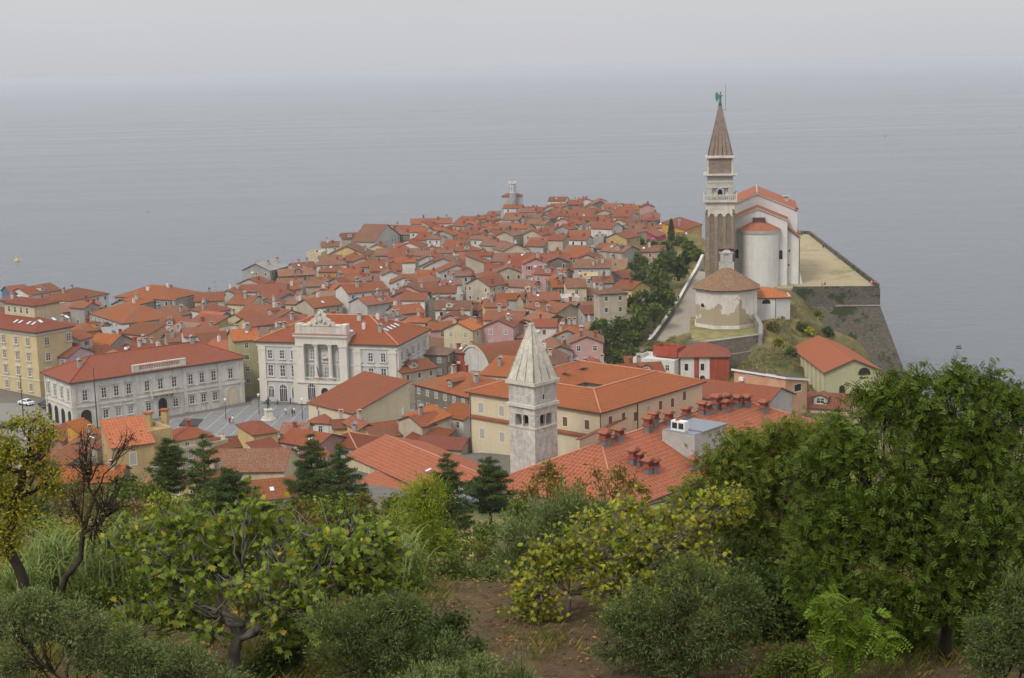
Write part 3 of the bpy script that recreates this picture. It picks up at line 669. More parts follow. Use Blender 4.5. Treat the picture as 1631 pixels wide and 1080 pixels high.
# portico
uL, uR = th_uv(478, 600)[0], th_uv(557, 600)[0]; uc = (uL+uR)/2; hw = (uR-uL)/2+.1; pj = 1.5
b = MB(); b.box(uc-hw, uc+hw, -pj, -.3, 0, 5.2); band_z = 5.2; b.box(uc-hw-.2, uc+hw+.2, -pj-.3, -.28, 5.2, 5.7); po = b.build('portico', 'facadewhite', th)
for k, pxx in enumerate((504.5, 526.5)):
    u, _ = th_uv(pxx, 580, pj-.5)
    b = MB(); b.box(u-.62, u+.62, -pj-.05, -.45, 5.7, 6.7); b.cyl(u, -pj+.55, 6.7, 14.0, .56, .48, 14); b.frust(u, -pj+.55, 14.0, 14.6, .5, .5, 0, .75, .75); b.build('column', 'facadewhite', th)
for u, ww in ((uc-hw+1.0, 1.0), (uc+hw-1.0, 1.0)):
    b = MB(); b.box(u-ww, u+ww, -pj-.05, -.3, 5.7, 14.0); b.box(u-ww-.15, u+ww+.15, -pj-.2, -.3, 14.0, 14.6); b.build('pilaster', 'facadewhite', th)
b = MB(); b.box(uc-hw-.1, uc+hw+.1, -pj-.1, 3., 14.6, 16.4); b.box(uc-hw-.5, uc+hw+.5, -pj-.5, 3.2, 16.42, 16.95)
for i in range(26): xx = uc-hw+(i+.5)*2*hw/26; b.box(xx-.13, xx+.13, -pj-.4, -pj-.11, 16.1, 16.4)
b.build('entablature', 'facadewhite', th)
b = MB(); b.box(uc-hw-.6, uc+hw+.6, -pj-.65, 3.3, 16.97, 17.12); b.build('flashing', 'w_rose', th)
b = MB(); b.box(uc-hw+.15, uc+hw-.15, -pj+.2, .9, 17.12, 18.9); b.box(uc-hw, uc-hw+1.4, -pj+.1, 1., 17.12, 19.3); b.box(uc+hw-1.4, uc+hw, -pj+.1, 1., 17.12, 19.3); b.box(uc-hw+1.4, uc+hw-1.4, -pj+.08, 1., 18.9, 19.1); b.build('parapet', 'istrian', th)
# carved crest: stepped silhouette with urn and scrolls
b = MB(); prof = [(-3.6, 0), (-3.4, .7), (-2.6, .8), (-2.2, 1.5), (-1.5, 1.7), (-1.3, 2.5), (-.8, 2.7), (-.6, 3.3), (0, 3.7), (.6, 3.3), (.8, 2.7), (1.3, 2.5), (1.5, 1.7), (2.2, 1.5), (2.6, .8), (3.4, .7), (3.6, 0)]
pf = [(uc+a, -pj+.25, 19.1+c_) for a, c_ in prof]; pb = [(a, q+.7, c_) for a, q, c_ in pf]
b.face(pf[::-1]); b.face(pb)
for i in range(len(pf)-1): b.face([pf[i], pf[i+1], pb[i+1], pb[i]])
for a, c_, r in ((0, 1.5, .5), (-1.1, .9, .35), (1.1, .9, .35), (-2.4, .35, .3), (2.4, .35, .3), (0, 2.9, .3)): b.frust(uc+a, -pj+.1, 19.1+c_-r, 19.1+c_, r*.6, .25, 0, r, .3); b.frust(uc+a, -pj+.1, 19.1+c_, 19.1+c_+r, r, .3, 0, r*.4, .2)
b.build('crest', 'istrian', th)
for px in (497, 541): u, _ = th_uv(px, 565, .3); put(th, 'window', classic_mesh(1.2, 2.3, 'none', 'curtain'), u, 10.6, off=.02)
for px in (497, 520, 542): u, _ = th_uv(px, 590, .3); put(th, 'window', classic_mesh(1.25, 2.9, 'none', 'curtain'), u, 6.0, off=.02)
u, _ = th_uv(518.5, 565, .3)
b = MB(); b.box(u-1.1, u+1.1, -.35, .02, 10.0, 10.4); b.box(u-1.2, u+1.2, -.12, .02, 10.4, 12.6)
b.tube([(u-.8, -.35, 11.0), (u, -.45, 11.2), (u+.7, -.35, 11.1)], [.25, .38, .3], 7); b.tube([(u+.6, -.4, 11.1), (u+.9, -.4, 11.6)], [.3, .25], 7); b.tube([(u-.1, -.4, 11.3), (u-.6, -.4, 12.2), (u-.9, -.3, 12.5)], [.3, .2, .05], 6)
for q in (-.7, -.3, .3, .7): b.tube([(u+q, -.35, 11.0), (u+q+.05, -.35, 10.4)], [.13, .1], 5)
b.build('lion_relief', 'istrian', th)
for px, kd in ((497, 0), (518, 1), (541, 0)):
    u, _ = th_uv(px, 630, pj); put(th, 'door' if kd else 'window', arch_mesh(1.9, 4.0, 'dark' if kd else 'glass', 'facadewhite', .28, not kd), u, .15 if kd else 1.1, off=pj)
b = MB(); xx = uc-hw+2.2
while xx < uc+hw-2.1: b.cyl(xx, -pj-.15, 5.72, 6.5, .09, .09, 6); xx += .42
b.box(uc-hw+2., uc+hw-2., -pj-.28, -pj-.02, 6.5, 6.68); b.box(uc-hw+2., uc+hw-2., -pj-.28, -pj-.02, 5.7, 5.82); b.build('balustrade', 'istrian', th)
fl = MB(); u, _ = th_uv(511, 600, pj)
fl.tube([(u-.9, -pj-.2, 9.6), (u-.2, -pj-1.1, 7.3)][::-1], [.05, .04], 5, 3)
for i, mi in enumerate((0, 1, 2)):
    a, c_ = i*.33, (i+1)*.33
    fl.face([(u-.9+.5*a, -pj-.25-.35*a, 9.6-2.4*a), (u-.9+.5*c_, -pj-.25-.35*c_, 9.6-2.4*c_), (u-.35+.5*c_, -pj-.55-.2*c_, 9.1-2.3*c_-.3), (u-.35+.5*a, -pj-.55-.2*a, 9.1-2.3*a-.3)], mi)
tag(fl.build('flag', [simple('flag_navy', (.03, .045, .16)), simple('flag_blue', (.05, .08, .3)), simple('flag_red', (.45, .04, .04)), 'metal']), 'small blue and red flag hanging over the palace balcony', 'flag').matrix_world = th.matrix_basis.copy()
# side wing windows (right side face)
for i, (pxx, pyy) in enumerate(((638, 563), (648, 559), (657, 555), (667, 552), (677, 548))):
    u = d*(i+.75)/5.5; put(th, 'window', up, u, 10.5, 1, w); put(th, 'window', lo_, u, 6.2, 1, w); put(th, 'window', up, u, 1.5, 1, w)
for cx, cyy in ((-w*.36, 5.), (5, 9.), (7.5, 5.5), (-3, 12), (12, 4.5), (9, 11), (10.6, 12.5)):
    mobj('chimney', chimney_mesh(int(abs(cx*3)) % 15), rf, (cx, cyy, roof_z(w, d, hh, 'h', rad(23), cx, cyy)))
for i in range(4):
    sk = mobj('skylight', skylight_mesh(1., 1.5), rf, (w/2-4.2, 6.+i*2.4, roof_z(w, d, hh, 'h', rad(23), w/2-4.2, 8)+.1)); sk.rotation_euler = (rad(23), 0, math.pi/2)
sk = mobj('skylight', skylight_mesh(1.4, 1.6), rf, (4.5, 3.2, hh+3.2*math.tan(rad(23))+.1)); sk.rotation_euler = (rad(23), 0, 0)

# ================================================================ court palace
zE = 13.3
x, y, rz, w, d = from_px((113, 607), (387, 567), zE); d = 15.8
CP = (x, y, 2., rz); hh = zE-2
cp = thing('palace', 'long pale stone palace with arcade at its left corner and balustrade over the door', 'palace', (x, y, 2.), rz)
wall_mb(w, d, hh, 'h', 0, -.3).build('wall', 'w_white', cp)
b, ridge = roof_mb(w, d, hh, 'h', rad(24), .75, t=.25); rf = b.build('roof', ['r4', 'gutter'], cp)
rb = MB(); [rb.tube([(p[0], p[1], p[2]+.03), (q[0], q[1], q[2]+.03)], [.16, .16], 6) for p, q in ridge]; rb.build('ridge_tiles', 'r0', rf)
ALLH.append(rect_poly(x, y, rz, w, d))
b = MB(); band(b, w, d, hh-.5, hh-.1, .35); band(b, w, d, hh-.95, hh-.8, .12); band(b, w, d, 4.9, 5.25, .22); band(b, w, d, 5.9, 6.05, .12); b.build('cornice', 'istrian', cp)
def cuv(zx, zy, f=0): return onwall(*CP, zx/3.6, 400+zy/3.6, f, w, d)
for zx in (412, 548, 767, 1063, 1262, 1388):
    u = cuv(zx, 780)[0]; u = min(max(u, -w/2+.45), w/2-.45)
    b = MB(); b.box(u-.45, u+.45, -.2, .02, 0, 4.88); b.box(u-.4, u+.4, -.17, .02, 5.27, hh-.97); b.build('pilaster', 'istrian', cp)
for yy in (.5, d-.5):
    b = MB(); b.box(-w/2-.18, -w/2+.02, yy-.45, yy+.45, 0, hh-.97); b.build('pilaster', 'istrian', cp)
for zx, hd in ((483, 'ped'), (593, 'flat'), (665, 'flat'), (737, 'flat'), (843, 'ped'), (920, 'ped'), (1000, 'ped'), (1095, 'flat'), (1160, 'flat'), (1228, 'flat'), (1325, 'ped')):
    u = cuv(zx, 780)[0]; put(cp, 'window', classic_mesh(1.15, 2.35, hd, 'glass'), u, 6.4)
for zx in (603, 676, 747, 851, 1008, 1103, 1169, 1236):
    u = cuv(zx, 880)[0]; put(cp, 'window', classic_mesh(1.2, 1.9, 'flat', 'glass' if zx not in (676, 747) else 'curtain'), u, 1.7)
u = cuv(933, 890)[0]; put(cp, 'door', arch_mesh(2.2, 4.2, 'dark', 'istrian', .45), u, 0.05)
b = MB(); b.box(u-3., u+3., -1.3, .02, 5.25, 5.5)
for i in range(14): b.cyl(u-2.8+i*.43, -1.15, 5.5, 6.3, .09, .07, 6)
b.box(u-3., u+3., -1.3, -1.05, 6.3, 6.48); b.box(u-3., u-2.8, -1.05, .02, 5.5, 6.4); b.box(u+2.8, u+3., -1.05, .02, 5.5, 6.4)
for q in (-2.6, -1.3, 1.3, 2.6): b.box(u+q-.15, u+q+.15, -.9, .02, 4.6, 5.25)
b.build('balcony', 'istrian', cp)
u = cuv(1335, 820)[0]; put(cp, 'blind_arch', arch_mesh(2.6, 4.1, 'w_buff', 'istrian', .3), u, 0.1)
u = cuv(495, 950)[0]; put(cp, 'arch', arch_mesh(2.5, 4.3, 'dark', 'istrian', .4), u, 0.05)
for i in range(4):
    yy = d*(i+.5)/4; put(cp, 'arch', arch_mesh(2.3, 4.1, 'dark', 'istrian', .35), yy, .05, 3, w); put(cp, 'window', classic_mesh(1.1, 2.3, 'flat', 'glass'), yy, 6.4, 3, w)
u0, u1 = cuv(755, 660)[0], cuv(1062, 640)[0]
b = MB(); b.box(u0, u1, -.5, .3, hh-.1, hh+.25); b.box(u0, u0+1.6, -.4, .2, hh+.25, hh+1.35); b.box(u1-1.6, u1, -.4, .2, hh+.25, hh+1.35); b.box(u0, u1, -.45, .25, hh+1.35, hh+1.6)
xx = u0+1.8
while xx < u1-1.6: b.box(xx, xx+.16, -.2, 0, hh+.25, hh+1.35); xx += .42
b.build('roof_balustrade', 'istrian', cp)
for cx, cyy in ((-w*.4, 5.), (4, 9.), (12, 7.5), (-2, 12)): mobj('chimney', chimney_mesh(int(abs(cx*3)) % 15), rf, (cx, cyy, roof_z(w, d, hh, 'h', rad(24), cx, cyy)))
b = MB(); b.cyl(0, 0, 4.6, 9.5, .05, .05, 5); 

# ================================================================ yellow palace at the left edge
def yz(px, py): return P(px, py, 18.9)
a_, b_, c_ = yz(-45, 514), yz(57, 527), yz(129, 519)
rz = math.atan2(b_[1]-a_[1], b_[0]-a_[0]); w = math.dist(a_[:2], b_[:2])
yb = thing('mansion', 'four storey yellow mansion with white window frames beside the street', 'mansion', ((a_[0]+b_[0])/2, (a_[1]+b_[1])/2, 2.), rz); hh = 16.9
n = (-math.sin(rz), math.cos(rz)); d = (c_[0]-b_[0])*n[0]+(c_[1]-b_[1])*n[1]
YB = (yb.location.x, yb.location.y, 2., rz)
wall_mb(w, d, hh, 'h', 0, -.3).build('wall', plaster('plaster_yellow_palace', (.58, .47, .26), .3), yb)
b, ridge = roof_mb(w, d, hh, 'h', rad(23), .8, t=.3); rf = b.build('roof', ['r4', 'gutter'], yb); ALLH.append(rect_poly(YB[0], YB[1], rz, w, d))
b = MB(); band(b, w, d, hh-1.3, hh-.1, .25); band(b, w, d, 4.2, 4.4, .12); b.build('cornice', 'facadewhite', yb)
for zx in (8, 28, 46):
    u = onwall(*YB, zx, 570)[0]
    for k, z in enumerate((12.9, 9., 5.2, 1.4)): put(yb, 'window', classic_mesh(1.2, 1.9, ('none', 'ped', 'ped', 'none')[k], 'shutbrown'), u, z)
for zx in (76, 111):
    u = onwall(*YB, zx, 560, 1, w, d)[0]
    for z in (12.9, 9., 5.2): put(yb, 'window', classic_mesh(1.3, 1.9, 'none', 'shutbrown'), u, z, 1, w)
for zx in (-30, -14): 
    u = onwall(*YB, zx, 570)[0]; [put(yb, 'window', classic_mesh(1.2, 1.9, 'none', 'shutbrown'), u, z) for z in (12.9, 9., 5.2)]
p0, p1 = P(10, 505, 21.5), P(57, 506, 21.5)
at_ = MB(); lx = w*.1
at_.box(-5.5, 6.5, 4.8, 12.5, hh, hh+5.2)
at_.build('attic_room', 'w_cream', yb)
b, _ = roof_mb(12.0, 7.7, hh+5.2, 'h', rad(14), .5); o_ = b.build('attic_roof', ['r4', 'gutter'], yb); o_.location = (.5, 4.8, 0)
for xx in (-3.6, -1.2, 1.2, 3.6): mobj('window', win_mesh(.9, 1.4, 'pane'), yb, (xx, 4.78, hh+2.9))
for i in range(3): sk = mobj('skylight', skylight_mesh(1.0, 1.5), rf, (w/2-2.6, 4.+i*4, hh+2.6*math.tan(rad(23))+.1)); sk.rotation_euler = (rad(23), 0, math.pi/2)
for i in range(4): sk = mobj('skylight', skylight_mesh(.9, 1.5), rf, (w/2-11+i*1.9+(i > 1)*1.4, 1.8, hh+1.8*math.tan(rad(23))+.1)); sk.rotation_euler = (rad(23), 0, 0)

# ================================================================ St George's: bell tower
TY = 381.5
def tz(py, yy=TY): return Q(1147, py, yy)[2]
zb = 24.; tx = Q(1147, 400, TY)[0]; trz = -rad(7.6)
bt = thing('bell_tower', 'tall stone bell tower with pointed spire and white belfry gallery', 'bell tower', (tx, TY, zb), trz)
H = lambda py: tz(py)-zb
tb_wall = stone('tower_stone', (.36, .29, .21), (.28, .225, .165), .5, .3); M['towerstone'] = tb_wall
M['spirestone'] = stone('spire_brick', (.43, .33, .27), (.37, .28, .225), .5, .2)
W2 = 3.45
b = MB(); b.box(-W2, W2, 0, 2*W2, -3, H(336)); b.build('shaft', 'towerstone', bt)
b = MB()
for i in range(4):
    xx = -W2+.45+i*(2*W2-.9)/3
    for f in range(4):
        wdt = .42
        if f == 0: b.box(xx-wdt, xx+wdt, -.22, .02, 0, H(343))
        elif f == 1: b.box(W2-.02, W2+.22, W2+xx-wdt, W2+xx+wdt, 0, H(343))
        elif f == 2: b.box(-W2-.22, -W2+.02, W2+xx-wdt, W2+xx+wdt, 0, H(343))
b.build('lesenes', stone('lesene_stone', (.43, .36, .27), (.34, .28, .21), .5, .3), bt)
b = MB()
z0, z1 = H(345), H(334)      # blind arches below the white band
for f in (0, 1, 3):
    for i in range(3):
        cxx = -W2+.45+(i+.5)*(2*W2-.9)/3; r = .62
        pts = [(cxx+r*math.cos(math.pi*k/6), z0+.15+r*math.sin(math.pi*k/6)) for k in range(7)]
        L = cxx-1.02; Rr = cxx+1.02
        outer = [(Rr, z0), (Rr, z1), (L, z1), (L, z0)]
        tri = [(pts[0], pts[1]), (pts[1], pts[2]), (pts[2], pts[3])]
        poly = [(pts[k]) for k in range(7)]
        def mp3(p, o=.26):
            return {0: (p[0], -o, p[1]), 1: (W2+o, W2+p[0], p[1]), 3: (-W2-o, W2-p[0], p[1])}[f]
        b.face([mp3(q) for q in [(Rr, z1), (L, z1)]+poly[::-1][:0]+[(L, z0)]+poly[::-1]+[(Rr, z0)]][::-1])
b.build('blind_arches', 'istrian', bt)
b = MB(); b.box(-W2-.12, W2+.12, -.12, 2*W2+.12, H(334), H(322)); b.build('base_band', 'istrian', bt)
b = MB(); b.box(-W2-.75, W2+.75, -.75, 2*W2+.75, H(322), H(318.5)); b.box(-W2-.4, W2+.4, -.4, 2*W2+.4, H(322)-.3, H(322)); b.build('gallery_floor', 'istrian', bt)
b = MB(); zg, zt = H(318.5), H(311.0)
for f in range(4):
    for i in range(17):
        a = -W2-.6+i*(2*W2+1.2)/16; c_ = -.6 if f == 0 else 2*W2+.6
        if f in (0, 2): b.cyl(a, c_, zg, zt, .1, .1, 6)
        else: b.cyl((W2+.6)*(1 if f == 1 else -1), W2+a, zg, zt, .1, .1, 6)
e = W2+.72
b.box(-e, e, -.72, -.5, zt, zt+.18); b.box(-e, e, 2*W2+.5, 2*W2+.72, zt, zt+.18); b.box(-e, -e+.22, -.5, 2*W2+.5, zt, zt+.18); b.box(e-.22, e, -.5, 2*W2+.5, zt, zt+.18)
for sx_, sy_ in ((-e+.05, -.7), (e-.4, -.7), (-e+.05, 2*W2+.35), (e-.4, 2*W2+.35)): b.box(sx_, sx_+.35, sy_, sy_+.35, zg, zt+.5)
b.build('balustrade', 'istrian', bt)
Wb = 3.15; yo = W2-Wb
b = MB(); zs, zt2 = H(318.5), H(281)
b.box(-Wb, Wb, yo, yo+2*Wb, H(299), zt2)       # above the openings
for cx_ in (-Wb, Wb-1.2):
    for cy_ in (yo, yo+2*Wb-1.2): b.box(cx_, cx_+1.2, cy_, cy_+1.2, zs, H(299))
for cx_ in (-.78, .78):
    for cy_ in (yo+.35, yo+2*Wb-.35): b.cyl(cx_, cy_, zs, H(299), .22, .22, 8)
for cy_ in (W2-.78, W2+.78):
    for cx_ in (-Wb+.35, Wb-.35): b.cyl(cx_, cy_, zs, H(299), .22, .22, 8)
b.build('belfry', 'w_palegrey', bt)
b = MB(); b.box(-Wb-.12, Wb+.12, yo-.12, yo+2*Wb+.12, H(291), H(289)); b.box(-Wb-.1, Wb+.1, yo-.1, yo+2*Wb+.1, H(299), H(297.5)); b.build('string_course', 'istrian', bt)
for bx in (-1.45, 1.45):
    b = MB(); b.box(bx-.55, bx+.55, yo+.9, yo+1.0, H(313), H(300)); b.build('shutter', 'frame', bt)
b = MB(); b.cyl(0, W2, H(313), H(305), .75, .45, 12); b.cyl(0, W2, H(305), H(303), .45, .15, 12); b.build('bell', 'darkbronze', bt)
b = MB(); b.box(-W2-.65, W2+.65, -.65, 2*W2+.65, H(279.5), H(277)); b.box(-W2-.25, W2+.25, -.25, 2*W2+.25, H(281), H(279.5)); b.build('cornice', 'istrian', bt)
b = MB(); b.box(-3.1, 3.1, W2-3.1, W2+3.1, H(277), H(252)); b.build('drum', 'spirestone', bt)
b = MB()
for sx_ in (-1, 1):
    for sy_ in (-1, 1): b.box(min(sx_*3.18, sx_*2.75), max(sx_*3.18, sx_*2.75), W2+min(sy_*3.18, sy_*2.75), W2+max(sy_*3.18, sy_*2.75), H(277), H(252))
b.build('corner_strips', 'istrian', bt)
b = MB(); b.box(-3.6, 3.6, W2-3.6, W2+3.6, H(252), H(249.5)); b.box(-3.3, 3.3, W2-3.3, W2+3.3, H(249.5), H(248)); b.build('spire_cornice', 'istrian', bt)
b = MB(); b.frust(0, W2, H(248), H(171), 3.02, 3.02, 0, .42, .42)
for sx_ in (-.55, -.2, .2, .55, -1, 1):
    b.tube([(sx_*3.02, W2-3.04, H(248)), (sx_*.42, W2-.43, H(171))], [.11, .05], 5)
    b.tube([(sx_*3.02, W2+3.04, H(248)), (sx_*.42, W2+.43, H(171))], [.11, .05], 5)
    b.tube([(3.04, W2+sx_*3.02, H(248)), (.43, W2+sx_*.42, H(171))], [.11, .05], 5)
b.build('spire', 'spirestone', bt)
ALLH.append(rect_poly(tx, TY, trz, 8, 8))
an = MB(); z = 0
an.cyl(0, 0, 0, .35, .55, .4, 10); an.frust(0, 0, .3, .5, .45, .3)
an.tube([(0, 0, .5), (-.02, 0, 1.2), (.02, 0, 2.0), (.03, 0, 2.7), (0, 0, 3.1), (.05, 0, 3.25)], [.42, .36, .27, .36, .2, .1], 9)
an.tube([(.05, -.02, 3.2), (.1, -.03, 3.45), (.12, -.03, 3.7), (.12, -.03, 3.82)], [.1, .19, .19, .06], 9)
an.tube([(.25, -.1, 3.0), (.55, -.25, 2.7), (.75, -.15, 3.1)], [.11, .09, .06], 6); an.tube([(-.2, -.2, 3.0), (.05, -.5, 2.6), (.4, -.45, 2.75)], [.11, .09, .06], 6)
wing = [(-.15, 2.7), (-.5, 3.4), (-.95, 3.7), (-1.2, 3.2), (-1.25, 2.4), (-1.0, 1.6), (-.75, 1.2), (-.5, 1.8), (-.2, 2.3)]
for q in (0., .28):
    f1 = [(a, .12+q-a*.15, c_) for a, c_ in wing]; f2 = [(a, .22+q-a*.15, c_) for a, c_ in wing]
    an.face(f1); an.face(f2[::-1])
    for i in range(len(f1)): j = (i+1) % len(f1); an.face([f1[i], f2[i], f2[j], f1[j]])
ag = an.build('angel_statue', 'bronze'); tag(ag, 'green bronze winged angel standing on the tip of the bell tower spire', 'statue')
ag.location = Vector((tx, TY, zb))+Matrix.Rotation(trz, 3, 'Z')@Vector((0, W2, H(171)-.05)); ag.rotation_euler = (0, 0, trz)
b = MB(); b.cyl(0, 0, 0, 6.6, .05, .04, 5); b.box(-.9, .04, -.04, .04, .2, .28); rod = b.build('lightning_rod', 'iron'); tag(rod, 'thin rod beside the green angel on the spire', 'rod')
rod.location = ag.location+Vector((1.35, 0, -.9))
# stone doorway shrine at the tower foot
px_, py_ = 1157, 418; X0, Y0, Z0 = Q(px_, py_, TY-1.6); zt_ = Q(1157, 398, TY-1.6)[2]
t = thing('stone_portal', 'small white baroque portal with tiled cap at the tower foot', 'portal', (X0, Y0, 22.5), trz); hz = Z0-22.5
b = MB(); b.box(-1.9, 1.9, 0, 1.4, 0, hz); b.box(-1.5, -.6, -.1, 1.4, hz, hz+2.2); b.box(.6, 1.5, -.1, 1.4, hz, hz+2.2); b.box(-.6, .6, .1, 1.4, hz, hz+2.6); b.box(-1.7, 1.7, -.2, 1.4, hz+2.2, hz+2.5); b.frust(0, .6, hz+2.5, hz+3.4, 1.2, .7, 0, .3, .3); b.build('frame', 'w_palegrey', t)
b = MB(); b.frust(0, .9, hz+3.4, hz+4.0, 1.9, 1., 0, .3, .3); b.build('cap', 'r3', t)

# ================================================================ church of St George
crz = -rad(8.6)
yN, yP, yA = 398., 388.5, 388.5
def cq(px, py, yy): return Q(px, py, yy)
cx0 = cq(1206, 330, yN)[0]
ch = thing('church', 'big white hilltop church with two stepped gables and round apse behind the bell tower', 'church', (cx0, yN, 24.), crz)
CN = (cx0, yN, 24., crz)
zr = cq(1206, 309, yN)[2]-24; ze = cq(1268, 333, yN+1)[2]-24; w = 20.4; pt = math.atan((zr-ze)/(w/2)); dN = 27.
wall_mb(w, dN, ze, 'G', pt, -2).build('wall', 'w_limewash', ch)
b, _ = roof_mb(w, dN, ze, 'G', pt, .35); rf = b.build('roof', [rooftile('roof_church', (.50, .155, .065), (.44, .135, .055), age=.1, rib=.2), 'w_white'], ch)
b = MB(); b.tube([(0, -.4, zr+.1), (0, dN+.4, zr+.1)], [.18, .18], 6); b.build('ridge_tiles', 'w_white', rf)
b = MB(); b.tube([(0, .3, zr), (0, .3, zr+1.2)], [.4, .12], 8); b.cyl(0, .3, zr+1.2, zr+1.6, .22, .22, 8); b.box(-.05, .05, .25, .35, zr+1.5, zr+3.2); b.box(-.45, .45, .26, .34, zr+2.4, zr+2.5); b.build('cross', 'istrian', ch)
b = MB(); b.frust(0, 0, -1., 1.2, .6, .6); b.frust(0, 0, 1.2, 1.5, .9, .9); o_ = b.build('chimney', 'w_palegrey', rf); o_.location = (7.6, 14, zr-7.6*math.tan(pt))
b = MB(); b.box(w/2-.6, w/2+.25, -.25, 1.1, ze-.2, ze+.5); b.build('corner_cap', 'r1', ch)
# presbytery
def loc_(px, py, yy):
    X, Yv, Z = cq(px, py, yy); v = Vector((X-cx0, Yv-yN, 0)); v.rotate(Matrix.Rotation(-crz, 3, 'Z').to_quaternion() if False else Matrix.Rotation(-crz, 3, 'Z').to_euler()); return v.x, v.y, Z-24
px_c, py_c, zr2 = loc_(1207, 332, yP); xe, _, ze2 = loc_(1254, 350, yP)
w2 = (xe-px_c)*2; d2 = -py_c+.3; pt2 = math.atan((zr2-ze2)/(w2/2))
o_ = wall_mb(w2, d2-.02, ze2, 'G', pt2, -2).build('presbytery_wall', 'w_limewash', ch); o_.location = (px_c, py_c, 0)
b, _ = roof_mb(w2, d2-.4, ze2, 'G', pt2, .35); pr_ = b.build('presbytery_roof', ['roof_church' if 'roof_church' in M else MATS['roof_church'], 'w_white'], ch); pr_.location = (px_c, py_c, 0)
mobj('window', arch_mesh(1.5, .85, 'dark', 'w_white', .3), ch, (px_c, py_c, zr2-3.3))
# side room (sacristy) on the right with lean-to roof
xs0 = px_c+w2/2; xs1 = loc_(1272, 380, yP+3)[0]; zs0 = loc_(1254, 362, yP+3)[2]; zs1 = loc_(1272, 377, yP+3)[2]
ws = xs1-xs0
b = MB(); b.face([(xs0-1.3, py_c+2., -2), (xs1, py_c+2., -2), (xs1, py_c+2., zs1), (xs0-1.3, py_c+2., zs0+.9)]); b.face([(xs1, py_c+2., -2), (xs1, 14, -2), (xs1, 14, zs1), (xs1, py_c+2., zs1)]); b.face([(xs1, 14, -2), (xs0-1.3, 14, -2), (xs0-1.3, 14, zs0+.9), (xs1, 14, zs1)]); b.build('side_wall', 'w_limewash', ch)
b = MB()
a1, a2, a3, a4 = (xs0-.1, py_c+1.6, zs0+.3), (xs1+.4, py_c+1.6, zs1-.05), (xs1+.4, 14, zs1-.05), (xs0-.1, 14, zs0+.3)
b.face([a1, a2, a3, a4], 0); b.face([(p[0], p[1], p[2]-.25) for p in (a4, a3, a2, a1)], 1); b.face([a1, (a1[0], a1[1], a1[2]-.25), (a2[0], a2[1], a2[2]-.25), a2], 1); b.face([a2, (a2[0], a2[1], a2[2]-.25), (a3[0], a3[1], a3[2]-.25), a3], 1)
b.build('side_roof', [MATS['roof_church'], 'gutter'], ch)
b = MB(); b.cyl(xs1+.12, py_c+1.9, -1.5, zs1-.3, .1, .1, 6); b.build('downpipe', 'gutter', ch)
b = MB(); b.face([(xs1+.01, py_c+2., -2), (xs1+1.4, py_c+2.2, -2), (xs1+.02, py_c+2., 4.5)]); b.face([(xs1+1.4, py_c+2.2, -2), (xs1+1.4, 3.2, -2), (xs1+.02, 3., 4.5), (xs1+.02, py_c+2., 4.5)]); b.build('buttress', 'w_limewash', ch)
# apse
ra = 5.0; zap = loc_(1208, 368, yP-ra)[2]; axc = loc_(1208.5, 380, yP)[0]
b = MB(); n = 28
ring = [(axc+ra*math.cos(math.pi+math.pi*i/n), py_c-ra*.98*abs(math.sin(math.pi*i/n))) for i in range(n+1)]
ring2 = [(axc+(p[0]-axc)*1.09, py_c+(p[1]-py_c)*1.09) for p in ring]
b2 = MB(); b3 = MB()
for i in range(n):
    p, q = ring[i], ring[i+1]; b.face([(*p, -3), (*q, -3), (*q, zap), (*p, zap)], 0, True)
    p2, q2 = ring2[i], ring2[i+1]; b3.face([(axc+(p[0]-axc)*1.03, py_c+(p[1]-py_c)*1.03, zap-.9), (axc+(q[0]-axc)*1.03, py_c+(q[1]-py_c)*1.03, zap-.9), (*q2, zap), (*p2, zap)], 0, True)
    b2.face([(*p2, zap+.02), (*q2, zap+.02), (axc, py_c-.05, zap+2.6)], 0)
b.build('apse_wall', 'w_limewash', ch); b2.build('apse_roof', [MATS['roof_church']], ch); b3.build('apse_cornice', 'w_white', ch)
b = MB(); b.box(axc-1.55, axc+1.55, py_c-1.6, py_c, zap+1.9, zap+2.9); b.build('vent_box', 'gutter', ch)
for pxx in (1173.5, 1243.5):
    u, _, z_ = loc_(pxx, 412, yP); mobj('window', arch_mesh(.85, 2.3, 'dark', 'w_limewash', .15), ch, (u, py_c, z_))
for pxx, pyy in ((1257, 398), (1256, 421)):
    u, _, z_ = loc_(pxx, pyy, yP+2); mobj('window', win_mesh(.45, .5, 'dark'), ch, (u, py_c+2., z_-.3))
ALLH.append(rect_poly(cx0, yN, crz, 24, 30)); ALLH.append(rect_poly(cx0, yP-6, crz, 20, 12))

# ================================================================ baptistery
M['w_patched'] = plaster('plaster_patched', (.64, .60, .54), .45, patch=(.34, .28, .19))
bx, by, bz = P(1157, 524, 18.6); by += 7.2
bx = Q(1157, 480, by)[0]
bp_ = thing('baptistery', 'octagonal white baptistery with patchy plaster and low clay tile roof below the tower', 'baptistery', (bx, by, 18.6), -rad(8.2))
R8 = 7.75; octo = lambda r: [(r*math.cos(rad(22.5+45*i)), r*math.sin(rad(22.5+45*i))) for i in range(8)]
hE = Q(1157, 462, by-7.2)[2]-18.6
b = MB(); b.prism(octo(R8), -2, hE, 0); b.build('wall', 'w_patched', bp_)
b = MB(); b.prism(octo(R8+.25), -2, .7, 0); b.build('plinth', 'w_white', bp_)
hA = Q(1157, 427, by)[2]-18.6
b = MB(); b.prism(octo(R8+.7), hE-.1, hA, 0, ptop=octo(1.1)); rfb = b.build('roof', 'r6', bp_)
b = MB(); b.prism(octo(R8+.72), hE-.35, hE-.1, 0); b.build('eaves', 'gutter', bp_)
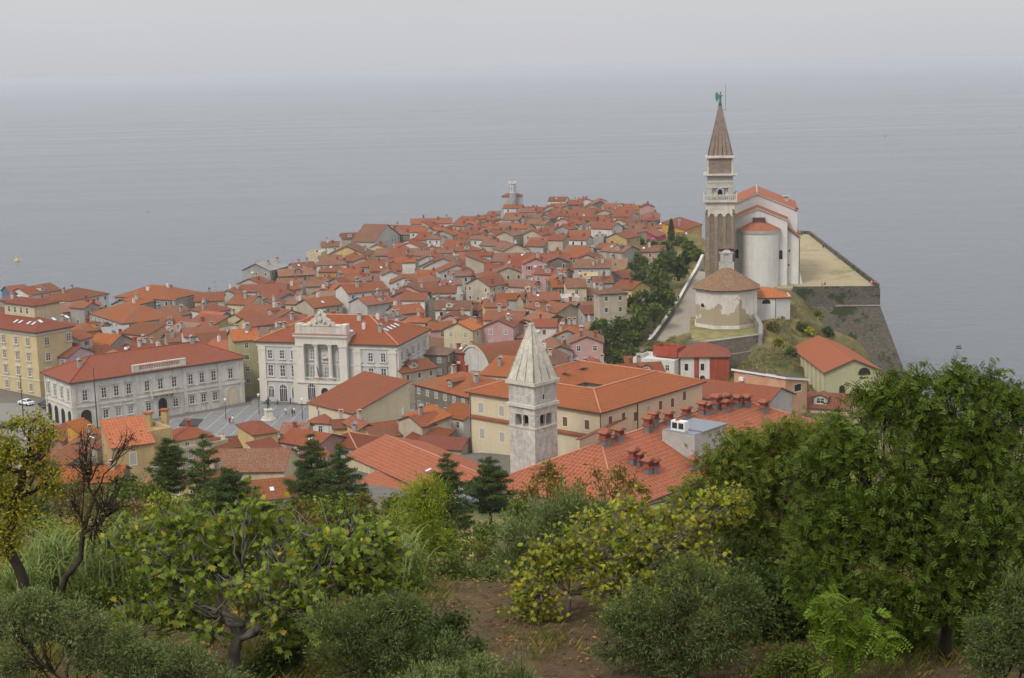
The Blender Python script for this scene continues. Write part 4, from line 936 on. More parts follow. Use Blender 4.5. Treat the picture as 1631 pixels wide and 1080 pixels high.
def rdface(px, py):
    # ray against octagon face nearest: solve on circle of apothem
    best = None
    for i in range(8):
        a = rad(-8.2)+rad(45*i); nrm = np.array((math.cos(a), math.sin(a))); ap = R8*math.cos(rad(22.5))
        dd = D(px, py)[:2]
        if dd@nrm >= 0: continue
        k = (np.array((bx, by))@nrm+ap)/(dd@nrm); h_ = dd*k; tt = (h_-np.array((bx, by)))@np.array((-nrm[1], nrm[0]))
        if abs(tt) < R8*math.sin(rad(22.5)): best = (h_[0]+nrm[0]*.02, h_[1]+nrm[1]*.02, CZ+D(px, py)[2]*k, a+math.pi/2)
    return best
r_ = rdface(1119.5, 489)
if r_: o_ = mobj('window', arch_mesh(1.25, .9, 'dark', 'w_white', .12)); o_.parent = bp_; o_.matrix_parent_inverse = bp_.matrix_basis.inverted(); o_.location = r_[:3]; o_.rotation_euler = (0, 0, r_[3])
ALLH.append(rect_poly(bx, by-8, 0, 16, 16))
# annex beside the baptistery
ax, ay, az = P(1235, 507, 19.6)
an_ = thing('chapel', 'small white annex with bright red tile roof and lunette window beside the baptistery', 'annex', (Q(1218, 507, ay)[0], ay, 19.6), -rad(4)); ha = Q(1218, 473, ay)[2]-19.6
AX = (an_.location.x, ay, 19.6, -rad(4)); wa = onwall(*AX, 1236, 490)[0]*2; da = 8.
x1_, yb_, = wa/2, 5.2; xr_ = wa/2+3.6
b = MB(); pl = [(-wa/2-1.5, 0), (x1_, 0), (xr_, 2.6), (xr_, 8), (-wa/2-1.5, 8)]; b.prism(pl, -2, ha-.2, 0, ptop=pl); b.build('wall', 'w_limewash', an_)
b = MB(); o5 = [(-wa/2-1.5, -.4), (x1_+.1, -.4), (xr_+.5, 2.4), (xr_+.5, 8.3), (-wa/2-1.5, 8.3)]
rid = [(-wa/2-1.5, 4.), (x1_-1.5, 4.6)]
zt_ = ha+1.75; ze_ = ha-.15
b.face([(*o5[0], ze_), (*o5[1], ze_), (*rid[1], zt_), (*rid[0], zt_+.3)]); b.face([(*o5[1], ze_), (*o5[2], ze_-.35), (*rid[1], zt_)]); b.face([(*o5[2], ze_-.35), (*o5[3], ze_-.35), (*rid[1], zt_)]); b.face([(*o5[3], ze_-.35), (*o5[4], ze_), (*rid[0], zt_+.3), (*rid[1], zt_)])
b.face([(*o5[0], ze_), (*o5[1], ze_), (*o5[1], ze_-.2), (*o5[0], ze_-.2)][::-1], 1); b.face([(*o5[1], ze_), (*o5[2], ze_-.35), (*o5[2], ze_-.55), (*o5[1], ze_-.2)][::-1], 1)
b.build('roof', ['r5', 'gutter'], an_)
u, z_ = onwall(*AX, 1220.5, 484); mobj('window', arch_mesh(2.0, 1.15, 'dark', 'w_white', .2), an_, (u, 0, z_))
b = MB(); b.cyl(x1_-.1, -.1, 0, ha-.3, .07, .07, 6); b.build('downpipe', 'gutter', an_)

# ================================================================ bastion, esplanade, retaining walls
def poly_px(pts): return [P(a, b_, z)[:2] for a, b_, z in pts]
A_ = P(1262, 460, 24.)[:2]; B_ = P(1402, 459, 24.)[:2]; C_ = P(1291, 373, 24.)[:2]; E_ = (C_[0]-14, C_[1]+2)
M['bastionstone'] = stone('bastion_stone', (.20, .175, .14), (.125, .11, .088), .7, .35, green=.95)
t = thing('bastion', 'massive dark stone retaining bastion under the esplanade with plants growing on its face', 'retaining wall', (0, 0, 0))
zmid = Q(1402, 487, P(1402, 459, 24.)[1])[2]
bot = Q(1426, 590, B_[1]-4); zlow = -1.
dxb = (bot[0]-B_[0])
b = MB()
top = [A_, B_, C_, E_]
b.prism(top, zmid, 24., 0)
fl_ = [(A_[0], A_[1]-5), (B_[0]+dxb*1.25, B_[1]-7.), (C_[0]+7, C_[1]+6), E_]
b.prism([(A_[0]-1, A_[1]-6), (B_[0]+6.8, B_[1]-6.5), (C_[0]+8, C_[1]+5), E_], zlow, zmid, 0, ptop=[A_, B_, C_, E_])
b.build('wall', 'bastionstone', t)
b = MB()
def wallrun(b, pts, zt, th, hgt, mi=0):
    for i in range(len(pts)-1):
        p, q = np.array(pts[i]), np.array(pts[i+1]); dvec = (q-p)/np.linalg.norm(q-p); nn = np.array((-dvec[1], dvec[0]))*th/2
        z0_, z1_ = (zt[i], zt[i+1]) if isinstance(zt, (list, tuple)) else (zt, zt)
        a, b2_, c2, d2_ = p-nn, q-nn, q+nn, p+nn
        b.face([(*a, z0_-hgt), (*b2_, z1_-hgt), (*b2_, z1_), (*a, z0_)], mi); b.face([(*c2, z1_-hgt), (*d2_, z0_-hgt), (*d2_, z0_), (*c2, z1_)], mi)
        b.face([(*a, z0_), (*b2_, z1_), (*c2, z1_), (*d2_, z0_)], mi); b.face([(*b2_, z1_-hgt), (*c2, z1_-hgt), (*c2, z1_), (*b2_, z1_)], mi); b.face([(*d2_, z0_-hgt), (*a, z0_-hgt), (*a, z0_), (*d2_, z0_)], mi)
B1 = (B_[0]-.35, B_[1]+.5); C1 = (C_[0]-.35, C_[1])
wallrun(b, [B1, C1, (C1[0]-9, C1[1]+3)], 25.05, .55, 1.2); wallrun(b, [(A_[0]+.2, A_[1]+.4), (B_[0]-.4, B_[1]+.4)], 24.5, .5, .55); b.build('parapet', 'bastionstone', t)
b = MB(); wallrun(b, [(B_[0]+.1, B_[1]-.1), (C_[0]+.1, C_[1]-.1)], zmid+.25, .5, .3); wallrun(b, [((A_[0]+B_[0])/2, (A_[1]+B_[1])/2-.05), (B_[0]+.1, B_[1]-.1)], zmid+.25, .4, .3); b.build('string_course', 'w_grey', t)
sheet('esplanade', [(A_[0]-1, A_[1]+.65), (B_[0]-.8, B_[1]+.65), (C_[0]-.8, C_[1]-.2), (C_[0]-10, C_[1]+3), (cx0, yN+34), (cx0-10, yN+10), (tx-5, TY+6), (tx-4.5, TY-2), (tx+4, TY-3), (A_[0]-6, A_[1]+6)], 'esplanade', 24.02)
# small stone gate post at the esplanade corner
# lawn terrace below the baptistery and its wall
lw = [P(1104, 540, 18.5)[:2], P(1165, 545, 18.5)[:2], P(1214, 533, 18.5)[:2], P(1222, 500, 18.5)[:2], P(1104, 500, 18.5)[:2]]
l1, l2, l3 = P(1124, 546, 18.6)[:2], P(1214, 534, 18.6)[:2], P(1214, 520, 18.6)[:2]
sheet('lawn', [P(1098, 528, 18.5)[:2], P(1103, 541, 18.5)[:2], P(1124, 545.5, 18.5)[:2], P(1213, 533, 18.5)[:2], P(1215, 505, 18.5)[:2], P(1100, 505, 18.5)[:2]], 'lawn', 18.56)
t = thing('retaining_wall', 'grey rubble wall holding up the lawn in front of the baptistery', 'stone wall', (0, 0, 0))
b = MB(); wallrun(b, [P(1096, 540, 18.6)[:2], l1, l2, l3], [18.4, 18.7, 18.7, 18.7], .8, 9.5); b.build('wall', 'w_stone', t)
b = MB(); wallrun(b, [(l1[0], l1[1]), (l2[0], l2[1])], 18.95, 1.0, .2); b.build('coping', 'w_grey', t)
t = thing('ruined_wall', 'broken pale stone wall stub at the corner of the baptistery lawn', 'stone wall', (0, 0, 0))
q1, q2, q3 = P(1199, 510, 19.5)[:2], P(1212, 528, 19.2)[:2], P(1211, 535, 18.9)[:2]
b = MB(); wallrun(b, [q1, q2, q3], [22., 20.8, 19.4], .9, 3.5); b.build('wall', stone('pale_rubble', (.42, .40, .36), (.28, .26, .23), .5, .3), t)
t = thing('terrace_wall', 'long low rubble wall at the foot of the grassy slope beside the modern hall', 'stone wall', (0, 0, 0))
wl = [P(1150, 600, 11.)[:2], P(1215, 588, 11.)[:2], P(1290, 586, 11.)[:2], P(1340, 600, 10.)[:2]]
b = MB(); wallrun(b, wl, [Q(1150, 566, wl[0][1])[2], Q(1215, 556, wl[1][1])[2], Q(1290, 556, wl[2][1])[2], Q(1340, 580, wl[3][1])[2]], .9, 9.); b.build('wall', 'w_stone', t)
# ramp up to the tower with parapet on its left
path = [(1040, 546, 12.5), (1062, 515, 15.5), (1080, 485, 18.8), (1098, 452, 22), (1110, 432, 23.6)]
Lp = [P(*q) for q in path]; Rp = [P(*q) for q in ((1100, 546, 12.5), (1108, 515, 15.5), (1112, 485, 18.8), (1122, 452, 22), (1128, 436, 23.6))]
b = MB()
for i in range(len(Lp)-1):
    b.face([Lp[i], Rp[i], Rp[i+1], Lp[i+1]]); b.face([(Lp[i][0], Lp[i][1], Lp[i][2]-5), (Rp[i][0], Rp[i][1], Rp[i][2]-5), Rp[i], Lp[i]])
for v in range(len(b.v)): b.v[v] = (b.v[v][0], b.v[v][1], b.v[v][2]+.25)
tag(b.build('path', 'pathstone'), kind='structure')
def parapet(name, label, px, h, mat, th=.6):
    t = thing(name, label, 'wall', (0, 0, 0)); pts = [P(*q) for q in px]
    b = MB(); wallrun(b, [p[:2] for p in pts], [p[2]+h for p in pts], th, 6.); b.build('wall', mat, t)
    b = MB(); wallrun(b, [p[:2] for p in pts], [p[2]+h+.12 for p in pts], th+.12, .12); b.build('coping', 'w_white' if mat != 'w_stone' else 'w_palegrey', t); return t
parapet('parapet_wall', 'white capped parapet rising along the ramp to the bell tower', [(1073, 495, 17.8), (1080, 485, 18.8), (1098, 452, 22), (1110, 432, 23.6), (1119, 412, 24.5)], 1.1, 'w_palegrey')
parapet('stone_parapet', 'brown rubble wall along the lower left side of the ramp', [(1034, 552, 12), (1040, 546, 12.5), (1062, 515, 15.5), (1072, 497, 17.6)], 1.7, 'w_stone', .7)
parapet('garden_wall', 'stepped brown rubble wall between the ramp and the trees below', [(1003, 534, 7.5), (1030, 530, 10.5), (1037, 548, 12.)], 1.8, 'w_stone', .6)
parapet('lane_wall', 'curving low stone wall running down left of the ramp foot', [(1037, 520, 12.5), (1046, 535, 12.), (1034, 556, 9)], 1.2, 'w_beige', .5)

# ================================================================ St Francis bell tower (foreground)
fy = 250.; fz = 9.; s_ = 5.7
fx = Q(851, 640, fy)[0]; frz = -rad(43.5)
c_, sn = math.cos(frz), math.sin(frz)
ft = thing('campanile', 'weathered pale stone bell tower with pyramid spire and paired arched openings', 'bell tower', (fx, fy, fz), rad(45)-rad(88.2)+0.)
# local frame: near corner at the origin; left face runs along -X' , right face along +Y'
ft.rotation_euler = (0, 0, rad(-42.5))
M['tufa'] = stone('tower_limestone', (.72, .69, .63), (.66, .63, .57), .6, .42, streak=.5, mk=.85)
M['tufaspire'] = stone('spire_limestone', (.74, .69, .58), (.69, .64, .53), .5, .35, streak=.35, mk=.88)
FH = lambda py, yy=fy: Q(851, py, yy)[2]-fz
b = MB(); x0, x1, y0, y1 = -s_, 0., 0., s_
b.box(x0, x1, y0, y1, -2, FH(684)); b.box(x0+.0, x1, y0, y1, FH(662), FH(612))
# belfry storey: corner piers and mullions leave real openings
zl, zh = FH(684), FH(662)
for xx in (x0, x1-1.35):
    for yy in (y0, y1-1.35): b.box(xx, xx+1.35, yy, yy+1.35, zl, zh)
def opening(b, face):
    # arched head plates over two lights between the piers
    a0, a1 = 1.35, s_-1.35; mid = (a0+a1)/2; m_ = .16; zsp = zh-.75
    for l, r in ((a0, mid-m_), (mid+m_, a1)):
        cc, rr_ = (l+r)/2, (r-l)/2; n = 8
        arc = [(cc+rr_*math.cos(math.pi*k/n), zsp+min(.72, rr_)*math.sin(math.pi*k/n)) for k in range(n+1)]
        for k in range(n):
            p, q = arc[k], arc[k+1]; quad = [(p[0], p[1]), (p[0], zh), (q[0], zh), (q[0], q[1])]
            for off in (.02, .5):
                pts = [((-u, off, z) if face == 0 else (-off, u, z)) for u, z in quad]; b.face(pts)
            b.face([((-u, o2, z) if face == 0 else (-o2, u, z)) for u, z, o2 in ((p[0], p[1], .02), (q[0], q[1], .02), (q[0], q[1], .5), (p[0], p[1], .5))])
    for o_ in (.05, .45):
        if face == 0: b.box(-mid-m_, -mid+m_, .1, .5, zl, zh)
        else: b.box(-.5, -.1, mid-m_, mid+m_, zl, zh)
        break
opening(b, 0); opening(b, 1)
b.box(x0, x1-1.35, y1-.4, y1-.02, zl, zh); b.box(x0+.02, x0+.4, y0+1.35, y1-1.35, zl, zh)
b.build('wall', 'tufa', ft)
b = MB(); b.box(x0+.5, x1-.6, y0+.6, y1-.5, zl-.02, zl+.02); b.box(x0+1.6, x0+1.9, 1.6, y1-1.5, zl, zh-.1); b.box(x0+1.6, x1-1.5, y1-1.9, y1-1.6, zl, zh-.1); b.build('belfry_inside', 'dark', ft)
for (za, zb_, prd) in ((FH(685.5), FH(683), .12), (FH(663.5), FH(661.5), .06), (FH(652), FH(647), .32), (FH(616), FH(610.5), .42)):
    b = MB(); b.box(x0-prd, x1+prd, y0-prd, y1+prd, za, zb_); b.build('string_course', 'istrian', ft)
zc_, za_ = FH(611), Q(847.5, 519, fy+3.5)[2]-fz
b = MB(); b.frust(x0+s_/2, s_/2, zc_+.1, za_, s_/2+.15, s_/2+.15, 0, .28, .28)
for q in (-1, -.33, .33, 1):
    for fx_ in (0, 1):
        e0, e1 = s_/2+.17, .28
        p0 = (x0+s_/2+q*e0, s_/2-e0, zc_+.1) if fx_ == 0 else (x0+s_/2+e0, s_/2+q*e0, zc_+.1)
        p1 = (x0+s_/2+q*e1, s_/2-e1, za_) if fx_ == 0 else (x0+s_/2+e1, s_/2+q*e1, za_)
        b.tube([p0, p1], [.1, .06], 5)
b.frust(x0+s_/2, s_/2, za_, za_+.25, .35, .35, 0, .3, .3)
for sx_ in (-.25, .25):
    for sy_ in (-.25, .25): b.frust(x0+s_/2+sx_, s_/2+sy_, za_+.25, za_+.5, .1, .1, 0, .05, .05)
b.build('spire', 'tufaspire', ft)
mobj('opening', win_mesh(.45, .9, 'dark'), ft, (0.01, s_*.4, FH(640)), math.pi/2)
ALLH.append(rect_poly(fx, fy, 0, 9, 9))
# ================================================================ nearer buildings, each read off the photograph
META = []      # (thing, wall word, roof word, kind, chimneys, storeys)
WORD = dict(white='white', cream='cream', ochre='ochre', yellow='yellow', amber='amber', pink='pink', rose='rose', magenta='magenta', grey='grey', palegrey='pale grey', beige='beige', brown='brown', blue='blue', red='red', peach='peach', olive='olive', buff='buff', lilac='lilac', limewash='whitewashed', stone='stone')
RW = dict(r0='orange', r1='terracotta', r2='faded', r3='mottled', r4='dark red', r5='vivid', r6='mottled', cement='grey')
def nh(A, B, ze, d, kind, pitch, wall, roof, label=None, seed=0, h=None, C=None, **kw):
    x, y, rz, w, dd = from_px(A, B, ze, d=d, C=C)
    g = gz(x, y+dd/2) if h is None else ze-h
    hh = ze-g
    t = house(x, y, g, rz, w, dd, hh, kind, pitch, wall, roof, label, seed=seed, **kw)
    t['_m'] = 1; del t['_m']
    if label is None: META.append((t, WORD.get(wall, wall), RW.get(roof, roof), kind, kw.get('chim', 0), (x, y+dd/2, ze+1)))
    return t
nh((178, 713), (245, 704), 13, 7.5, 's', 25, 'ochre', 'r5', 'ochre house with vivid orange ribbed tile roof and one white shuttered window', 1, wins=[], o=.3)
t = nh((236, 690), (274, 683), 14.2, 8, 'f', 0, 'ochre', 'r5', 'ochre house with walled roof terrace right of the vivid orange roof', 2, wins=[])
TER = t
for px_, py_ in ((237, 664), (263, 659)):
    X, Yv, Z = P(px_, py_+12, 14.2); c = thing('chimney_stack', 'ochre chimney stack with clay cap %s the ochre roof terrace' % ('on the left corner of' if px_ < 250 else 'on the right corner of'), 'chimney', (X, Yv, 14.3), -.2)
    b = MB(); b.frust(0, 0, -.6, 2.1, .6, .5); b.build('stack', 'w_ochre', c); b = MB(); b.frust(0, 0, 2.1, 2.35, .8, .7); b.build('cap', 'r5', c)
x, y, rz, w, d = from_px((178, 713), (245, 704), 13, d=7)
u, z = onwall(x, y, 0, rz, 212, 730); H1 = bpy.data.objects['house']; g = H1.location.z
mobj('window', win_mesh(1.2, 2.3, 'grey'), H1, (u, 0, z-1.2-g)); mobj('window', win_mesh(1.2, 2., 'grey'), H1, (u-.5, 0, z-6-g))
nh((136, 697), (162, 690), 11.5, 5, 's', 25, 'amber', 'r5', None, 3, wins=[])
nh((62, 758), (116, 744), 10, 6, 's', 22, 'cream', 'r4', None, 4, wins=[])
nh((100, 742), (140, 716), 12, 6, 'g', 22, 'brown', 'r1', None, 5, wins=[])
nh((118, 700), (136, 694), 9, 5, 's', 22, 'cream', 'r4', None, 41)
nh((284, 701), (338, 692), 10.5, 8, 'h', 22, 'cream', 'r4', None, 6, chim=1)
nh((291, 716), (364, 702), 9.6, 6, 'f', 0, 'beige', 'r1', 'beige block with flat grey terrace and railings below the square', 7)
nh((404, 692), (442, 687), 12.5, 7.5, 'h', 20, 'yellow', 'r4', 'yellow tower house with dark red hipped roof left of the rose house', 8, C=(420, 670), wins=[])
nh((420, 728), (456, 720), 10., 5, 's', 20, 'white', 'r4', None, 9, winstyle='open')
nh((442, 702), (502, 712), 10.5, 9, 'g', 20, 'rose', 'r4', 'dusky rose house with dark red roof and skylight behind the young cedar', 10, sky=1)
nh((312, 752), (452, 750), 10.5, 14, 'g', 19, 'cream', 'r2', None, 11, chim=0, wins=[])
nh((338, 716), (384, 711), 8.6, 7, 'g', 22, 'cream', 'r1', None, 45, chim=1)
nh((446, 690), (486, 690), 8.4, 7, 'g', 22, 'beige', 'r2', None, 46, chim=1)
nh((488, 672), (532, 674), 8.2, 7, 'h', 22, 'white', 'r1', None, 47, chim=1)
nh((374, 800), (474, 790), 10, 11, 'g', 20, 'cream', 'r1', None, 12, sky=1, wins=[])
nh((300, 790), (372, 800), 9.5, 9, 'g', 20, 'cream', 'r1', None, 42, wins=[])
nh((491, 641), (562, 658), 11, 15, 's', 16, 'buff', 'r0', 'buff building with large plain orange lean-to roof in front of the town hall', 13, wins=[], ridges=False)
nh((598, 655), (643, 652), 9.6, 8, 'f', 0, 'white', 'r1', 'white walled roof terrace with silver flues beside the big orange roof', 14, wins=[])
t = thing('flue', 'pair of tall silver steel flues beside the big orange roof', 'flue pipes', P(600, 660, 8.)[:3])
for q in (-.35, .35): b = MB(); b.cyl(q, 0, -2, 5.2, .26, .26, 10); b.build('pipe', 'metal', t)
nh((531, 682), (578, 679), 9.2, 6, 'g', 20, 'yellow', 'r1', None, 15, chim=1, wins=[])
nh((572, 684), (600, 680), 10., 8, 'G', 26, 'yellow', 'r1', 'small yellow house with white edged gable and one brown window', 16, wins=[(0, [(0, 3.3 if False else 3.6)], .9, 1.3, 'brown')], chim=1)
nh((506, 708), (568, 714), 9.4, 9, 'h', 22, 'palegrey', 'r4', None, 17, chim=1, ridges=True)
nh((594, 698), (641, 692), 8.8, 9, 'g', 24, 'cream', 'r1', None, 18, wins=[])
nh((672, 679), (712, 671), 11.6, 8, 'g', 20, 'beige', 'r0', 'beige house with orange roof and glazed balcony left of the convent', 19, chim=1)
nh((643, 662), (672, 680), 11.3, 6, 's', 15, 'beige', 'r0', None, 20, wins=[])
nh((702, 660), (738, 668), 11., 9, 'g', 22, 'white', 'r0', None, 21, chim=1)
nh((662, 712), (734, 716), 9.6, 8, 'g', 18, 'beige', 'r4', None, 22, wins=[])
nh((640, 703), (690, 712), 8.8, 6, 's', 18, 'beige', 'r4', None, 43, wins=[])
nh((554, 724), (700, 790), 10.5, 13, 'g', 17, 'cream', 'r0n', 'long building with wide orange ribbed roof right of the beige chimney tower', 23, wins=[], C=(778, 745), sky=1, ridges=True)
nh((560, 775), (640, 800), 8.5, 8, 's', 17, 'cream', 'r0', None, 24, wins=[])
nh((430, 800), (560, 790), 8, 9, 'g', 17, 'cream', 'r1', None, 25, wins=[])
X, Yv, Z = P(510, 728, 11.)
t = thing('chimney_tower', 'square beige chimney tower with tiny orange tile cap among the cedars', 'chimney', (X, Yv, 4.), -.15)
b = MB(); b.frust(0, 0, -1, 7.4, 1.2, 1.0); b.build('shaft', 'w_beige', t); b = MB(); b.frust(0, 0, 7.4, 8.4, 1.5, 1.3, 0, .1, 1.3); b.build('cap', 'r5', t)
b = MB(); [b.box(-.9+i*.62, -.7+i*.62, -1.02, -.98, 6.3, 7.2) for i in range(4)]; b.build('louvre', 'dark', t)
# yellow kiosk with slab roof among the trees
X, Yv, Z = P(728, 838, 26)
t = thing('kiosk', 'small yellow hut with dark slab roof among trees below the olive tree', 'hut', P(728, 850, 24), .1)
b = MB(); b.box(-2., 2., 0, 4, -3, 3.4); b.build('wall', 'w_yellow', t); b = MB(); b.frust(0, 2., 3.42, 3.6, 2.9, 2.9); b.frust(0, 2, 3.6, 4.3, 2.6, 2.6, 0, 1., 1.); b.build('roof', 'zinc', t); b = MB(); b.cyl(.5, 2, 4.2, 4.9, .25, .25, 8); b.cyl(.5, 2, 4.9, 5.0, .6, .6, 8); b.build('vent', 'metal', t)
# ---- convent: four wings round a yard
za = 20.
A, B, C = P(747, 622, za), P(956, 655, za), P(1106, 605, za)
rz = math.atan2(B[1]-A[1], B[0]-A[0]); w = math.dist(A[:2], B[:2]); d = (C[0]-B[0])*-math.sin(rz)+(C[1]-B[1])*math.cos(rz)
CV = ((A[0]+B[0])/2, (A[1]+B[1])/2, 9., rz); hh = za-9
cv = thing('convent', 'large cream convent with orange hipped roofs and brown shutters behind the pale tower', 'convent', CV[:3], rz)
ALLH.append(rect_poly(CV[0], CV[1], rz, w, d))
wg = 12.4; o = .6; pr = rad(19)
b = MB(); b.box(-w/2, w/2, 0, wg, -3, hh); b.box(-w/2, -w/2+wg, wg, d, -3, hh); b.box(w/2-wg, w/2, wg, d, -3, hh); b.box(-w/2+wg, w/2-wg, d-wg, d, -3, hh); b.build('wall', 'w_buff', cv)
def ring_roof(w, d, wg, h, o, pr, t=.25):
    b = MB(); z = h-o*math.tan(pr)+.06; hr = wg/2*math.tan(pr)+h+.06
    O_ = [(-w/2-o, -o), (w/2+o, -o), (w/2+o, d+o), (-w/2-o, d+o)]; m_ = wg/2
    Mi = [(-w/2+m_, m_), (w/2-m_, m_), (w/2-m_, d-m_), (-w/2+m_, d-m_)]; k = wg+o; I_ = [(-w/2+k, k), (w/2-k, k), (w/2-k, d-k), (-w/2+k, d-k)]
    for i in range(4):
        j = (i+1) % 4
        b.face([(*O_[i], z), (*O_[j], z), (*Mi[j], hr), (*Mi[i], hr)]); b.face([(*I_[j], z), (*I_[i], z), (*Mi[i], hr), (*Mi[j], hr)])
        b.face([(*O_[j], z), (*O_[i], z), (*O_[i], z-t), (*O_[j], z-t)], 1); b.face([(*O_[j], z-t), (*O_[i], z-t), (*Mi[i], hr-t), (*Mi[j], hr-t)], 1); b.face([(*I_[i], z), (*I_[j], z), (*I_[j], z-t), (*I_[i], z-t)], 1)
    return b, Mi, O_, hr, z
b, Mi, O_, hr, z = ring_roof(w, d, wg, hh, o, pr); rf = b.build('roof', ['r0', 'gutter'], cv)
rb = MB()
for i in range(4): rb.tube([(*O_[i], z+.05), (*Mi[i], hr+.03)], [.16, .16], 6); rb.tube([(*Mi[i], hr+.03), (*Mi[(i+1) % 4], hr+.03)], [.16, .16], 6)
rb.build('ridge_tiles', 'ridge', rf)
for px_, py_, st in ((766, 650, 'closed'), (799, 655, 'closed'), (768, 691, 'closed'), (800, 697, 'closed'), (769, 728, 'closed'), (900, 671, 'brown'), (935, 676, 'brown')):
    u, z = onwall(*CV, px_, py_); mobj('window', win_mesh(1.05, 1.7, st) if st == 'brown' else win_mesh(1.2, 1.9, 'closed'), cv, (u, 0, z-.9))
for px_, py_ in ((972, 670), (993, 664), (1012, 663), (1033, 653), (1052, 645), (1071, 641), (1090, 630)):
    u, z = onwall(*CV, px_, py_, 1, w, d); put(cv, 'window', win_mesh(1.05, 1.7, 'brown' if px_ != 1033 else 'grey'), u, z-.9, 1, w)
b = MB(); b.box(-w/2-.35, w/2+.35, -.4, 0, 5.9, 6.05, 0); b.face([(-w/2-.35, -.42, 6.0), (w/2+.35, -.42, 6.0), (w/2+.35, 0, 6.5), (-w/2-.35, 0, 6.5)]); b.build('tile_course', 'r1', cv)
b = MB(); b.cyl(-w/2+.3, -.15, -2, hh-.3, .09, .09, 6); b.build('downpipe', 'gutter', cv); b = MB(); b.cyl(w/2+.12, 11., -2, hh-.3, .09, .09, 6); b.build('downpipe', 'gutter', cv)
b = MB(); b.cyl(w/2+.1, -.1, -2, hh-.3, .09, .09, 6); b.build('downpipe', 'gutter', cv)
for fx_, fy_ in ((-w/2+7.2, d*.55), (-w/2+7.2, d*.72)): sk = mobj('skylight', skylight_mesh(1.1, 1.6), rf, (w/2-2.2 if False else -w/2+wg/2+2.5, fy_, hr-2.2*math.tan(pr))); sk.rotation_euler = (pr, 0, -math.pi/2)
# building behind with skylights (left wing prolongation) and the roofs east of the convent
nh((745, 634), (700, 628), 13, 5, 's', 15, 'cream', 'r1', None, 26, wins=[]) if False else None
# ---- big chimney roof in the foreground
ze = 12.3
L_ = P(776, 769, ze); e1 = np.array((math.cos(rz), math.sin(rz))); e2 = np.array((-math.sin(rz), math.cos(rz)))
wb, db = 27., 68.
N_ = np.array(L_[:2])
cxy = N_+e1*wb/2; CR = (float(cxy[0]), float(cxy[1]), 8., rz)
cr = thing('monastery', 'wide building with shallow orange tile roof dotted with brick chimneys', 'monastery', CR[:3], rz); hh2 = ze-8; pr2 = rad(24.2)
wall_mb(wb, db, hh2, 'h', pr2, -4).build('wall', 'w_cream', cr); b, ridge = roof_mb(wb, db, hh2, 'h', pr2, .6, t=.25); rf2 = b.build('roof', ['r0n', 'gutter'], cr)
rb = MB(); [rb.tube([(p[0], p[1], p[2]+.03), (q[0], q[1], q[2]+.03)], [.17, .17], 6) for p, q in ridge]; rb.build('ridge_tiles', 'ridge', rf2); ALLH.append(rect_poly(CR[0], CR[1], rz, wb, db))
print('CR', CR, 'ridge px', [J(*(np.append(cxy+e1*p[0]+e2*p[1], p[2]+8))) for p in (ridge[0][0], ridge[0][1])])
mobj('window', win_mesh(1.1, 1.1, 'pane'), cr, (-wb/2+5.2, 0, hh2-1.9))
def on_roof(px, py):
    """pixel -> point on the chimney roof (local)"""
    dd = D(px, py); best = None
    for k in np.arange(180, 340, .1):
        q = dd*k/dd[1]; v = np.array((q[0], q[1]))-cxy; u_, v_ = v@e1, v@e2
        if abs(u_) <= wb/2 and 0 <= v_ <= db:
            zr_ = 8+roof_z(wb, db, hh2, 'h', pr2, u_, v_)
            if CZ+q[2] <= zr_: return u_, v_, zr_-8
    zr_ = hh2+wb/2*math.tan(pr2); vb = min(np.arange(wb/2, db-2, .2), key=lambda v_: abs(J(*(cxy+e2*v_), 8+roof_z(wb, db, hh2, 'h', pr2, 0, v_))[0]-px)); return .8, float(vb), roof_z(wb, db, hh2, 'h', pr2, .8, float(vb))
bc = MB(); M['brick_cap'] = simple('chimney_cap_tile', (.25, .085, .045), .9)
bc.frust(0, 0, -1., .55, .62, .45, 2); bc.frust(0, 0, .55, .75, .8, .62); bc.frust(0, 0, .75, 1.5, .5, .36, 3)
for q in (-.55, -.18, .18, .55): bc.box(q-.06, q+.06, -.45, .45, .75, 1.5)
bc.frust(0, 0, 1.5, 1.7, .85, .65); bc.frust(0, 0, 1.7, 2.1, .95, .75, 1, .1, .6)
o_ = bc.build('brick_chimney', ['brick', 'brick_cap', 'zinc', 'dark']); bcm = o_.data; bpy.data.objects.remove(o_)
for px_, py_ in ((906, 722), (943, 706), (965, 704), (981, 692), (1026, 679), (1042, 678), (1060, 665), (1088, 656), (1114, 648), (1134, 643), (1143, 641), (1152, 640), (1156, 656), (1174, 648), (1189, 648), (1217, 657), (1127, 660), (1009, 739), (1018, 740), (1033, 754), (1042, 752), (1105, 748)):
    r_ = on_roof(px_, py_)
    if r_: mobj('brick_chimney', bcm, rf2, (r_[0], r_[1], r_[2]+.35), math.pi/2 if px_ % 2 else math.pi/2+.05, (1.1+.1*(px_ % 3), 1.+.1*(px_ % 4), .95+.08*(py_ % 4))); print('ch', px_, py_, [round(float(v), 1) for v in r_])
    else: print('chimney off roof', px_, py_)
r_ = on_roof(1095, 716)
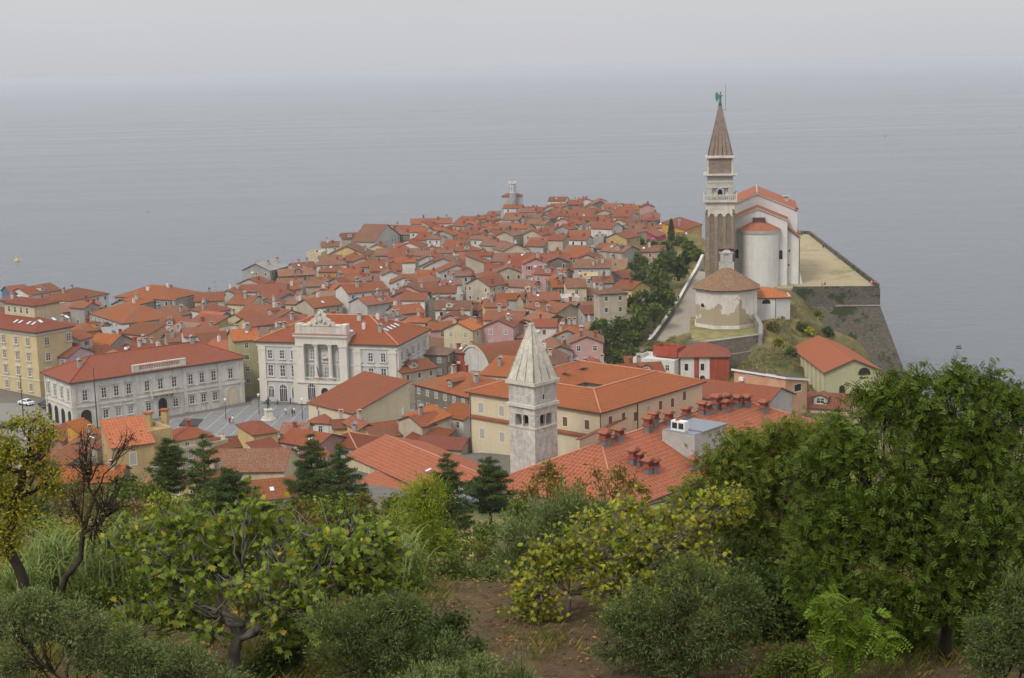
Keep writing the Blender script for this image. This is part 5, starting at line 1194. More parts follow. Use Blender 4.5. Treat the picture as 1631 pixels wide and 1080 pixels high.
if r_:
    lf = thing('lift_housing', 'grey flat topped concrete lift housing on the chimney dotted roof', 'rooftop block', (0, 0, 0))
    P0 = cxy+e1*r_[0]+e2*r_[1]; lf.location = (P0[0], P0[1], 8+r_[2]-1.2); lf.rotation_euler = (0, 0, rz)
    b = MB(); b.box(-3.4, 3.2, -2.6, 6.8, -2., 4.6); b.build('wall', 'w_palegrey', lf); b = MB(); b.box(-3.7, 3.5, -.3, 7.2, 4.6, 4.85); b.box(-3.4, 3.2, -2.6, -.3, 4.6, 4.68); b.build('roof', 'zinc', lf)
    b = MB(); b.box(-3.6, 3.4, -2.9, -2.6, .4, .7); b.box(3.2, 3.45, -2.9, 6.9, -.3, 0); b.build('flashing', 'zinc', lf)
    ac = thing('air_conditioner', 'white air conditioning unit with two grilles on the grey lift housing', 'air conditioner', (0, 0, 0)); Pa = P0+e1*(-.6)+e2*(-1.4); ac.location = (Pa[0], Pa[1], 8+r_[2]-1.2+4.7); ac.rotation_euler = (0, 0, rz)
    b = MB(); b.box(-1.4, 1.4, -.6, .6, 0, 1.7); b.build('casing', 'white', ac)
    for q in (-.65, .65): b = MB(); b.box(q-.5, q+.5, -.63, -.6, .4, 1.4); b.build('grille', 'iron', ac)
    b = MB(); b.cyl(-.5, 0, 1.7, 1.78, .42, .42, 10); b.build('fan', 'iron', ac)
# parapet wall between convent and chimney roof
t = thing('garden_wall', 'beige wall with tiled top between convent and chimney dotted roof', 'wall'); b = MB(); wallrun(b, [P(921, 703, 17)[:2], P(996, 668, 17)[:2]], 17.2, .5, 6); b.build('wall', 'w_buff', t); b = MB(); wallrun(b, [P(921, 703, 17)[:2], P(996, 668, 17)[:2]], 17.35, .8, .14); b.build('coping', 'r1', t)
# ---- east of the convent
nh((1098, 630), (1220, 645), 15.2, 12, 'g', 21, 'palegrey', 'r4', 'long building with weathered dark red roof and blank grey gable beside the peach block', 27, wins=[])
# peach block
A, B, C = P(1169, 588, 19), P(1251, 603, 19), P(1282, 607, 19)
x, y, rzp, w, d = from_px((1169, 588), (1251, 601), 19, C=(1283, 606)); d = max(d, 6)
d = 6.5
t = thing('modern_house', 'peach rendered block with sloping flat roof and narrow slot windows', 'house', (x, y, 9), rzp); hm_ = 10.
d = 7.; wall_mb(w, d, hm_-d*math.tan(rad(11)), 'S', rad(11), -3).build('wall', 'w_peach', t)
b, _ = roof_mb(w, d, hm_-d*math.tan(rad(11)), 'S', rad(11), .4, t=.4); b.build('roof', ['iron', 'white'], t); d -= 8
for px_, py_ in ((1198, 595), (1228, 599)): u, z = onwall(x, y, 9, rzp, px_, py_); mobj('window', win_mesh(2.3, .55, 'dark'), t, (u, 0, z-.3))
mobj('window', win_mesh(2.2, 1.4, 'dark'), t, (w/2, 4., hm_-3.4), math.pi/2)
b = MB(); b.box(-w/2+1.6, -w/2+2.7, -.5, 0, hm_-2.1, hm_-1.3); b.build('ventilator', 'white', t)
ALLH.append(rect_poly(x, y, rzp, w, d+8))
t = nh((1283, 648), (1352, 652), 11.5, 9, 'g', 26, 'cream', 'r1', 'terracotta roofed house with grey dormer behind the peach block', 28, wins=[])
dm = MB(); 
nh((1270, 640), (1425, 660), 11., 10, 'g', 24, 'cream', 'r1', None, 44, wins=[]) if False else None
# dormer on it
x, y, rzd, w, d = from_px((1283, 648), (1352, 652), 11.5, d=9); rt = [c for c in t.children if c.name.startswith('roof')][0]; zl = 11.5-t.location.z
wall_mb(2.6, 3.2, 1.5, 'G', rad(25), -.4).build('dormer_wall', 'w_palegrey', rt).location = (-1.5, .8, zl+.5)
b, _ = roof_mb(2.6, 3.2, 1.5, 'G', rad(25), .3); b.build('dormer_roof', ['r1', 'gutter'], rt).location = (-1.5, .8, zl+.5)
mobj('window', win_mesh(1.5, 1., 'pane'), rt, (-1.5, .79, zl+.75))
# red house, terrace house, hall
t = nh((1081, 562), (1116, 567), 18.5, 10, 'g', 22, 'white', 'r4', 'white fronted house joined to a brick red wing under one dark red roof', 29, h=8, C=(1116+0, 567)) if False else None
x, y, rzr, w, d = from_px((1116, 567), (1160, 566), 17.5, d=9.5)
rh = thing('red_house', 'brick red and white house with dark red hipped roof below the baptistery lawn', 'house', (x-w*.35, y, 10.), rzr-.06); wr = w*1.75; hr_ = 7.5
wall_mb(wr, 9.5, hr_, 'h', rad(24), -3).build('wall', 'w_white', rh); b, ridge = roof_mb(wr, 9.5, hr_, 'h', rad(24), .5); rf = b.build('roof', ['r4', 'gutter'], rh)
b = MB(); b.box(.1*wr, wr/2+.06, -.12, 9.5, -3, hr_-.05); b.build('red_wing', 'w_red', rh)
b = MB(); b.box(-.22*wr, -.12*wr, -.1, .2, -3, hr_-.3); b.build('red_panel', 'w_red', rh)
for u in (-.38*wr, -.05*wr): mobj('window', win_mesh(.8, 1.5, 'dark'), rh, (u, 0, hr_-3.2))
mobj('window', arch_mesh(1.1, 2.2, 'dark', 'w_white', .15), rh, (-.05*wr, -.01, hr_-6.5)); ALLH.append(rect_poly(x-w*.35, y, rzr, wr, 9.5))
t = nh((1008, 572), (1074, 577), 16.5, 8, 'f', 0, 'white', 'r1', 'white and red terrace house with red parapets left of the red house', 30, wins=None)
t2 = nh((1040, 553), (1078, 557), 18.2, 4, 'f', 0, 'red', 'r1', 'brick red rooftop room with white edge above the terrace house', 31, h=1.5, z0=-.4, wins=[], reserve=False)
nh((1000, 590), (1070, 588), 12.5, 6, 's', 18, 'red', 'r4', None, 32, wins=[])
x, y, rzh, w, _ = from_px((1315, 592), (1403, 589), 16.)
hz = 16.-9.
t = thing('sports_hall', 'pale olive hall with wide plain red gabled roof under the bastion', 'hall', (x, y, 9.), rzh)
apx = Q(1362, 572, y)[2]-16; pth = math.atan(apx/(w/2)); 
# depth from the back end of the ridge
rb_ = P(1331, 534, 16+apx); dh = (rb_[0]-x)*-math.sin(rzh)+(rb_[1]-y)*math.cos(rzh)
print('hall w,d,pitch', w, dh, math.degrees(pth)); dh = min(dh, 34)
wall_mb(w, dh, hz, 'G', pth, -3).build('wall', plaster('plaster_pale_olive', (.44, .42, .26), .2), t); b, _ = roof_mb(w, dh, hz, 'G', pth, .5); b.build('roof', [rooftile('roof_hall', (.42, .12, .05), (.37, .105, .045), age=.1, contrast=.3), 'gutter'], t)
for i in range(8): yy = 1.5+i*(dh-3)/7.; b = MB(); b.box(-w/2-.35, -w/2, yy-.2, yy+.2, -2, hz-.4); b.build('pier', 'w_buff', t)
mobj('window', arch_mesh(2.6, 1.6, 'dark', 'w_olive', .2), t, (w*.2, 0, hz-1.)); mobj('window', arch_mesh(1.2, 3., 'dark', 'w_olive', .2), t, (-w*.2, 0, 1.)); ALLH.append(rect_poly(x, y, rzh, w, dh))
# ================================================================ the old town: houses read off the photograph
# (left eaves px, right eaves px, depth m, eaves height m, kind, wall, roof, chimneys)
T = [
 (686,526,722,524,8,8,'g','pink','r1',1),(715,538,769,537,9,7,'g','grey','r1',0),(770,509,831,510,9,8,'g','yellow','r1',1),(695,511,739,511,8,7.5,'G','pink','r1',1),(681,479,711,480,7,9,'f','stone','r1',1),
 (689,467,726,466,8,8,'g','white','r1',1),(730,490,763,495,8,7,'g','beige','r1',1),(769,481,801,480,8,6,'f','white','r1',0),(836,489,887,498,9,8,'g','beige','r1',0),(863,515,908,510,10,7,'G','stone','r2',1),
 (914,494,931,500,9,7.5,'G','palegrey','r1',1),(931,497,1013,493,10,7,'g','stone','r2',0),(923,525,960,524,9,6,'h','stone','r3',0),(872,560,912,558,12,6,'G','grey','r2',1),(903,458,934,457,9,8,'g','cream','r2',0),
 (876,452,898,455,8,6,'g','white','r1',1),(975,458,1006,461,9,6,'g','yellow','r1',1),(910,470,972,470,8,5,'g','brown','r2',1),(664,564,711,565,8,8,'h','stone','r3',1),(714,560,752,563,7,7,'h','red','r1',2),
 (640,594,695,584,8,8,'g','beige','r1',1),(660,611,745,632,15,8,'h','stone','r1',2),(765,596,812,600,9,9,'s','white','r0',1),(972,602,1060,597,9,9,'g','rose','r4',1),(890,602,930,606,9,9,'g','cream','r0',1),(930,592,975,590,10,8,'G','beige','r0',1),
 (386,430,430,431,14,9,'G','grey','cement',2),(381,465,455,463,9,7,'g','white','r1',0),(455,461,480,459,9,7,'g','beige','r1',1),(518,408,586,407,14,9,'G','yellow','r2',1),(507,433,547,432,9,7,'h','amber','r1',0),
 (597,407,668,406,10,9,'g','grey','r2',1),(554,467,618,461,10,11,'g','white','r1',2),(511,464,543,463,9,7,'g','rose','r1',1),(442,477,480,475,9,8,'G','grey','r1',1),(425,503,457,494,10,7,'G','pink','r1',1),
 (603,367,665,369,10,8,'g','white','r1',2),(596,385,637,374,10,8,'G','palegrey','r2',1),(488,403,511,403,8,7,'f','cream','r1',0),(512,393,540,392,8,8,'g','white','r2',2),(545,380,590,378,9,8,'g','beige','r1',2),(655,357,720,355,10,8,'g','white','r1',2),(668,424,712,424,9,8,'G','beige','r1',1),
 (17,468,47,465,10,8,'g','blue','r1',0),(48,470,97,461,10,8,'g','white','r1',0),(112,479,173,467,14,7,'h','white','r1',1),(183,472,271,477,16,9,'h','grey','r1',2),(142,498,196,515,18,8,'h','palegrey','r1',1),(128,529,172,523,10,8,'h','amber','r1',1),
 (172,542,214,538,8,6,'s','grey','cement',1),(95,498,165,489,10,7,'g','beige','r2',1),(76,566,107,569,9,9,'g','lilac','r1',1),(165,568,250,562,8,7,'g','rose','r4',0),(294,536,349,532,8,10,'g','white','r1',0),(325,548,371,543,6,9,'s','palegrey','r1',0),(372,543,412,540,10,14,'g','olive','r5',1),
 (873,320,900,320,9,7,'g','white','r1',0),(903,325,931,325,9,7,'g','cream','r1',1),(898,340,941,342,8,6,'g','cream','r1',0),(931,338,982,340,9,6,'g','white','r1',1),(957,331,998,332,9,7,'g','palegrey','r1',1),(970,344,1013,346,8,5,'g','beige','r2',0),
 (906,352,948,352,8,9,'g','palegrey','r1',1),(846,336,890,336,8,6,'g','white','r1',1),(825,362,872,362,9,6,'f','white','r1',1),(827,348,872,350,7,9,'f','stone','r1',2),(803,345,827,345,8,6,'g','beige','r1',1),
 (908,377,945,376,9,10,'g','ochre','r1',0),(945,378,961,378,8,10,'f','grey','r1',0),(1009,376,1046,377,10,5,'G','magenta','r1',0),(821,412,851,412,8,8,'g','white','r1',0),(863,416,900,416,9,7,'g','cream','r1',1),(846,388,885,387,9,7,'g','white','r1',2),(801,400,843,397,10,7,'G','buff','r2',1),
 (724,400,767,398,9,7,'h','cream','r1',1),(677,402,709,402,8,7,'g','beige','r1',1),(738,417,776,413,10,8,'G','white','r1',1),(675,425,737,425,11,8,'G','palegrey','r2',1),(915,414,955,414,10,8,'G','beige','r1',1),(960,416,1000,413,8,6,'f','peach','r1',0),
 (957,399,992,402,9,6,'g','grey','r2',0),(1011,401,1060,400,8,5,'g','pink','r2',1),(1017,438,1041,441,6,3.5,'g','palegrey','r1',0),(978,365,1008,364,8,5,'g','rose','r1',0),(1037,362,1066,363,9,6,'h','cream','r0',1),(1090,366,1118,357,9,6,'s','amber','r4',0),(1080,378,1104,377,7,4,'g','white','r1',0),
 (962,384,1005,392,8,6,'s','brown','r2',0),
 (255,522,300,520,10,7,'g','palegrey','r1',1),(268,545,330,540,9,7,'g','beige','r2',1),(232,500,268,505,9,7,'G','grey','r2',1),(330,498,372,492,10,8,'h','white','r1',1),(395,499,440,508,10,8,'g','beige','r1',1),(310,480,356,478,10,8,'g','cream','r1',2),(345,470,380,470,9,8,'G','palegrey','r1',1),
 (400,520,446,514,9,9,'g','ochre','r1',0),(445,440,500,437,9,7,'g','stone','r2',2),(470,428,505,425,8,7,'g','beige','r1',1),(590,432,640,430,9,8,'g','rose','r1',1),(640,448,690,446,9,7,'g','beige','r1',1),(545,452,560,450,8,8,'g','grey','r1',1),
 (700,440,740,441,9,6,'g','magenta','r1',0),(742,452,780,456,8,8,'G','beige','r1',1),(790,430,830,432,8,7,'g','white','r1',1),(800,455,845,458,8,7,'g','beige','r2',1),(850,436,895,438,8,7,'g','pink','r1',1),(905,432,950,434,9,7,'g','white','r1',1),(960,440,992,443,8,6,'G','grey','r1',0),
 (780,520,812,524,8,7,'g','rose','r1',1),(636,500,676,496,9,8,'g','beige','r1',1),(640,478,676,478,8,9,'g','white','r1',1),(585,486,628,480,9,9,'g','palegrey','r1',1),(500,490,545,484,10,8,'g','beige','r1',1),(460,520,500,512,9,8,'g','grey','r1',1),
]
for i, (xl, yl, xr, yr, d, h, kd, wl, rf_, ch_) in enumerate(T):
    ze = 2+h
    for _ in range(4):
        x, y, rz, w, _d = from_px((xl, yl), (xr, yr), ze); g = gz(x, y+d/2); ze = ze*.4+(g+h)*.6
    ze = g+h; x, y, rz, w, _d = from_px((xl, yl), (xr, yr), ze)
    rr = random.Random(500+i)
    t = house(x, y, g, rz, w, d, h, kd, {'g': 22, 'G': 24, 'h': 20, 's': 16, 'f': 0}[kd], wl, rf_, None, seed=500+i, chim=ch_+(rr.random() < .4), sky=int(rr.random() < .3), winstyle='blue' if (xl, yl) == (554, 467) else None)
    META.append((t, WORD[wl], RW[rf_], kd, ch_, (x, y+d/2, ze+1)))
# barrel vaulted hall
x, y, rz, w, _ = from_px((738, 556), (778, 571), 11.5); dv = 14.
t = thing('vaulted_hall', 'hall with curved barrel roof and white arched gable behind the pale tower', 'hall', (x, y, 4.), rz); r = w/2*1.45; cz = 7.5-1.
b = MB(); n = 12; a0 = math.acos((w/2)/r); pts = [(r*math.cos(a0+(math.pi-2*a0)*i/n), cz+r*(math.sin(a0+(math.pi-2*a0)*i/n)-math.sin(a0))) for i in range(n+1)]
b.face([(-w/2, 0, -2), (w/2, 0, -2)]+[(p[0], 0, p[1]) for p in pts]); b.face([(w/2, dv, -2), (-w/2, dv, -2)]+[(p[0], dv, p[1]) for p in pts[::-1]]); b.face([(w/2, 0, -2), (w/2, dv, -2), (w/2, dv, cz), (w/2, 0, cz)]); b.face([(-w/2, dv, -2), (-w/2, 0, -2), (-w/2, 0, cz), (-w/2, dv, cz)]); b.build('wall', 'w_white', t)
b = MB()
for i in range(n):
    p, q = pts[i], pts[i+1]; k1, k2 = 1.05, 1.05
    b.face([(p[0]*k1, -.2, p[1]+.15), (p[0]*k1, dv+.2, p[1]+.15), (q[0]*k1, dv+.2, q[1]+.15), (q[0]*k1, -.2, q[1]+.15)], 0, True); b.face([(p[0]*k1, -.25, p[1]-.35), (p[0]*k1, -.25, p[1]+.15), (q[0]*k1, -.25, q[1]+.15), (q[0]*k1, -.25, q[1]-.35)][::-1], 1)
b.build('roof', ['r1', 'w_white'], t); ALLH.append(rect_poly(x, y, rz, w, dv))
# lighthouse and its chapel on the point
lx, ly, _ = P(817, 323, 3.); 
t = thing('lighthouse', 'round pale lighthouse tower with crenellated top at the tip of the town', 'lighthouse', (lx, ly, 2.5)); LH = lambda py: Q(817, py, ly)[2]-2.5
b = MB(); b.cyl(0, 0, -1, LH(307), 2.1, 2.0, 18); b.build('tower_base', 'w_grey', t); b = MB(); b.cyl(0, 0, LH(307), LH(293), 1.95, 1.85, 18); b.build('lantern_room', 'w_white', t)
for i in range(8): a = rad(22.5+45*i); b = MB(); b.box(-.28, .28, -.1, .05, LH(305), LH(297)); o_ = b.build('lantern_opening', 'w_grey', t); o_.location = (1.93*math.sin(a), -1.93*math.cos(a), 0); o_.rotation_euler = (0, 0, a)
b = MB(); b.cyl(0, 0, LH(293), LH(292), 2.3, 2.3, 18)
for i in range(10): a = rad(36*i); b.frust(2.0*math.cos(a), 2.0*math.sin(a), LH(292), LH(289), .35, .35)
b.build('crown_ring', 'w_white', t)
t = thing('lighthouse_chapel', 'squat stone chapel with terracotta hipped roof hugging the lighthouse', 'chapel', (lx-.5, ly+2.6, 2.5), -.05); wall_mb(11.5, 9, LH(313), 'h', 0).build('wall', 'w_palegrey', t); b, _ = roof_mb(11.5, 9, LH(313), 'h', rad(22), .4); b.build('roof', ['r1', 'gutter'], t); ALLH.append(rect_poly(lx, ly-2, 0, 13, 13))
# ---------------------------------------------------------------- the rest of the packed old town
TOWN = [P(a, c_, 11.)[:2] for a, c_ in SIL]+[(66, 640), (56, 600), (50, 560), (40, 520), (36, 480), (31, 430), (30, 380), (26, 340), (28, 318), (-6, 318), (-18, 350), (-26, 372), (-50, 384), (-104, 356), (-112, 372), (-150, 392), (-196, 392)]
TOWN2 = [(-90, 250), (-95, 305), (-70, 308), (-60, 316), (-18, 318), (-8, 300), (-8, 250), (-40, 232), (-90, 236)]
def sat(p, q):
    for poly in (p, q):
        for i in range(4):
            ax_, ay_ = poly[(i+1) % 4][0]-poly[i][0], poly[(i+1) % 4][1]-poly[i][1]; nx, ny = -ay_, ax_
            a = [nx*u[0]+ny*u[1] for u in p]; b_ = [nx*u[0]+ny*u[1] for u in q]
            if max(a) < min(b_) or max(b_) < min(a): return False
    return True
rr = random.Random(42); cand = []
for (x0, x1, y0, y1, poly, n_) in ((-196, 72, 318, 905, TOWN, 16000), (-95, -8, 232, 318, TOWN2, 1500)):
    for _ in range(n_): cand.append((rr.uniform(x0, x1), rr.uniform(y0, y1), poly))
def shrink(poly, k):
    cx_ = sum(p[0] for p in poly)/4; cy_ = sum(p[1] for p in poly)/4; return [(cx_+(p[0]-cx_)*k, cy_+(p[1]-cy_)*k) for p in poly]
FILL = []; fi = 0
for (x, y, poly) in cand:
    if not inpoly(np.array([x]), np.array([y]), poly)[0]: continue
    big = 1. if rr.random() < .55 else .78
    w = rr.uniform(7.4, 11.5)*big; d = rr.uniform(7., 9.5)*big
    if y > 620: w *= .92
    rz = rad(-14)+math.sin(x*.03+y*.017)*.35+rr.choice((0, 0, math.pi/2))+rr.gauss(0, .06)
    if math.cos(rz) < -.2: rz -= math.pi
    rp = rect_poly(x, y, rz, w, d)
    if not all(inpoly(np.array([u[0]]), np.array([u[1]]), poly)[0] for u in rp): continue
    rs_ = shrink(rp, .93)
    if any(abs(q[0][0]-x) < 45 and abs(q[0][1]-y) < 55 and sat(rs_, q) for q in ALLH): continue
    kd = rr.choices('gGhfs', (46, 26, 12, 9, 7))[0]
    wl = rr.choices(['white', 'cream', 'beige', 'palegrey', 'grey', 'stone', 'ochre', 'yellow', 'pink', 'rose', 'brown', 'peach', 'lilac'], (20, 13, 17, 12, 8, 7, 5, 4, 4, 3, 3, 2, 2))[0]
    rf_ = rr.choices(['r0', 'r1', 'r2', 'r3', 'r4', 'r5'], (13, 33, 29, 14, 8, 3))[0]
    h = rr.uniform(5.0, 9.4) if kd != 'f' else rr.uniform(6, 9)
    g = gz(x, y+d/2*math.cos(rz))
    if poly is TOWN2 and J(x, y+d/2, g+h+1)[1] < (688 if y > 284 else 748): continue
    qx_, qy_ = J(x-math.sin(rz)*d/2, y+math.cos(rz)*d/2, g+h)
    if any(inpoly(np.array([qx_]), np.array([qy_]), kp)[0] for kp in ([(890, 548), (1060, 530), (1060, 612), (890, 612)], [(935, 468), (1035, 462), (1035, 565), (940, 565)])): continue
    FILL.append((x, y, g, rz, w, d, h, kd, wl, rf_, rr.choices((0, 1, 2, 3), (14, 36, 34, 16))[0])); ALLH.append(rp)
# the largest in view stay houses of their own, the farthest small ones are one mass
NEAR_N = max(0, 296-len([o for o in sc.objects if o.name.startswith('house') and o.parent is None]))
FILL.sort(key=lambda q: q[1]); FAR = FILL[NEAR_N:]; FILL = FILL[:NEAR_N]
mats_f = ['r1', 'gutter', 'r2', 'r0', 'r4', 'w_white', 'w_cream', 'w_beige', 'w_palegrey', 'w_grey', 'w_stone', 'w_ochre', 'w_pink', 'glass', 'frame', 'brick']; mf = MB()
for (x, y, g, rz, w, d, h, kd, wl, rf_, ch_) in FAR:
    if kd == 'f': kd = 'g'
    pt_ = rad(22); A_m = Matrix.Translation((x, y, g))@Matrix.Rotation(rz, 4, 'Z'); wi = mats_f.index('w_'+wl) if 'w_'+wl in mats_f else 7; ri = mats_f.index(rf_) if rf_ in mats_f else 0
    parts_ = [(wall_mb(w, d, h, kd, pt_), {0: wi}), (roof_mb(w, d, h, kd, pt_)[0], {0: ri, 1: 1})]
    wmb = MB(); nW = max(2, int(w/3))
    for k_ in range(nW):
        for zz_ in (h-1.9, h-4.7):
            if zz_ > .3 and (k_*7+int(x)) % 5: u_ = -w/2+(k_+.5)/nW*w; wmb.box(u_-.5, u_+.5, -.04, .02, zz_-.08, zz_+1.25, 14); wmb.box(u_-.38, u_+.38, -.055, -.042, zz_, zz_+1.15, 13)
    if ch_: wmb.frust(w*.2, d*.4, h, roof_z(w, d, h, kd, pt_, w*.2, d*.4)+1.2, .4, .35, 15)
    parts_.append((wmb, {13: 13, 14: 14, 15: 15}))
    for pm, mm_ in parts_:
        for f_ in range(len(pm.f)): mf.face([A_m@Vector(pm.v[i]) for i in pm.f[f_]], mm_.get(pm.m[f_], 0))
tag(mf.build('houses', mats_f), kind='stuff')
print('far merged', len(FAR)); print('town: table', len(T), 'fill', len(FILL))
for i, (x, y, g, rz, w, d, h, kd, wl, rf_, ch_) in enumerate(FILL):
    t = house(x, y, g, rz, w, d, h, kd, {'g': 22, 'G': 24, 'h': 20, 's': 14, 'f': 0}[kd], wl, rf_, None, seed=2000+i, chim=ch_, sky=int((i*7) % 5 == 0), reserve=False)
    META.append((t, WORD[wl], RW[rf_], kd, ch_, (x-math.sin(rz)*d/2, y+math.cos(rz)*d/2, g+h+1)))
# ================================================================ vegetation
rng = np.random.RandomState(11); LK = 1.32
def leafmat(name, cols, trans=.35, rough=.55):
    s = N(name); g = s.n('NewGeometry').outputs['Random Per Island']
    n_ = len(cols); kk_ = .88 if name in ('leaf_ash', 'leaf_fig') else 1.; cols = [(c_[0]*LK*kk_*1.02, c_[1]*LK*kk_*.97, c_[2]*LK*kk_*.8) for c_ in cols]; c = s.ramp(g, [((i+.5)/n_, c_) for i, c_ in enumerate(cols)])
    lo_ = s.noise(s.n('TexCoord').outputs['Object'], .9, 3); c = s.mix(.5, c, s.ramp(lo_, [(.3, .62), (.7, 1.25)]), 'MULTIPLY')
    d = s.n('BsdfDiffuse', {'Color': c}); t = s.n('BsdfTranslucent', {'Color': s.mix(1., c, (1.05, 1.15, .5), 'MULTIPLY')}); gl = s.n('BsdfGlossy', {'Roughness': rough, 'Color': (.8, .8, .8, 1)})
    m1 = s.n('MixShader', {0: trans, 1: (d, 0), 2: (t, 0)}); m2 = s.n('MixShader', {0: .015, 1: (m1, 0), 2: (gl, 0)}); s.t.links.new(m2.outputs[0], s.o.inputs[0]); return s.m
LM = dict(
 fig=leafmat('leaf_fig', [(.10, .15, .02), (.09, .14, .022), (.12, .18, .025), (.16, .22, .03), (.11, .16, .025), (.20, .25, .035), (.14, .20, .028), (.13, .19, .03), (.18, .235, .035), (.12, .175, .025), (.15, .21, .03), (.19, .26, .03), (.13, .2, .02), (.12, .18, .025), (.16, .22, .03), (.11, .16, .025), (.20, .25, .035), (.14, .20, .028), (.13, .19, .03), (.18, .235, .035), (.12, .175, .025), (.15, .21, .03), (.40, .30, .03)]),
 fig2=leafmat('leaf_fig_yellowing', [(.17, .21, .02), (.22, .25, .02), (.13, .17, .02), (.26, .27, .03), (.19, .22, .02), (.36, .27, .02), (.15, .19, .02)]),
 olive=leafmat('leaf_olive', [(.095, .135, .045), (.13, .17, .07), (.07, .105, .03), (.17, .205, .11), (.085, .125, .038)], .2),
 olived=leafmat('leaf_olive_dark', [(.06, .095, .026), (.085, .125, .038), (.048, .075, .02), (.12, .155, .065)], .2),
 ash=leafmat('leaf_ash', [(.065, .105, .010), (.085, .14, .014), (.05, .085, .008), (.11, .17, .02), (.075, .12, .012)]),
 robinia=leafmat('leaf_robinia', [(.075, .13, .018), (.10, .16, .022), (.06, .10, .015), (.13, .17, .025), (.16, .12, .02)]),
 yellow=leafmat('leaf_yellowing', [(.20, .21, .02), (.27, .25, .025), (.15, .17, .02), (.32, .26, .03), (.12, .14, .02)]),
 light=leafmat('leaf_light_green', [(.16, .21, .02), (.20, .25, .025), (.12, .17, .018), (.24, .25, .03)]),
 bush=leafmat('leaf_bush', [(.065, .10, .018), (.09, .13, .022), (.05, .08, .014), (.12, .15, .03)]),
 dark=leafmat('leaf_dark', [(.035, .06, .014), (.05, .08, .018), (.028, .048, .012), (.06, .09, .02)]),
 rusty=leafmat('leaf_rusty', [(.12, .12, .02), (.16, .11, .025), (.09, .10, .02), (.20, .10, .03), (.10, .12, .03)]),
 cedar=leafmat('needles_cedar', [(.036, .062, .018), (.052, .088, .024), (.028, .05, .014), (.075, .115, .03)], .2),
 reed=leafmat('leaf_reed', [(.13, .19, .06), (.17, .23, .08), (.10, .15, .045), (.20, .24, .10)]),
 grass=leafmat('grass_blades', [(.12, .13, .03), (.09, .12, .025), (.18, .14, .05), (.24, .17, .08), (.07, .10, .02)]),
 bright=leafmat('leaf_bright', [(.10, .17, .018), (.13, .20, .02), (.08, .14, .015)]),
 litter=leafmat('leaf_litter', [(.16, .08, .03), (.10, .05, .025), (.24, .13, .05), (.05, .03, .02)], .05),
)
def barkmat(name, a, b):
    s = N(name); v = s.vec(scale=(6, 6, 1.5)); return s.out(s.mix(s.noise(v, 1.5, 5, .7), a, b), .95, bump=s.noise(v, 3, 5), bdist=.03, spec=.08)
BK = dict(dark=barkmat('bark_dark', (.025, .019, .014), (.07, .055, .042)), grey=barkmat('bark_grey', (.09, .08, .065), (.20, .18, .15)), brown=barkmat('bark_brown', (.05, .035, .025), (.11, .08, .055)))
def unit(v): return v/np.maximum(np.linalg.norm(v, axis=-1, keepdims=True), 1e-9)
def frames(n, up=.6):
    nrm = unit(rng.randn(n, 3)+np.array((0, 0, up))); a = unit(np.cross(nrm, rng.randn(n, 3))); return nrm, a, np.cross(nrm, a)
def diamonds(p, L, W, up=.6, a=None, droop=0.):
    n = len(p); nrm, a_, b = frames(n, up)
    if a is not None: a_ = unit(a+rng.randn(n, 3)*.35); b = unit(np.cross(nrm, a_)); nrm = np.cross(a_, b)
    L = L*rng.uniform(.7, 1.25, (n, 1)); W = W*rng.uniform(.75, 1.2, (n, 1)); a_ = a_-np.array((0, 0, droop))
    v = np.stack([p, p+a_*L*.5+b*W*.5+nrm*W*.15, p+a_*L, p+a_*L*.5-b*W*.5+nrm*W*.15], 1)
    return v.reshape(-1, 3), np.arange(n*4).reshape(-1, 4)
def figleaves(p, L):
    n = len(p); nrm, a, b = frames(n, 1.1); L = L*rng.uniform(.6, 1.25, (n, 1)); a = unit(a-np.array((0, 0, .45)))
    prof = [(0, 0), (.12, .34), (.38, .52), (.42, .22), (.78, .34), (.66, .1), (1., 0), (.66, -.1), (.78, -.34), (.42, -.22), (.38, -.52), (.12, -.34)]
    v = np.stack([p+a*L*x+b*L*y-nrm*L*(abs(y)*.35+x*x*.15) for x, y in prof], 1)
    return v.reshape(-1, 3), np.arange(n*12).reshape(-1, 12)
def compound(p, L, l, w, k=5):
    n = len(p); nrm, a, b = frames(n, .8); a = unit(a+np.array((0, 0, -.1))); Ls = L*rng.uniform(.7, 1.2, (n, 1)); out = []
    for i in range(k):
        t = (i+.8)/k
        for s_ in (-1, 1):
            q = p+a*Ls*t-np.array((0, 0, 1))*Ls*t*t*.3; dr = unit(b*s_+a*.5); sd = np.cross(nrm, dr)
            out.append(np.stack([q, q+dr*l*.5+sd*w*.5, q+dr*l, q+dr*l*.5-sd*w*.5], 1))
    v = np.concatenate(out, 0).reshape(-1, 3); return v, np.arange(len(v)).reshape(-1, 4)
def polytube(b, pts, r0, r1, n=5, wob=0.):
    P_ = [np.array(p, float) for p in pts]
    if wob:
        Q_ = [P_[0]]
        for i in range(len(P_)-1):
            m_ = (P_[i]+P_[i+1])/2+rng.randn(3)*wob*np.linalg.norm(P_[i+1]-P_[i]); Q_ += [m_, P_[i+1]]
        P_ = Q_
    k = len(P_); b.tube(P_, [r0+(r1-r0)*i/(k-1) for i in range(k)], n)
def mpx(Y): return Y/F*1.02
def gaps(p, s):
    return (np.sin(p[:, 0]*2.9*s+1.3)*np.sin(p[:, 1]*3.3*s+.4)+np.sin(p[:, 2]*3.7*s+p[:, 0]*1.7*s)+np.sin((p[:, 0]+p[:, 1]-p[:, 2])*5.1*s)*.5)
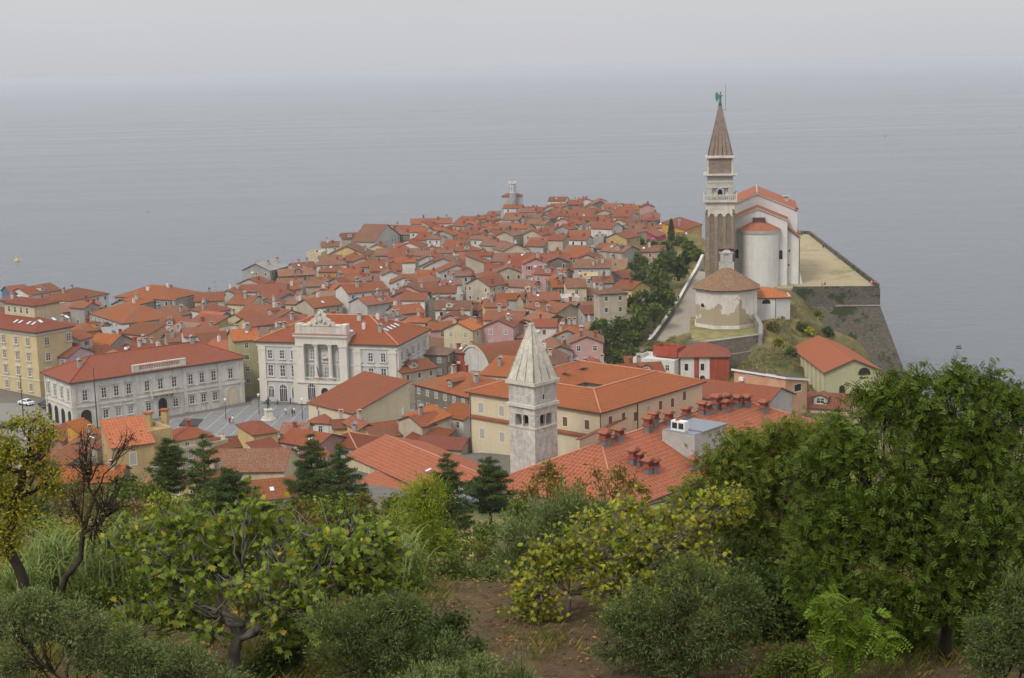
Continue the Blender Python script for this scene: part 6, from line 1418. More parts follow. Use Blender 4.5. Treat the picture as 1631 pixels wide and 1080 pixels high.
def tree(name, label, cat, Y, base, ells, leaf, bark='dark', tips=400, per=12, L=.08, W=.03, mode='d', spread=.16, r=.09, twig=.006, path=None, group=None, gap=-.7, shell=.75, up=.6, bare=0., depth=.85, comp=None, lean=0., twn=3, nodiv=11):
    """base: pixel of the trunk foot (None: straight down to the ground below the crown); ells: (cx,cy,rx,ry[,dY]) crown lobes in photo pixels at distance Y"""
    k = mpx(Y); C = []
    for e in ells:
        dy = e[4] if len(e) > 4 else 0.; X_e, Y_e, Z_e = Q(e[0], e[1], Y+dy); kk = mpx(Y+dy); C.append((np.array((X_e, Y_e, Z_e)), np.array((e[2]*kk, min(e[2], e[3]*1.4)*kk*depth, e[3]*kk))))
    if base is not None:
        bx_, by_, bz_ = Q(base[0], base[1], Y)
    else: bx_, by_ = float(np.mean([c[0][0] for c in C])), float(np.mean([c[0][1] for c in C]))
    gzv = gz(bx_, by_)
    bz_ = gzv
    B0 = np.array((bx_, by_, bz_-.15)); t = thing(name, label, cat, (bx_, by_, bz_), 0., group)
    vol = np.array([c[1].prod()**(2/3) for c in C]); vol = vol/vol.sum(); T_ = []; owner = []
    for i, (c, rd_) in enumerate(C):
        n = int(tips*vol[i]*1.6)+4; u = unit(rng.randn(n, 3))*(rng.uniform(0, 1, (n, 1))**(1/3*(1-shell)+.08)); q = c+u*rd_*(1+.2*np.sin(u[:, :1]*7+u[:, 2:]*5+i)+rng.uniform(0, 1, (n, 1))**5*.42); keep = gaps(q, .55/max(.4, rd_.mean())) > gap; q = q[keep]; T_.append(q); owner += [i]*len(q)
    T_ = np.concatenate(T_); owner = np.array(owner)
    b = MB(); 
    if path: pp = [np.array(Q(a_, c_, Y+(e_[0] if e_ else 0))) for a_, c_, *e_ in path]; pp[0] = B0
    else:
        cc = sum(c[0]*v for c, v in zip(C, vol)); low = min(c[0][2]-c[1][2] for c in C); fk = B0+(cc-B0)*.42; fk[2] = max(B0[2]+.3, min(fk[2], low+.4*(cc[2]-low))); pp = [B0, (B0+fk)/2+np.array((rng.randn()*.06, 0, 0))*(fk[2]-B0[2]), fk]
    polytube(b, pp, r, r*.62, 9, .05); fork = pp[-1]; nodes = []; nown = []
    for i, (c, rd_) in enumerate(C):
        st = fork if not path or len(pp) < 4 else pp[-1-(i % 2)]
        tgt = c-(c-st)*.15; mid = (st+tgt)/2+np.array((0, 0, -.1*np.linalg.norm(tgt-st)))+rng.randn(3)*.08*np.linalg.norm(tgt-st)
        rl = r*.5*(vol[i]/vol.max())**.35; polytube(b, [st, mid, tgt], rl, rl*.55, 6, .06)
        own = T_[owner == i]; ns = max(3, int(len(own)/nodiv)); pick = own[rng.choice(len(own), min(ns, len(own)), replace=False)] if len(own) else []
        for q in pick:
            nd = tgt+(q-tgt)*.62; s0 = mid+(tgt-mid)*rng.uniform(.2, 1.); polytube(b, [s0, (s0+nd)/2+rng.randn(3)*.06*np.linalg.norm(nd-s0), nd], rl*.42, max(twig*1.6, rl*.14), 4, .07); nodes.append(nd); nown.append(i)
    nodes = np.array(nodes)
    step = 1
    dirs = np.zeros_like(T_)
    for j in range(0, len(T_), 4000):
        d_ = ((T_[j:j+4000, None, :]-nodes[None])**2).sum(-1); nn = nodes[d_.argmin(1)]; dirs[j:j+4000] = T_[j:j+4000]-nn
    if twig > 0:
        for q, dv in zip(T_[::step], dirs[::step]):
            s0 = q-dv; b.tube([s0, s0+dv*.5+np.array((0, 0, -.06))*np.linalg.norm(dv)+rng.randn(3)*.03, q+dv*.06], [twig*1.3, twig, twig*.5], twn)
    loc = Vector((bx_, by_, bz_)); o = b.build('trunk', BK[bark], t, uv=False); o.data.transform(Matrix.Translation(-loc))
    lt = T_ if bare <= 0 else T_[rng.rand(len(T_)) > bare]; ld_ = dirs if bare <= 0 else dirs[:len(lt)]
    p = np.repeat(lt, per, 0); dd_ = np.repeat(ld_, per, 0); p = p-dd_*rng.uniform(0, .75, (len(p), 1))*(np.linalg.norm(dd_, axis=1, keepdims=True) < 3)+rng.randn(len(p), 3)*spread*np.array((1, 1, .8))
    if mode == 'd': v, f_ = diamonds(p, L, W, up)
    elif mode == 'fig': v, f_ = figleaves(p, L)
    elif mode == 'c': v, f_ = compound(p, L, comp[0], comp[1], comp[2])
    elif mode == 'along': v, f_ = diamonds(p, L, W, up, a=unit(dd_))
    v = v-np.array(loc); fo = fastmesh('crown', v, f_, LM[leaf], t, k=f_.shape[1])
    return t
# ---- the trees one can name
tree('fig_tree', 'big spreading fig tree with large lobed leaves and bent grey trunk', 'tree', 27, (368, 1078), [(255, 900, 75, 65), (345, 865, 75, 65, 1), (440, 850, 85, 62, 1), (540, 880, 80, 75), (330, 965, 105, 55, -.5), (460, 945, 110, 65, -.6), (590, 905, 52, 62), (225, 985, 60, 45, -.4), (215, 850, 45, 35, .6), (620, 860, 38, 35, .4), (395, 810, 55, 28, .6), (290, 830, 45, 35, .5), (490, 1000, 70, 35, -.5)], 'fig', 'grey', tips=1050, per=3, L=.16, mode='fig', spread=.11, r=.14, twig=.011, path=[(368, 1078), (372, 1045), (378, 1018), (392, 995)], gap=-.55, shell=.35, up=1., nodiv=7)
tree('fig_tree', 'yellowing fig tree with short dark trunk on the bare earth', 'tree', 31, (902, 1002), [(870, 905, 70, 55), (960, 885, 85, 65), (1060, 865, 80, 65, .5), (1130, 840, 70, 55, .8), (850, 955, 52, 42, -.4), (1000, 935, 85, 45, -.4), (1100, 920, 75, 45), (960, 835, 60, 30, .8), (1050, 810, 80, 26, 1), (1160, 800, 40, 35, 1), (890, 870, 40, 30)], 'fig2', 'grey', tips=1500, per=3, L=.115, mode='fig', spread=.12, r=.08, twig=.009, path=[(902, 1002), (903, 975), (906, 945)], gap=-.45, shell=.35, nodiv=7)
tree('broadleaf_tree', 'tall dark green tree with dense crown against the sea', 'tree', 27, (1505, 1075), [(1450, 770, 120, 95), (1555, 700, 95, 90), (1400, 870, 120, 85), (1560, 860, 100, 110, -.8), (1330, 830, 90, 80), (1630, 780, 80, 120), (1345, 715, 62, 52), (1470, 660, 75, 62, .4), (1600, 640, 55, 45), (1420, 950, 110, 60, -.6), (1560, 950, 90, 60, -.6), (1310, 930, 70, 70, -.3), (1395, 625, 36, 40, .5), (1350, 660, 40, 36, .4), (1440, 600, 30, 26, .5), (1570, 600, 28, 24, .6), (1520, 605, 40, 34, .5), (1290, 760, 55, 50, .4)], 'ash', 'dark', tips=4300, per=4, L=.13, mode='c', comp=(.062, .028, 4), spread=.09, r=.13, twig=.006, path=[(1505, 1075), (1509, 1000), (1500, 940), (1492, 905)], gap=-.6, shell=.25, depth=.75)
tree('locust_tree', 'feathery mid green locust tree left of the tall dark tree', 'tree', 34, (1240, 1010), [(1180, 740, 62, 52), (1130, 800, 62, 50), (1250, 705, 42, 42), (1235, 800, 85, 65), (1250, 880, 90, 65), (1200, 700, 40, 28, .6), (1290, 720, 50, 60, .4)], 'robinia', 'brown', tips=2100, per=4, L=.18, mode='c', comp=(.07, .03, 5), spread=.12, r=.09, twig=.007, gap=-.65, shell=.3)
tree('olive_tree', 'rounded grey green olive tree behind the yellowing fig', 'tree', 37, (860, 960), [(870, 850, 72, 62), (825, 910, 58, 58), (935, 840, 52, 50), (900, 810, 48, 35), (850, 950, 60, 40)], 'olive', 'dark', tips=1000, per=26, L=.10, W=.024, mode='along', spread=.10, r=.1, twig=.005, gap=-.8, shell=.4)
tree('willow_tree', 'upright light yellow green tree in front of the long ribbed roof', 'tree', 40, (665, 960), [(662, 830, 42, 58), (640, 900, 55, 55), (688, 785, 20, 34), (700, 850, 28, 45), (605, 885, 36, 42), (655, 950, 60, 35)], 'light', 'brown', tips=750, per=24, L=.13, W=.03, mode='along', spread=.15, r=.07, twig=.006, gap=-.7, shell=.35)
tree('olive_tree', 'low dark olive bush at the bottom middle beside the fig trunk', 'tree', 24.5, (600, 1100), [(545, 1000, 75, 50), (620, 1010, 80, 60), (690, 1060, 80, 50), (560, 1060, 80, 50), (640, 970, 50, 30)], 'olived', 'dark', tips=900, per=24, L=.07, W=.017, mode='along', spread=.06, r=.06, twig=.004, shell=.4)
tree('laurel_bush', 'glossy dark green bush beside the bare earth', 'bush', 26, (700, 1040), [(690, 1005, 52, 48), (720, 1040, 48, 42), (650, 985, 30, 25)], 'dark', 'brown', tips=350, per=18, L=.10, W=.045, spread=.08, r=.04, twig=.004, shell=.4)
tree('olive_tree', 'pale olive sprays at the very bottom below the dark olive bush', 'tree', 21, (770, 1130), [(760, 1075, 70, 40), (690, 1085, 60, 35), (830, 1090, 40, 22)], 'olive', 'dark', tips=380, per=22, L=.065, W=.016, mode='along', spread=.05, r=.04, twig=.004, shell=.4)
tree('olive_tree', 'wide dark olive tree in front of the yellowing fig on its right', 'tree', 26.5, (1090, 1085), [(1060, 985, 95, 65), (1140, 1000, 75, 62), (990, 1010, 55, 48), (1100, 930, 65, 42), (1180, 960, 50, 55), (1080, 1045, 100, 35)], 'olived', 'dark', tips=1300, per=24, L=.075, W=.018, mode='along', spread=.07, r=.07, twig=.004, shell=.4)
tree('shrub', 'deep green shrub between the dark olive and the tall dark tree', 'bush', 29, (1230, 1060), [(1210, 955, 65, 62), (1255, 1005, 55, 55), (1200, 1020, 45, 40), (1280, 930, 45, 55)], 'dark', 'dark', tips=700, per=20, L=.11, W=.05, spread=.1, r=.05, twig=.005, shell=.35)
tree('sapling', 'bright green sapling with feathery leaves at the foot of the tall dark tree', 'sapling', 25, (1350, 1085), [(1345, 1040, 42, 38), (1320, 975, 30, 34), (1390, 1010, 34, 40), (1330, 1010, 25, 25)], 'bright', 'brown', tips=130, per=4, L=.24, mode='c', comp=(.08, .035, 6), spread=.08, r=.02, twig=.005, shell=.4, gap=-.5)
tree('olive_tree', 'greyish olive tree in the bottom right corner', 'tree', 23, (1600, 1100), [(1590, 1010, 48, 62), (1625, 960, 40, 60), (1570, 1050, 40, 35), (1640, 1040, 40, 50)], 'olived', 'dark', tips=520, per=22, L=.065, W=.016, mode='along', spread=.06, r=.05, twig=.004, shell=.4)
tree('olive_tree', 'grey green olive bush with crooked little trunk in the bottom left corner', 'tree', 24, (138, 1062), [(50, 1040, 85, 50), (170, 1040, 75, 45), (110, 995, 75, 38), (10, 990, 50, 45), (230, 1060, 50, 30), (60, 960, 40, 25)], 'olive', 'dark', tips=1100, per=20, L=.07, W=.017, mode='along', spread=.07, r=.06, twig=.004, shell=.4, gap=-.6)
tree('autumn_tree', 'tall yellow green tree with twisted dark trunk at the left edge', 'tree', 31, (22, 998), [(40, 720, 48, 52), (75, 690, 28, 30), (15, 800, 45, 45), (85, 760, 30, 38), (-10, 730, 45, 60), (50, 665, 30, 16), (10, 860, 30, 25)], 'yellow', 'dark', tips=520, per=11, L=.075, W=.05, spread=.10, r=.13, twig=.006, path=[(22, 998), (42, 945), (30, 905), (8, 860), (20, 800), (38, 755)], gap=-.4, shell=.3)
tree('bare_tree', 'leaning dark tree with bare twisted branches right of the yellow green tree', 'tree', 30, (75, 955), [(140, 740, 36, 42), (180, 800, 36, 60), (150, 850, 30, 40), (115, 790, 22, 40), (205, 700, 20, 22), (140, 690, 20, 16), (180, 890, 20, 14)], 'rusty', 'dark', tips=420, per=2, L=.06, W=.035, spread=.08, r=.07, twig=.005, path=[(75, 955), (105, 918), (128, 890), (132, 850), (150, 790)], gap=-.9, shell=.2, bare=.6, nodiv=3.2)
tree('shrub', 'loose yellow green bush under the bare tree', 'bush', 35, None, [(60, 900, 60, 38), (110, 870, 45, 30), (20, 930, 40, 25)], 'yellow', 'brown', tips=320, per=14, L=.09, W=.045, spread=.14, r=.03, twig=.005, gap=-.5)
tree('olive_tree', 'low pale olive bush under the left branches of the big fig', 'bush', 25, None, [(300, 1055, 60, 30), (240, 1050, 45, 30), (350, 1085, 50, 22)], 'olive', 'dark', tips=420, per=20, L=.07, W=.017, mode='along', spread=.07, r=.03, twig=.004, shell=.4)
tree('shrub', 'small leafy bush right of the big fig trunk', 'bush', 27, None, [(450, 1040, 38, 26), (425, 1062, 30, 18)], 'dark', 'dark', tips=220, per=16, L=.08, W=.04, spread=.08, r=.03, twig=.004, shell=.4)
tree('shrub', 'dense undergrowth bush left of the tall dark tree trunk', 'bush', 28, None, [(1420, 1030, 70, 42), (1360, 1000, 50, 50), (1460, 1000, 40, 40)], 'ash', 'dark', tips=520, per=16, L=.09, W=.04, spread=.1, r=.03, twig=.004, shell=.4)
tree('shrub', 'leafy bush right of the tall dark tree trunk', 'bush', 28, None, [(1560, 1000, 40, 45), (1540, 1040, 40, 35)], 'bush', 'dark', tips=300, per=16, L=.09, W=.04, spread=.1, r=.03, twig=.004, shell=.4)
tree('shrub', 'thin dark bush between the dark olive and the bright sapling', 'bush', 26, None, [(1270, 1060, 45, 30), (1230, 1078, 40, 20)], 'bush', 'dark', tips=260, per=16, L=.08, W=.035, spread=.08, r=.03, twig=.004, shell=.4)
tree('shrub', 'low green bush at the foot of the light willow', 'bush', 33, None, [(655, 945, 45, 26), (600, 955, 50, 28), (560, 965, 40, 20)], 'bush', 'dark', tips=360, per=16, L=.09, W=.04, spread=.1, r=.03, twig=.004, shell=.4)
tree('shrub', 'green bush filling the gap under the yellowing fig on its right', 'bush', 33, None, [(1040, 955, 60, 30), (1130, 930, 60, 40), (1190, 900, 45, 50)], 'bush', 'dark', tips=520, per=16, L=.09, W=.04, spread=.1, r=.03, twig=.004, shell=.4)
tree('shrub', 'dark bush between the reeds and the big fig crown', 'bush', 32, None, [(150, 950, 50, 24), (230, 940, 50, 26), (300, 930, 60, 30)], 'bush', 'dark', tips=420, per=16, L=.09, W=.04, spread=.1, r=.03, twig=.004, shell=.4)
VEG = []
def vg(px_, py_, Y, kind, rx, ry, seed, nm='tree', catx='tree', label=None, base=None, tk=1.):
    spec = {'bush': ('bush', 'brown', 1.), 'rusty': ('rusty', 'brown', .8), 'robinia': ('robinia', 'brown', .9), 'dark': ('dark', 'dark', 1.), 'olive': ('olive', 'dark', 1.), 'light': ('light', 'brown', .8), 'yellow': ('yellow', 'brown', .7)}[kind]
    k = mpx(Y); rr2 = random.Random(seed); ells = [(px_, py_, rx*.7, ry*.75)]
    for _ in range(4): ells.append((px_+rr2.uniform(-.6, .6)*rx, py_+rr2.uniform(-.5, .5)*ry, rx*rr2.uniform(.3, .5), ry*rr2.uniform(.35, .55), rr2.uniform(-.5, .5)*rx*k))
    Xg, _, Zg = Q(px_, py_, Y); hg = (Zg-gz(Xg, Y))/k
    if hg > ry*1.5: ells.append((px_+rr2.uniform(-.2, .2)*rx, py_+hg*.5, rx*.6, min(hg*.42, ry*1.3)))
    area = rx*ry*k*k; lf = max(.085, Y*.0022); n = int(area/(lf*lf)*3.3*spec[2]*tk)
    tp = int(min(700, max(60, n/11)))
    t = tree(nm, label, catx, Y, base, ells, spec[0], spec[1], tips=tp, per=max(5, int(n/tp)), L=lf*1.35, W=lf*.75, spread=max(.12, .05*rx*k), r=max(.06, rx*k*.085), twig=max(.006, Y*.00012), gap=-.8, shell=.35)
    if label is None: VEG.append((t, kind, (px_, py_)))
    return t
rr = random.Random(77)
topline = ([-40, 60, 150, 250, 330, 430, 480, 560, 620, 700, 760, 800, 900, 1020, 1060, 1120, 1200, 1300, 1400, 1660], [735, 750, 755, 752, 788, 795, 780, 776, 795, 815, 845, 800, 785, 790, 800, 770, 720, 690, 650, 620])
s_ = 0
for row, (Y0, Y1, dy, rx0, st) in enumerate(((88, 125, 14, 34, 40), (62, 82, 36, 42, 50), (48, 58, 62, 50, 54), (40, 45, 92, 50, 62))):
    px_ = -260+row*17
    while px_ < (2050 if row < 3 else 1180):
        Yt = rr.uniform(Y0, Y1); tl = float(np.interp(px_, *topline)) if px_ < 1240 else 740.; ry = rx0*rr.uniform(.72, 1.); cy_ = tl+dy+ry*.5+rr.uniform(-8, 10)
        if not (row == 3 and 690 < px_ < 800) and not (664 < px_ < 800 and row in (1, 2)):
            kd = rr.choices(['bush', 'rusty', 'robinia', 'dark', 'light', 'olive', 'yellow'], (30, 16, 18, 16, 8, 8, 4))[0]
            if 100 < px_ < 240 and row < 2: kd = rr.choice(('rusty', 'bush'))
            if 830 < px_ < 1030 and row < 2: kd = rr.choice(('rusty', 'rusty', 'robinia'))
            vg(px_, cy_, Yt, kd, rx0*rr.uniform(.9, 1.2), ry, s_, 'bushy_tree' if row < 2 else 'shrub', 'tree' if row < 2 else 'bush', tk=1.15)
        s_ += 1; px_ += st*rr.uniform(.8, 1.15)
for i, (a_, c_, Y, kd, rx, ry) in enumerate([(735, 868, 44, 'bush', 46, 24), (780, 845, 52, 'bush', 34, 26), (740, 885, 40, 'bush', 52, 42), (705, 905, 37.5, 'bush', 40, 34), (785, 880, 42, 'rusty', 36, 36), (765, 915, 38, 'bush', 40, 26), (600, 850, 46, 'olive', 44, 36), (840, 790, 58, 'rusty', 34, 34), (905, 770, 62, 'rusty', 52, 34), (975, 765, 64, 'rusty', 50, 34), (870, 755, 66, 'rusty', 44, 34), (940, 790, 58, 'rusty', 52, 34), (1010, 790, 60, 'rusty', 44, 30), (830, 815, 54, 'bush', 34, 30), (590, 800, 95, 'rusty', 36, 22), (640, 800, 100, 'bush', 30, 18), (1220, 690, 60, 'robinia', 30, 30), (470, 815, 66, 'rusty', 46, 36), (540, 810, 62, 'bush', 44, 34), (250, 775, 90, 'bush', 44, 28), (200, 765, 95, 'dark', 34, 26), (1430, 610, 200, 'dark', 30, 34), (1400, 640, 190, 'robinia', 36, 34), (1470, 640, 180, 'bush', 40, 40)]):
    vg(a_, c_, Y, kd, rx, ry, 300+i, 'shrub' if Y < 48 else 'bushy_tree', 'bush' if Y < 48 else 'tree')
for i, (a_, c_, Y, kd, rx, ry) in enumerate([(1720, 980, 30, 'bush', 60, 50), (1800, 900, 36, 'dark', 70, 60), (1930, 940, 33, 'olive', 70, 60), (2050, 900, 37, 'bush', 80, 70), (1700, 860, 42, 'robinia', 60, 60), (1560, 640, 160, 'bush', 50, 34), (1640, 650, 150, 'dark', 50, 40), (1740, 680, 130, 'bush', 60, 44), (1850, 690, 120, 'robinia', 60, 44), (-90, 900, 34, 'bush', 60, 50), (-180, 860, 38, 'olive', 70, 60), (1330, 690, 175, 'bush', 36, 24), (1380, 680, 200, 'dark', 34, 24), (1300, 705, 150, 'robinia', 34, 26), (1500, 690, 170, 'bush', 50, 30)]):
    vg(a_, c_, Y, kd, rx, ry, 900+i, 'shrub' if Y < 48 else 'bushy_tree', 'bush' if Y < 48 else 'tree')
# ---- cedars
def cedar(px_, py_, wpx, hpx, Y, label, seed, flat=False):
    rs3 = np.random.RandomState(seed); k = mpx(Y); X, _, Z = Q(px_, py_, Y); g = gz(X, Y); H_ = Z-g; t = thing('cedar_tree', label, 'tree', (X, Y, g), 0.)
    b = MB(); b.tube([(0, 0, -.5), (.05, 0, H_*.5), (0, 0, H_)], [.28, .18, .03], 7); V_ = []; hz_ = hpx*k; wz = wpx*k/2
    z = H_-.15; i = 0
    while z > H_-hz_*1.5:
        fr = (H_-z)/hz_; rad_ = wz*min(1., .10+fr**.75*.95)*(1.15 if flat and fr > .1 else 1.); nb = 4 if fr < .25 else 6; a0 = rs3.uniform(0, 6.28)
        for j in range(nb):
            a = a0+j*6.28/nb+rs3.randn()*.25; l_ = rad_*rs3.uniform(.45, 1.25); dr = np.array((math.cos(a), math.sin(a), 0)); z_ = z+rs3.randn()*.05; tip = np.array((0, 0, z_))+dr*l_+np.array((0, 0, l_*rs3.uniform(.0, .30))); md = np.array((0, 0, z_))*.5+tip*.5-np.array((0, 0, .10*l_))
            b.tube([(0, 0, z_), tuple(md), tuple(tip)], [.07, .045, .012], 4); sd = np.cross(dr, (0, 0, 1))
            m_ = max(5, int(l_*34)); tt = rs3.uniform(.25, 1.02, (m_, 1)); q = np.array((0, 0, z_))*(1-tt)**2+md*2*tt*(1-tt)+tip*tt**2
            off = rs3.uniform(-1, 1, (m_, 1))*.36*l_*np.sin(np.pi*np.clip(tt, 0, .93))**.7; q = q+sd*off+dr*np.abs(off)*.35+np.array((0, 0, .02))*rs3.randn(m_, 1)
            V_.append(q)
        z -= hz_*rs3.uniform(.10, .15); i += 1
    q = np.concatenate(V_); q = np.repeat(q, 8, 0)+rs3.randn(len(q)*8, 3)*np.array((.11, .11, .035)); v, f_ = diamonds(q, .22, .05, 1.2); b.build('trunk', BK['brown'], t, uv=False); fastmesh('crown', v, f_, LM['cedar'], t); return t
for i, (a_, c_, wp, hp, Y, lb, fl_) in enumerate([(322, 692, 96, 120, 120, 'tall dark cedar in front of the cream roofs left of the chimney tower', False), (264, 697, 66, 60, 125, 'flat topped cedar below the ochre house', True), (494, 692, 90, 85, 125, 'dark cedar with open branches in front of the dusky rose house', False), (540, 710, 104, 95, 118, 'dense cedar beside the beige chimney tower', False), (712, 722, 92, 90, 122, 'dark cedar in front of the long ribbed orange roof', False), (778, 728, 80, 60, 126, 'flat topped cedar at the left foot of the pale campanile', True), (362, 745, 90, 60, 112, 'broad low cedar right of the tall dark cedar', True)]):
    cedar(a_, c_, wp*.84, hp, Y, lb, 40+i, fl_)
# ---- trees on the ridge and in the town
def ground_hit(px_, py_, Y0=230, Y1=900):
    dd = D(px_, py_)
    for Y in np.arange(Y0, Y1, 1.):
        q = dd*Y/dd[1]
        if CZ+q[2] <= gz(q[0], Y): return Y
    return None
for i, (a_, c_, kd, rx, ry) in enumerate([(1052, 452, 'bush', 30, 30), (1035, 478, 'dark', 26, 26), (1076, 425, 'dark', 24, 22), (1050, 498, 'bush', 24, 20), (1022, 445, 'dark', 20, 18), (1042, 425, 'bush', 22, 18), (1094, 410, 'dark', 13, 12), (1064, 475, 'bush', 18, 22), (1008, 430, 'dark', 15, 13), (1060, 412, 'dark', 20, 14), (1032, 408, 'bush', 16, 12), (1020, 500, 'bush', 20, 18), (1003, 462, 'dark', 16, 14), (990, 490, 'bush', 12, 10), (1040, 395, 'dark', 14, 10), (1018, 415, 'bush', 16, 13), (1028, 350, 'bush', 16, 8), (1040, 372, 'dark', 10, 7), (1020, 388, 'bush', 12, 8), (985, 575, 'dark', 24, 16), (1010, 540, 'bush', 18, 14), (915, 590, 'bush', 18, 10), (978, 530, 'dark', 22, 30), (948, 575, 'bush', 22, 14), (1012, 580, 'bush', 20, 12), (985, 548, 'bush', 22, 18), (955, 520, 'bush', 16, 14), (1012, 525, 'dark', 16, 14), (968, 540, 'dark', 24, 22), (990, 520, 'bush', 18, 16), (925, 565, 'bush', 22, 14), (975, 590, 'bush', 26, 14), (1035, 565, 'dark', 14, 10), (945, 555, 'dark', 20, 14), (1000, 560, 'bush', 28, 20), (960, 568, 'bush', 26, 16), (938, 580, 'bush', 20, 12), (1020, 515, 'bush', 16, 16), (1010, 478, 'bush', 12, 12), (1082, 382, 'bush', 14, 9), (1060, 392, 'bush', 13, 8), (975, 358, 'dark', 12, 8), (962, 366, 'bush', 9, 7), (1004, 378, 'bush', 12, 8), (990, 445, 'dark', 9, 12), (1096, 392, 'bush', 12, 9), (1110, 405, 'bush', 10, 9),
    (1305, 545, 'bush', 14, 8), (1290, 530, 'yellow', 9, 5), (1275, 520, 'bush', 8, 5), (1318, 530, 'dark', 8, 6), (1240, 545, 'yellow', 8, 5), (1258, 560, 'bush', 10, 6), (1142, 572, 'dark', 10, 7), (1232, 520, 'rusty', 8, 5), (1300, 500, 'yellow', 7, 4), (1330, 560, 'dark', 12, 8)]):
    Yh = ground_hit(a_, min(c_+ry*1.1, c_+40))
    if Yh: vg(a_, c_, Yh, kd, rx, ry, 700+i, 'hillside_tree' if ry > 9 else 'shrub', 'tree' if ry > 9 else 'bush', tk=1.2)
Yc = ground_hit(1069, 392) or 430; X, _, Z = Q(1069, 349, Yc); g = gz(X, Yc); t = thing('cypress', 'slim dark cypress beside the cream house on the ridge', 'tree', (X, Yc, g)); H_ = Z-g
q = unit(rng.randn(3200, 3)); q = np.stack([q[:, 0], q[:, 1], np.zeros(len(q))], 1); hh_ = rng.uniform(.04, 1, (len(q), 1)); q = q*(1.35*np.sin(np.pi*np.clip(hh_, .02, .98)**.75)**.8)*rng.uniform(.7, 1, (len(q), 1))+np.array((0, 0, 1))*hh_*H_
v, f_ = diamonds(q, .5, .2, .2); fastmesh('crown', v, f_, LM['dark'], t); b = MB(); b.cyl(0, 0, -.5, H_*.4, .2, .15, 6); b.build('trunk', BK['brown'], t)
# ---- rough grass and brush on the church hill
n = 26000; hx = rng.uniform(30, 100, n); hy = rng.uniform(296, 372, n); hz = ground_raw(hx, hy)
okm = ~inpoly(hx, hy, [(38, 342), (62, 342), (62, 372), (38, 372)]) & (hz > 6) & ((hx > 44) | (hy > 345)) & (np.sin(hx*.5)*np.cos(hy*.4+hx*.2)+rng.randn(n)*.7 > -.1)
for poly_ in ALLH:
    if 25 < poly_[0][0] < 105 and 290 < poly_[0][1] < 380: okm &= ~inpoly(hx, hy, poly_)
p = np.stack([hx, hy, hz], 1)[okm]; p = np.repeat(p, 3, 0)+rng.randn(len(p)*3, 3)*np.array((.25, .25, .05)); v, f_ = diamonds(p, .55, .2, .2, a=np.tile(np.array((0, 0, 1.)), (len(p), 1)))
tag(fastmesh('hillside_grass', v, f_, leafmat('dry_hill_grass', [(.16, .13, .05), (.10, .11, .035), (.20, .15, .07), (.06, .08, .022), (.13, .10, .04)], .2)), kind='stuff')
# ---- giant reeds
def reed(px_, py_, Y, hgt, n, label, seed):
    rs3 = np.random.RandomState(seed); X, _, Z = Q(px_, py_, Y); g = gz(X, Y); t = thing('reed_clump', label, 'reeds', (X, Y, g), 0, 'giant reeds on the slope'); V_, Fc = [], []
    for i in range(n):
        bx_, by_ = rs3.randn(2)*.3; a = rs3.uniform(0, 6.28); L_ = hgt*rs3.uniform(.5, 1.05); z0_ = rs3.uniform(0, .45)*hgt; dr = np.array((math.cos(a), math.sin(a), 0)); sd = np.array((-math.sin(a), math.cos(a), 0)); w_ = .028; prev = None
        for j in range(6):
            t_ = j/5; p = np.array((bx_, by_, z0_))+dr*L_*(t_**1.6)*.5+np.array((0, 0, 1))*L_*(t_*.75-.42*t_**2.6); ww_ = w_*(1-t_*.9); a1, a2 = p-sd*ww_, p+sd*ww_; k0 = len(V_); V_ += [a1, a2]
            if j: Fc.append((k0-2, k0-1, k0+1, k0))
    fastmesh('leaves', np.array(V_), np.array(Fc), LM['reed'], t); b = MB()
    for i in range(int(n/14)): x_, y_ = rs3.randn(2)*.22; b.tube([(x_, y_, -.1), (x_*1.3, y_*1.3, hgt*.6)], [.014, .008], 4)
    b.build('stems', 'w_olive', t)
for i, (a_, c_, Y, hg, lb) in enumerate([(95, 890, 34, 2.0, 'green reed clump under the bare tree'), (180, 900, 35, 2.3, 'green reed clump left of the fig crown'), (240, 870, 36.5, 2.4, 'tall reed clump behind the upper left of the fig crown'), (290, 855, 37.5, 2.2, 'reed clump showing above the middle of the fig crown'), (140, 930, 33.5, 1.6, 'low reed clump right of the leaning bare trunk'), (590, 930, 33, 1.8, 'reed clump right of the fig crown'), (630, 940, 34, 1.6, 'arching reed clump at the foot of the light yellow green tree'), (215, 920, 33.5, 1.7, 'reed clump below the two left reed clumps'), (40, 940, 33, 1.3, 'short reed clump at the foot of the twisted left trunk')]):
    reed(a_, c_, Y, hg, 260, lb, 60+i)
# ---- grass, weeds and fallen leaves on the terrace
n = 90000; gx_ = rng.uniform(-13, 13, n); gy_ = rng.uniform(15, 37, n); den = np.sin(gx_*1.3+gy_*.7)+np.sin(gx_*.6-gy_*1.1+2)+np.sin(gx_*2.7+1)*.4+rng.randn(n)*.55
pathm = np.abs(gx_-(.6+(30-gy_)*.10)) < 3.2
keep = den > np.where(pathm, 1.1, -1.2); gx_, gy_ = gx_[keep], gy_[keep]; zz = ground_raw(gx_, gy_)+.0
p = np.stack([gx_, gy_, zz], 1); nG = len(p); a = rng.uniform(0, 6.28, nG); dr = np.stack([np.cos(a), np.sin(a), np.zeros(nG)], 1); sd = np.stack([-np.sin(a), np.cos(a), np.zeros(nG)], 1)*.008; hgt = (rng.uniform(.05, .17, (nG, 1))*(1+.8*(np.sin(gx_*1.1)*np.cos(gy_*.9) > .2)[:, None]))
up_ = np.array((0, 0, 1.)); v = np.stack([p-sd, p+sd, p+sd*.6+dr*hgt*.25+up_*hgt*.6, p+dr*hgt*.7+up_*hgt], 1).reshape(-1, 3)
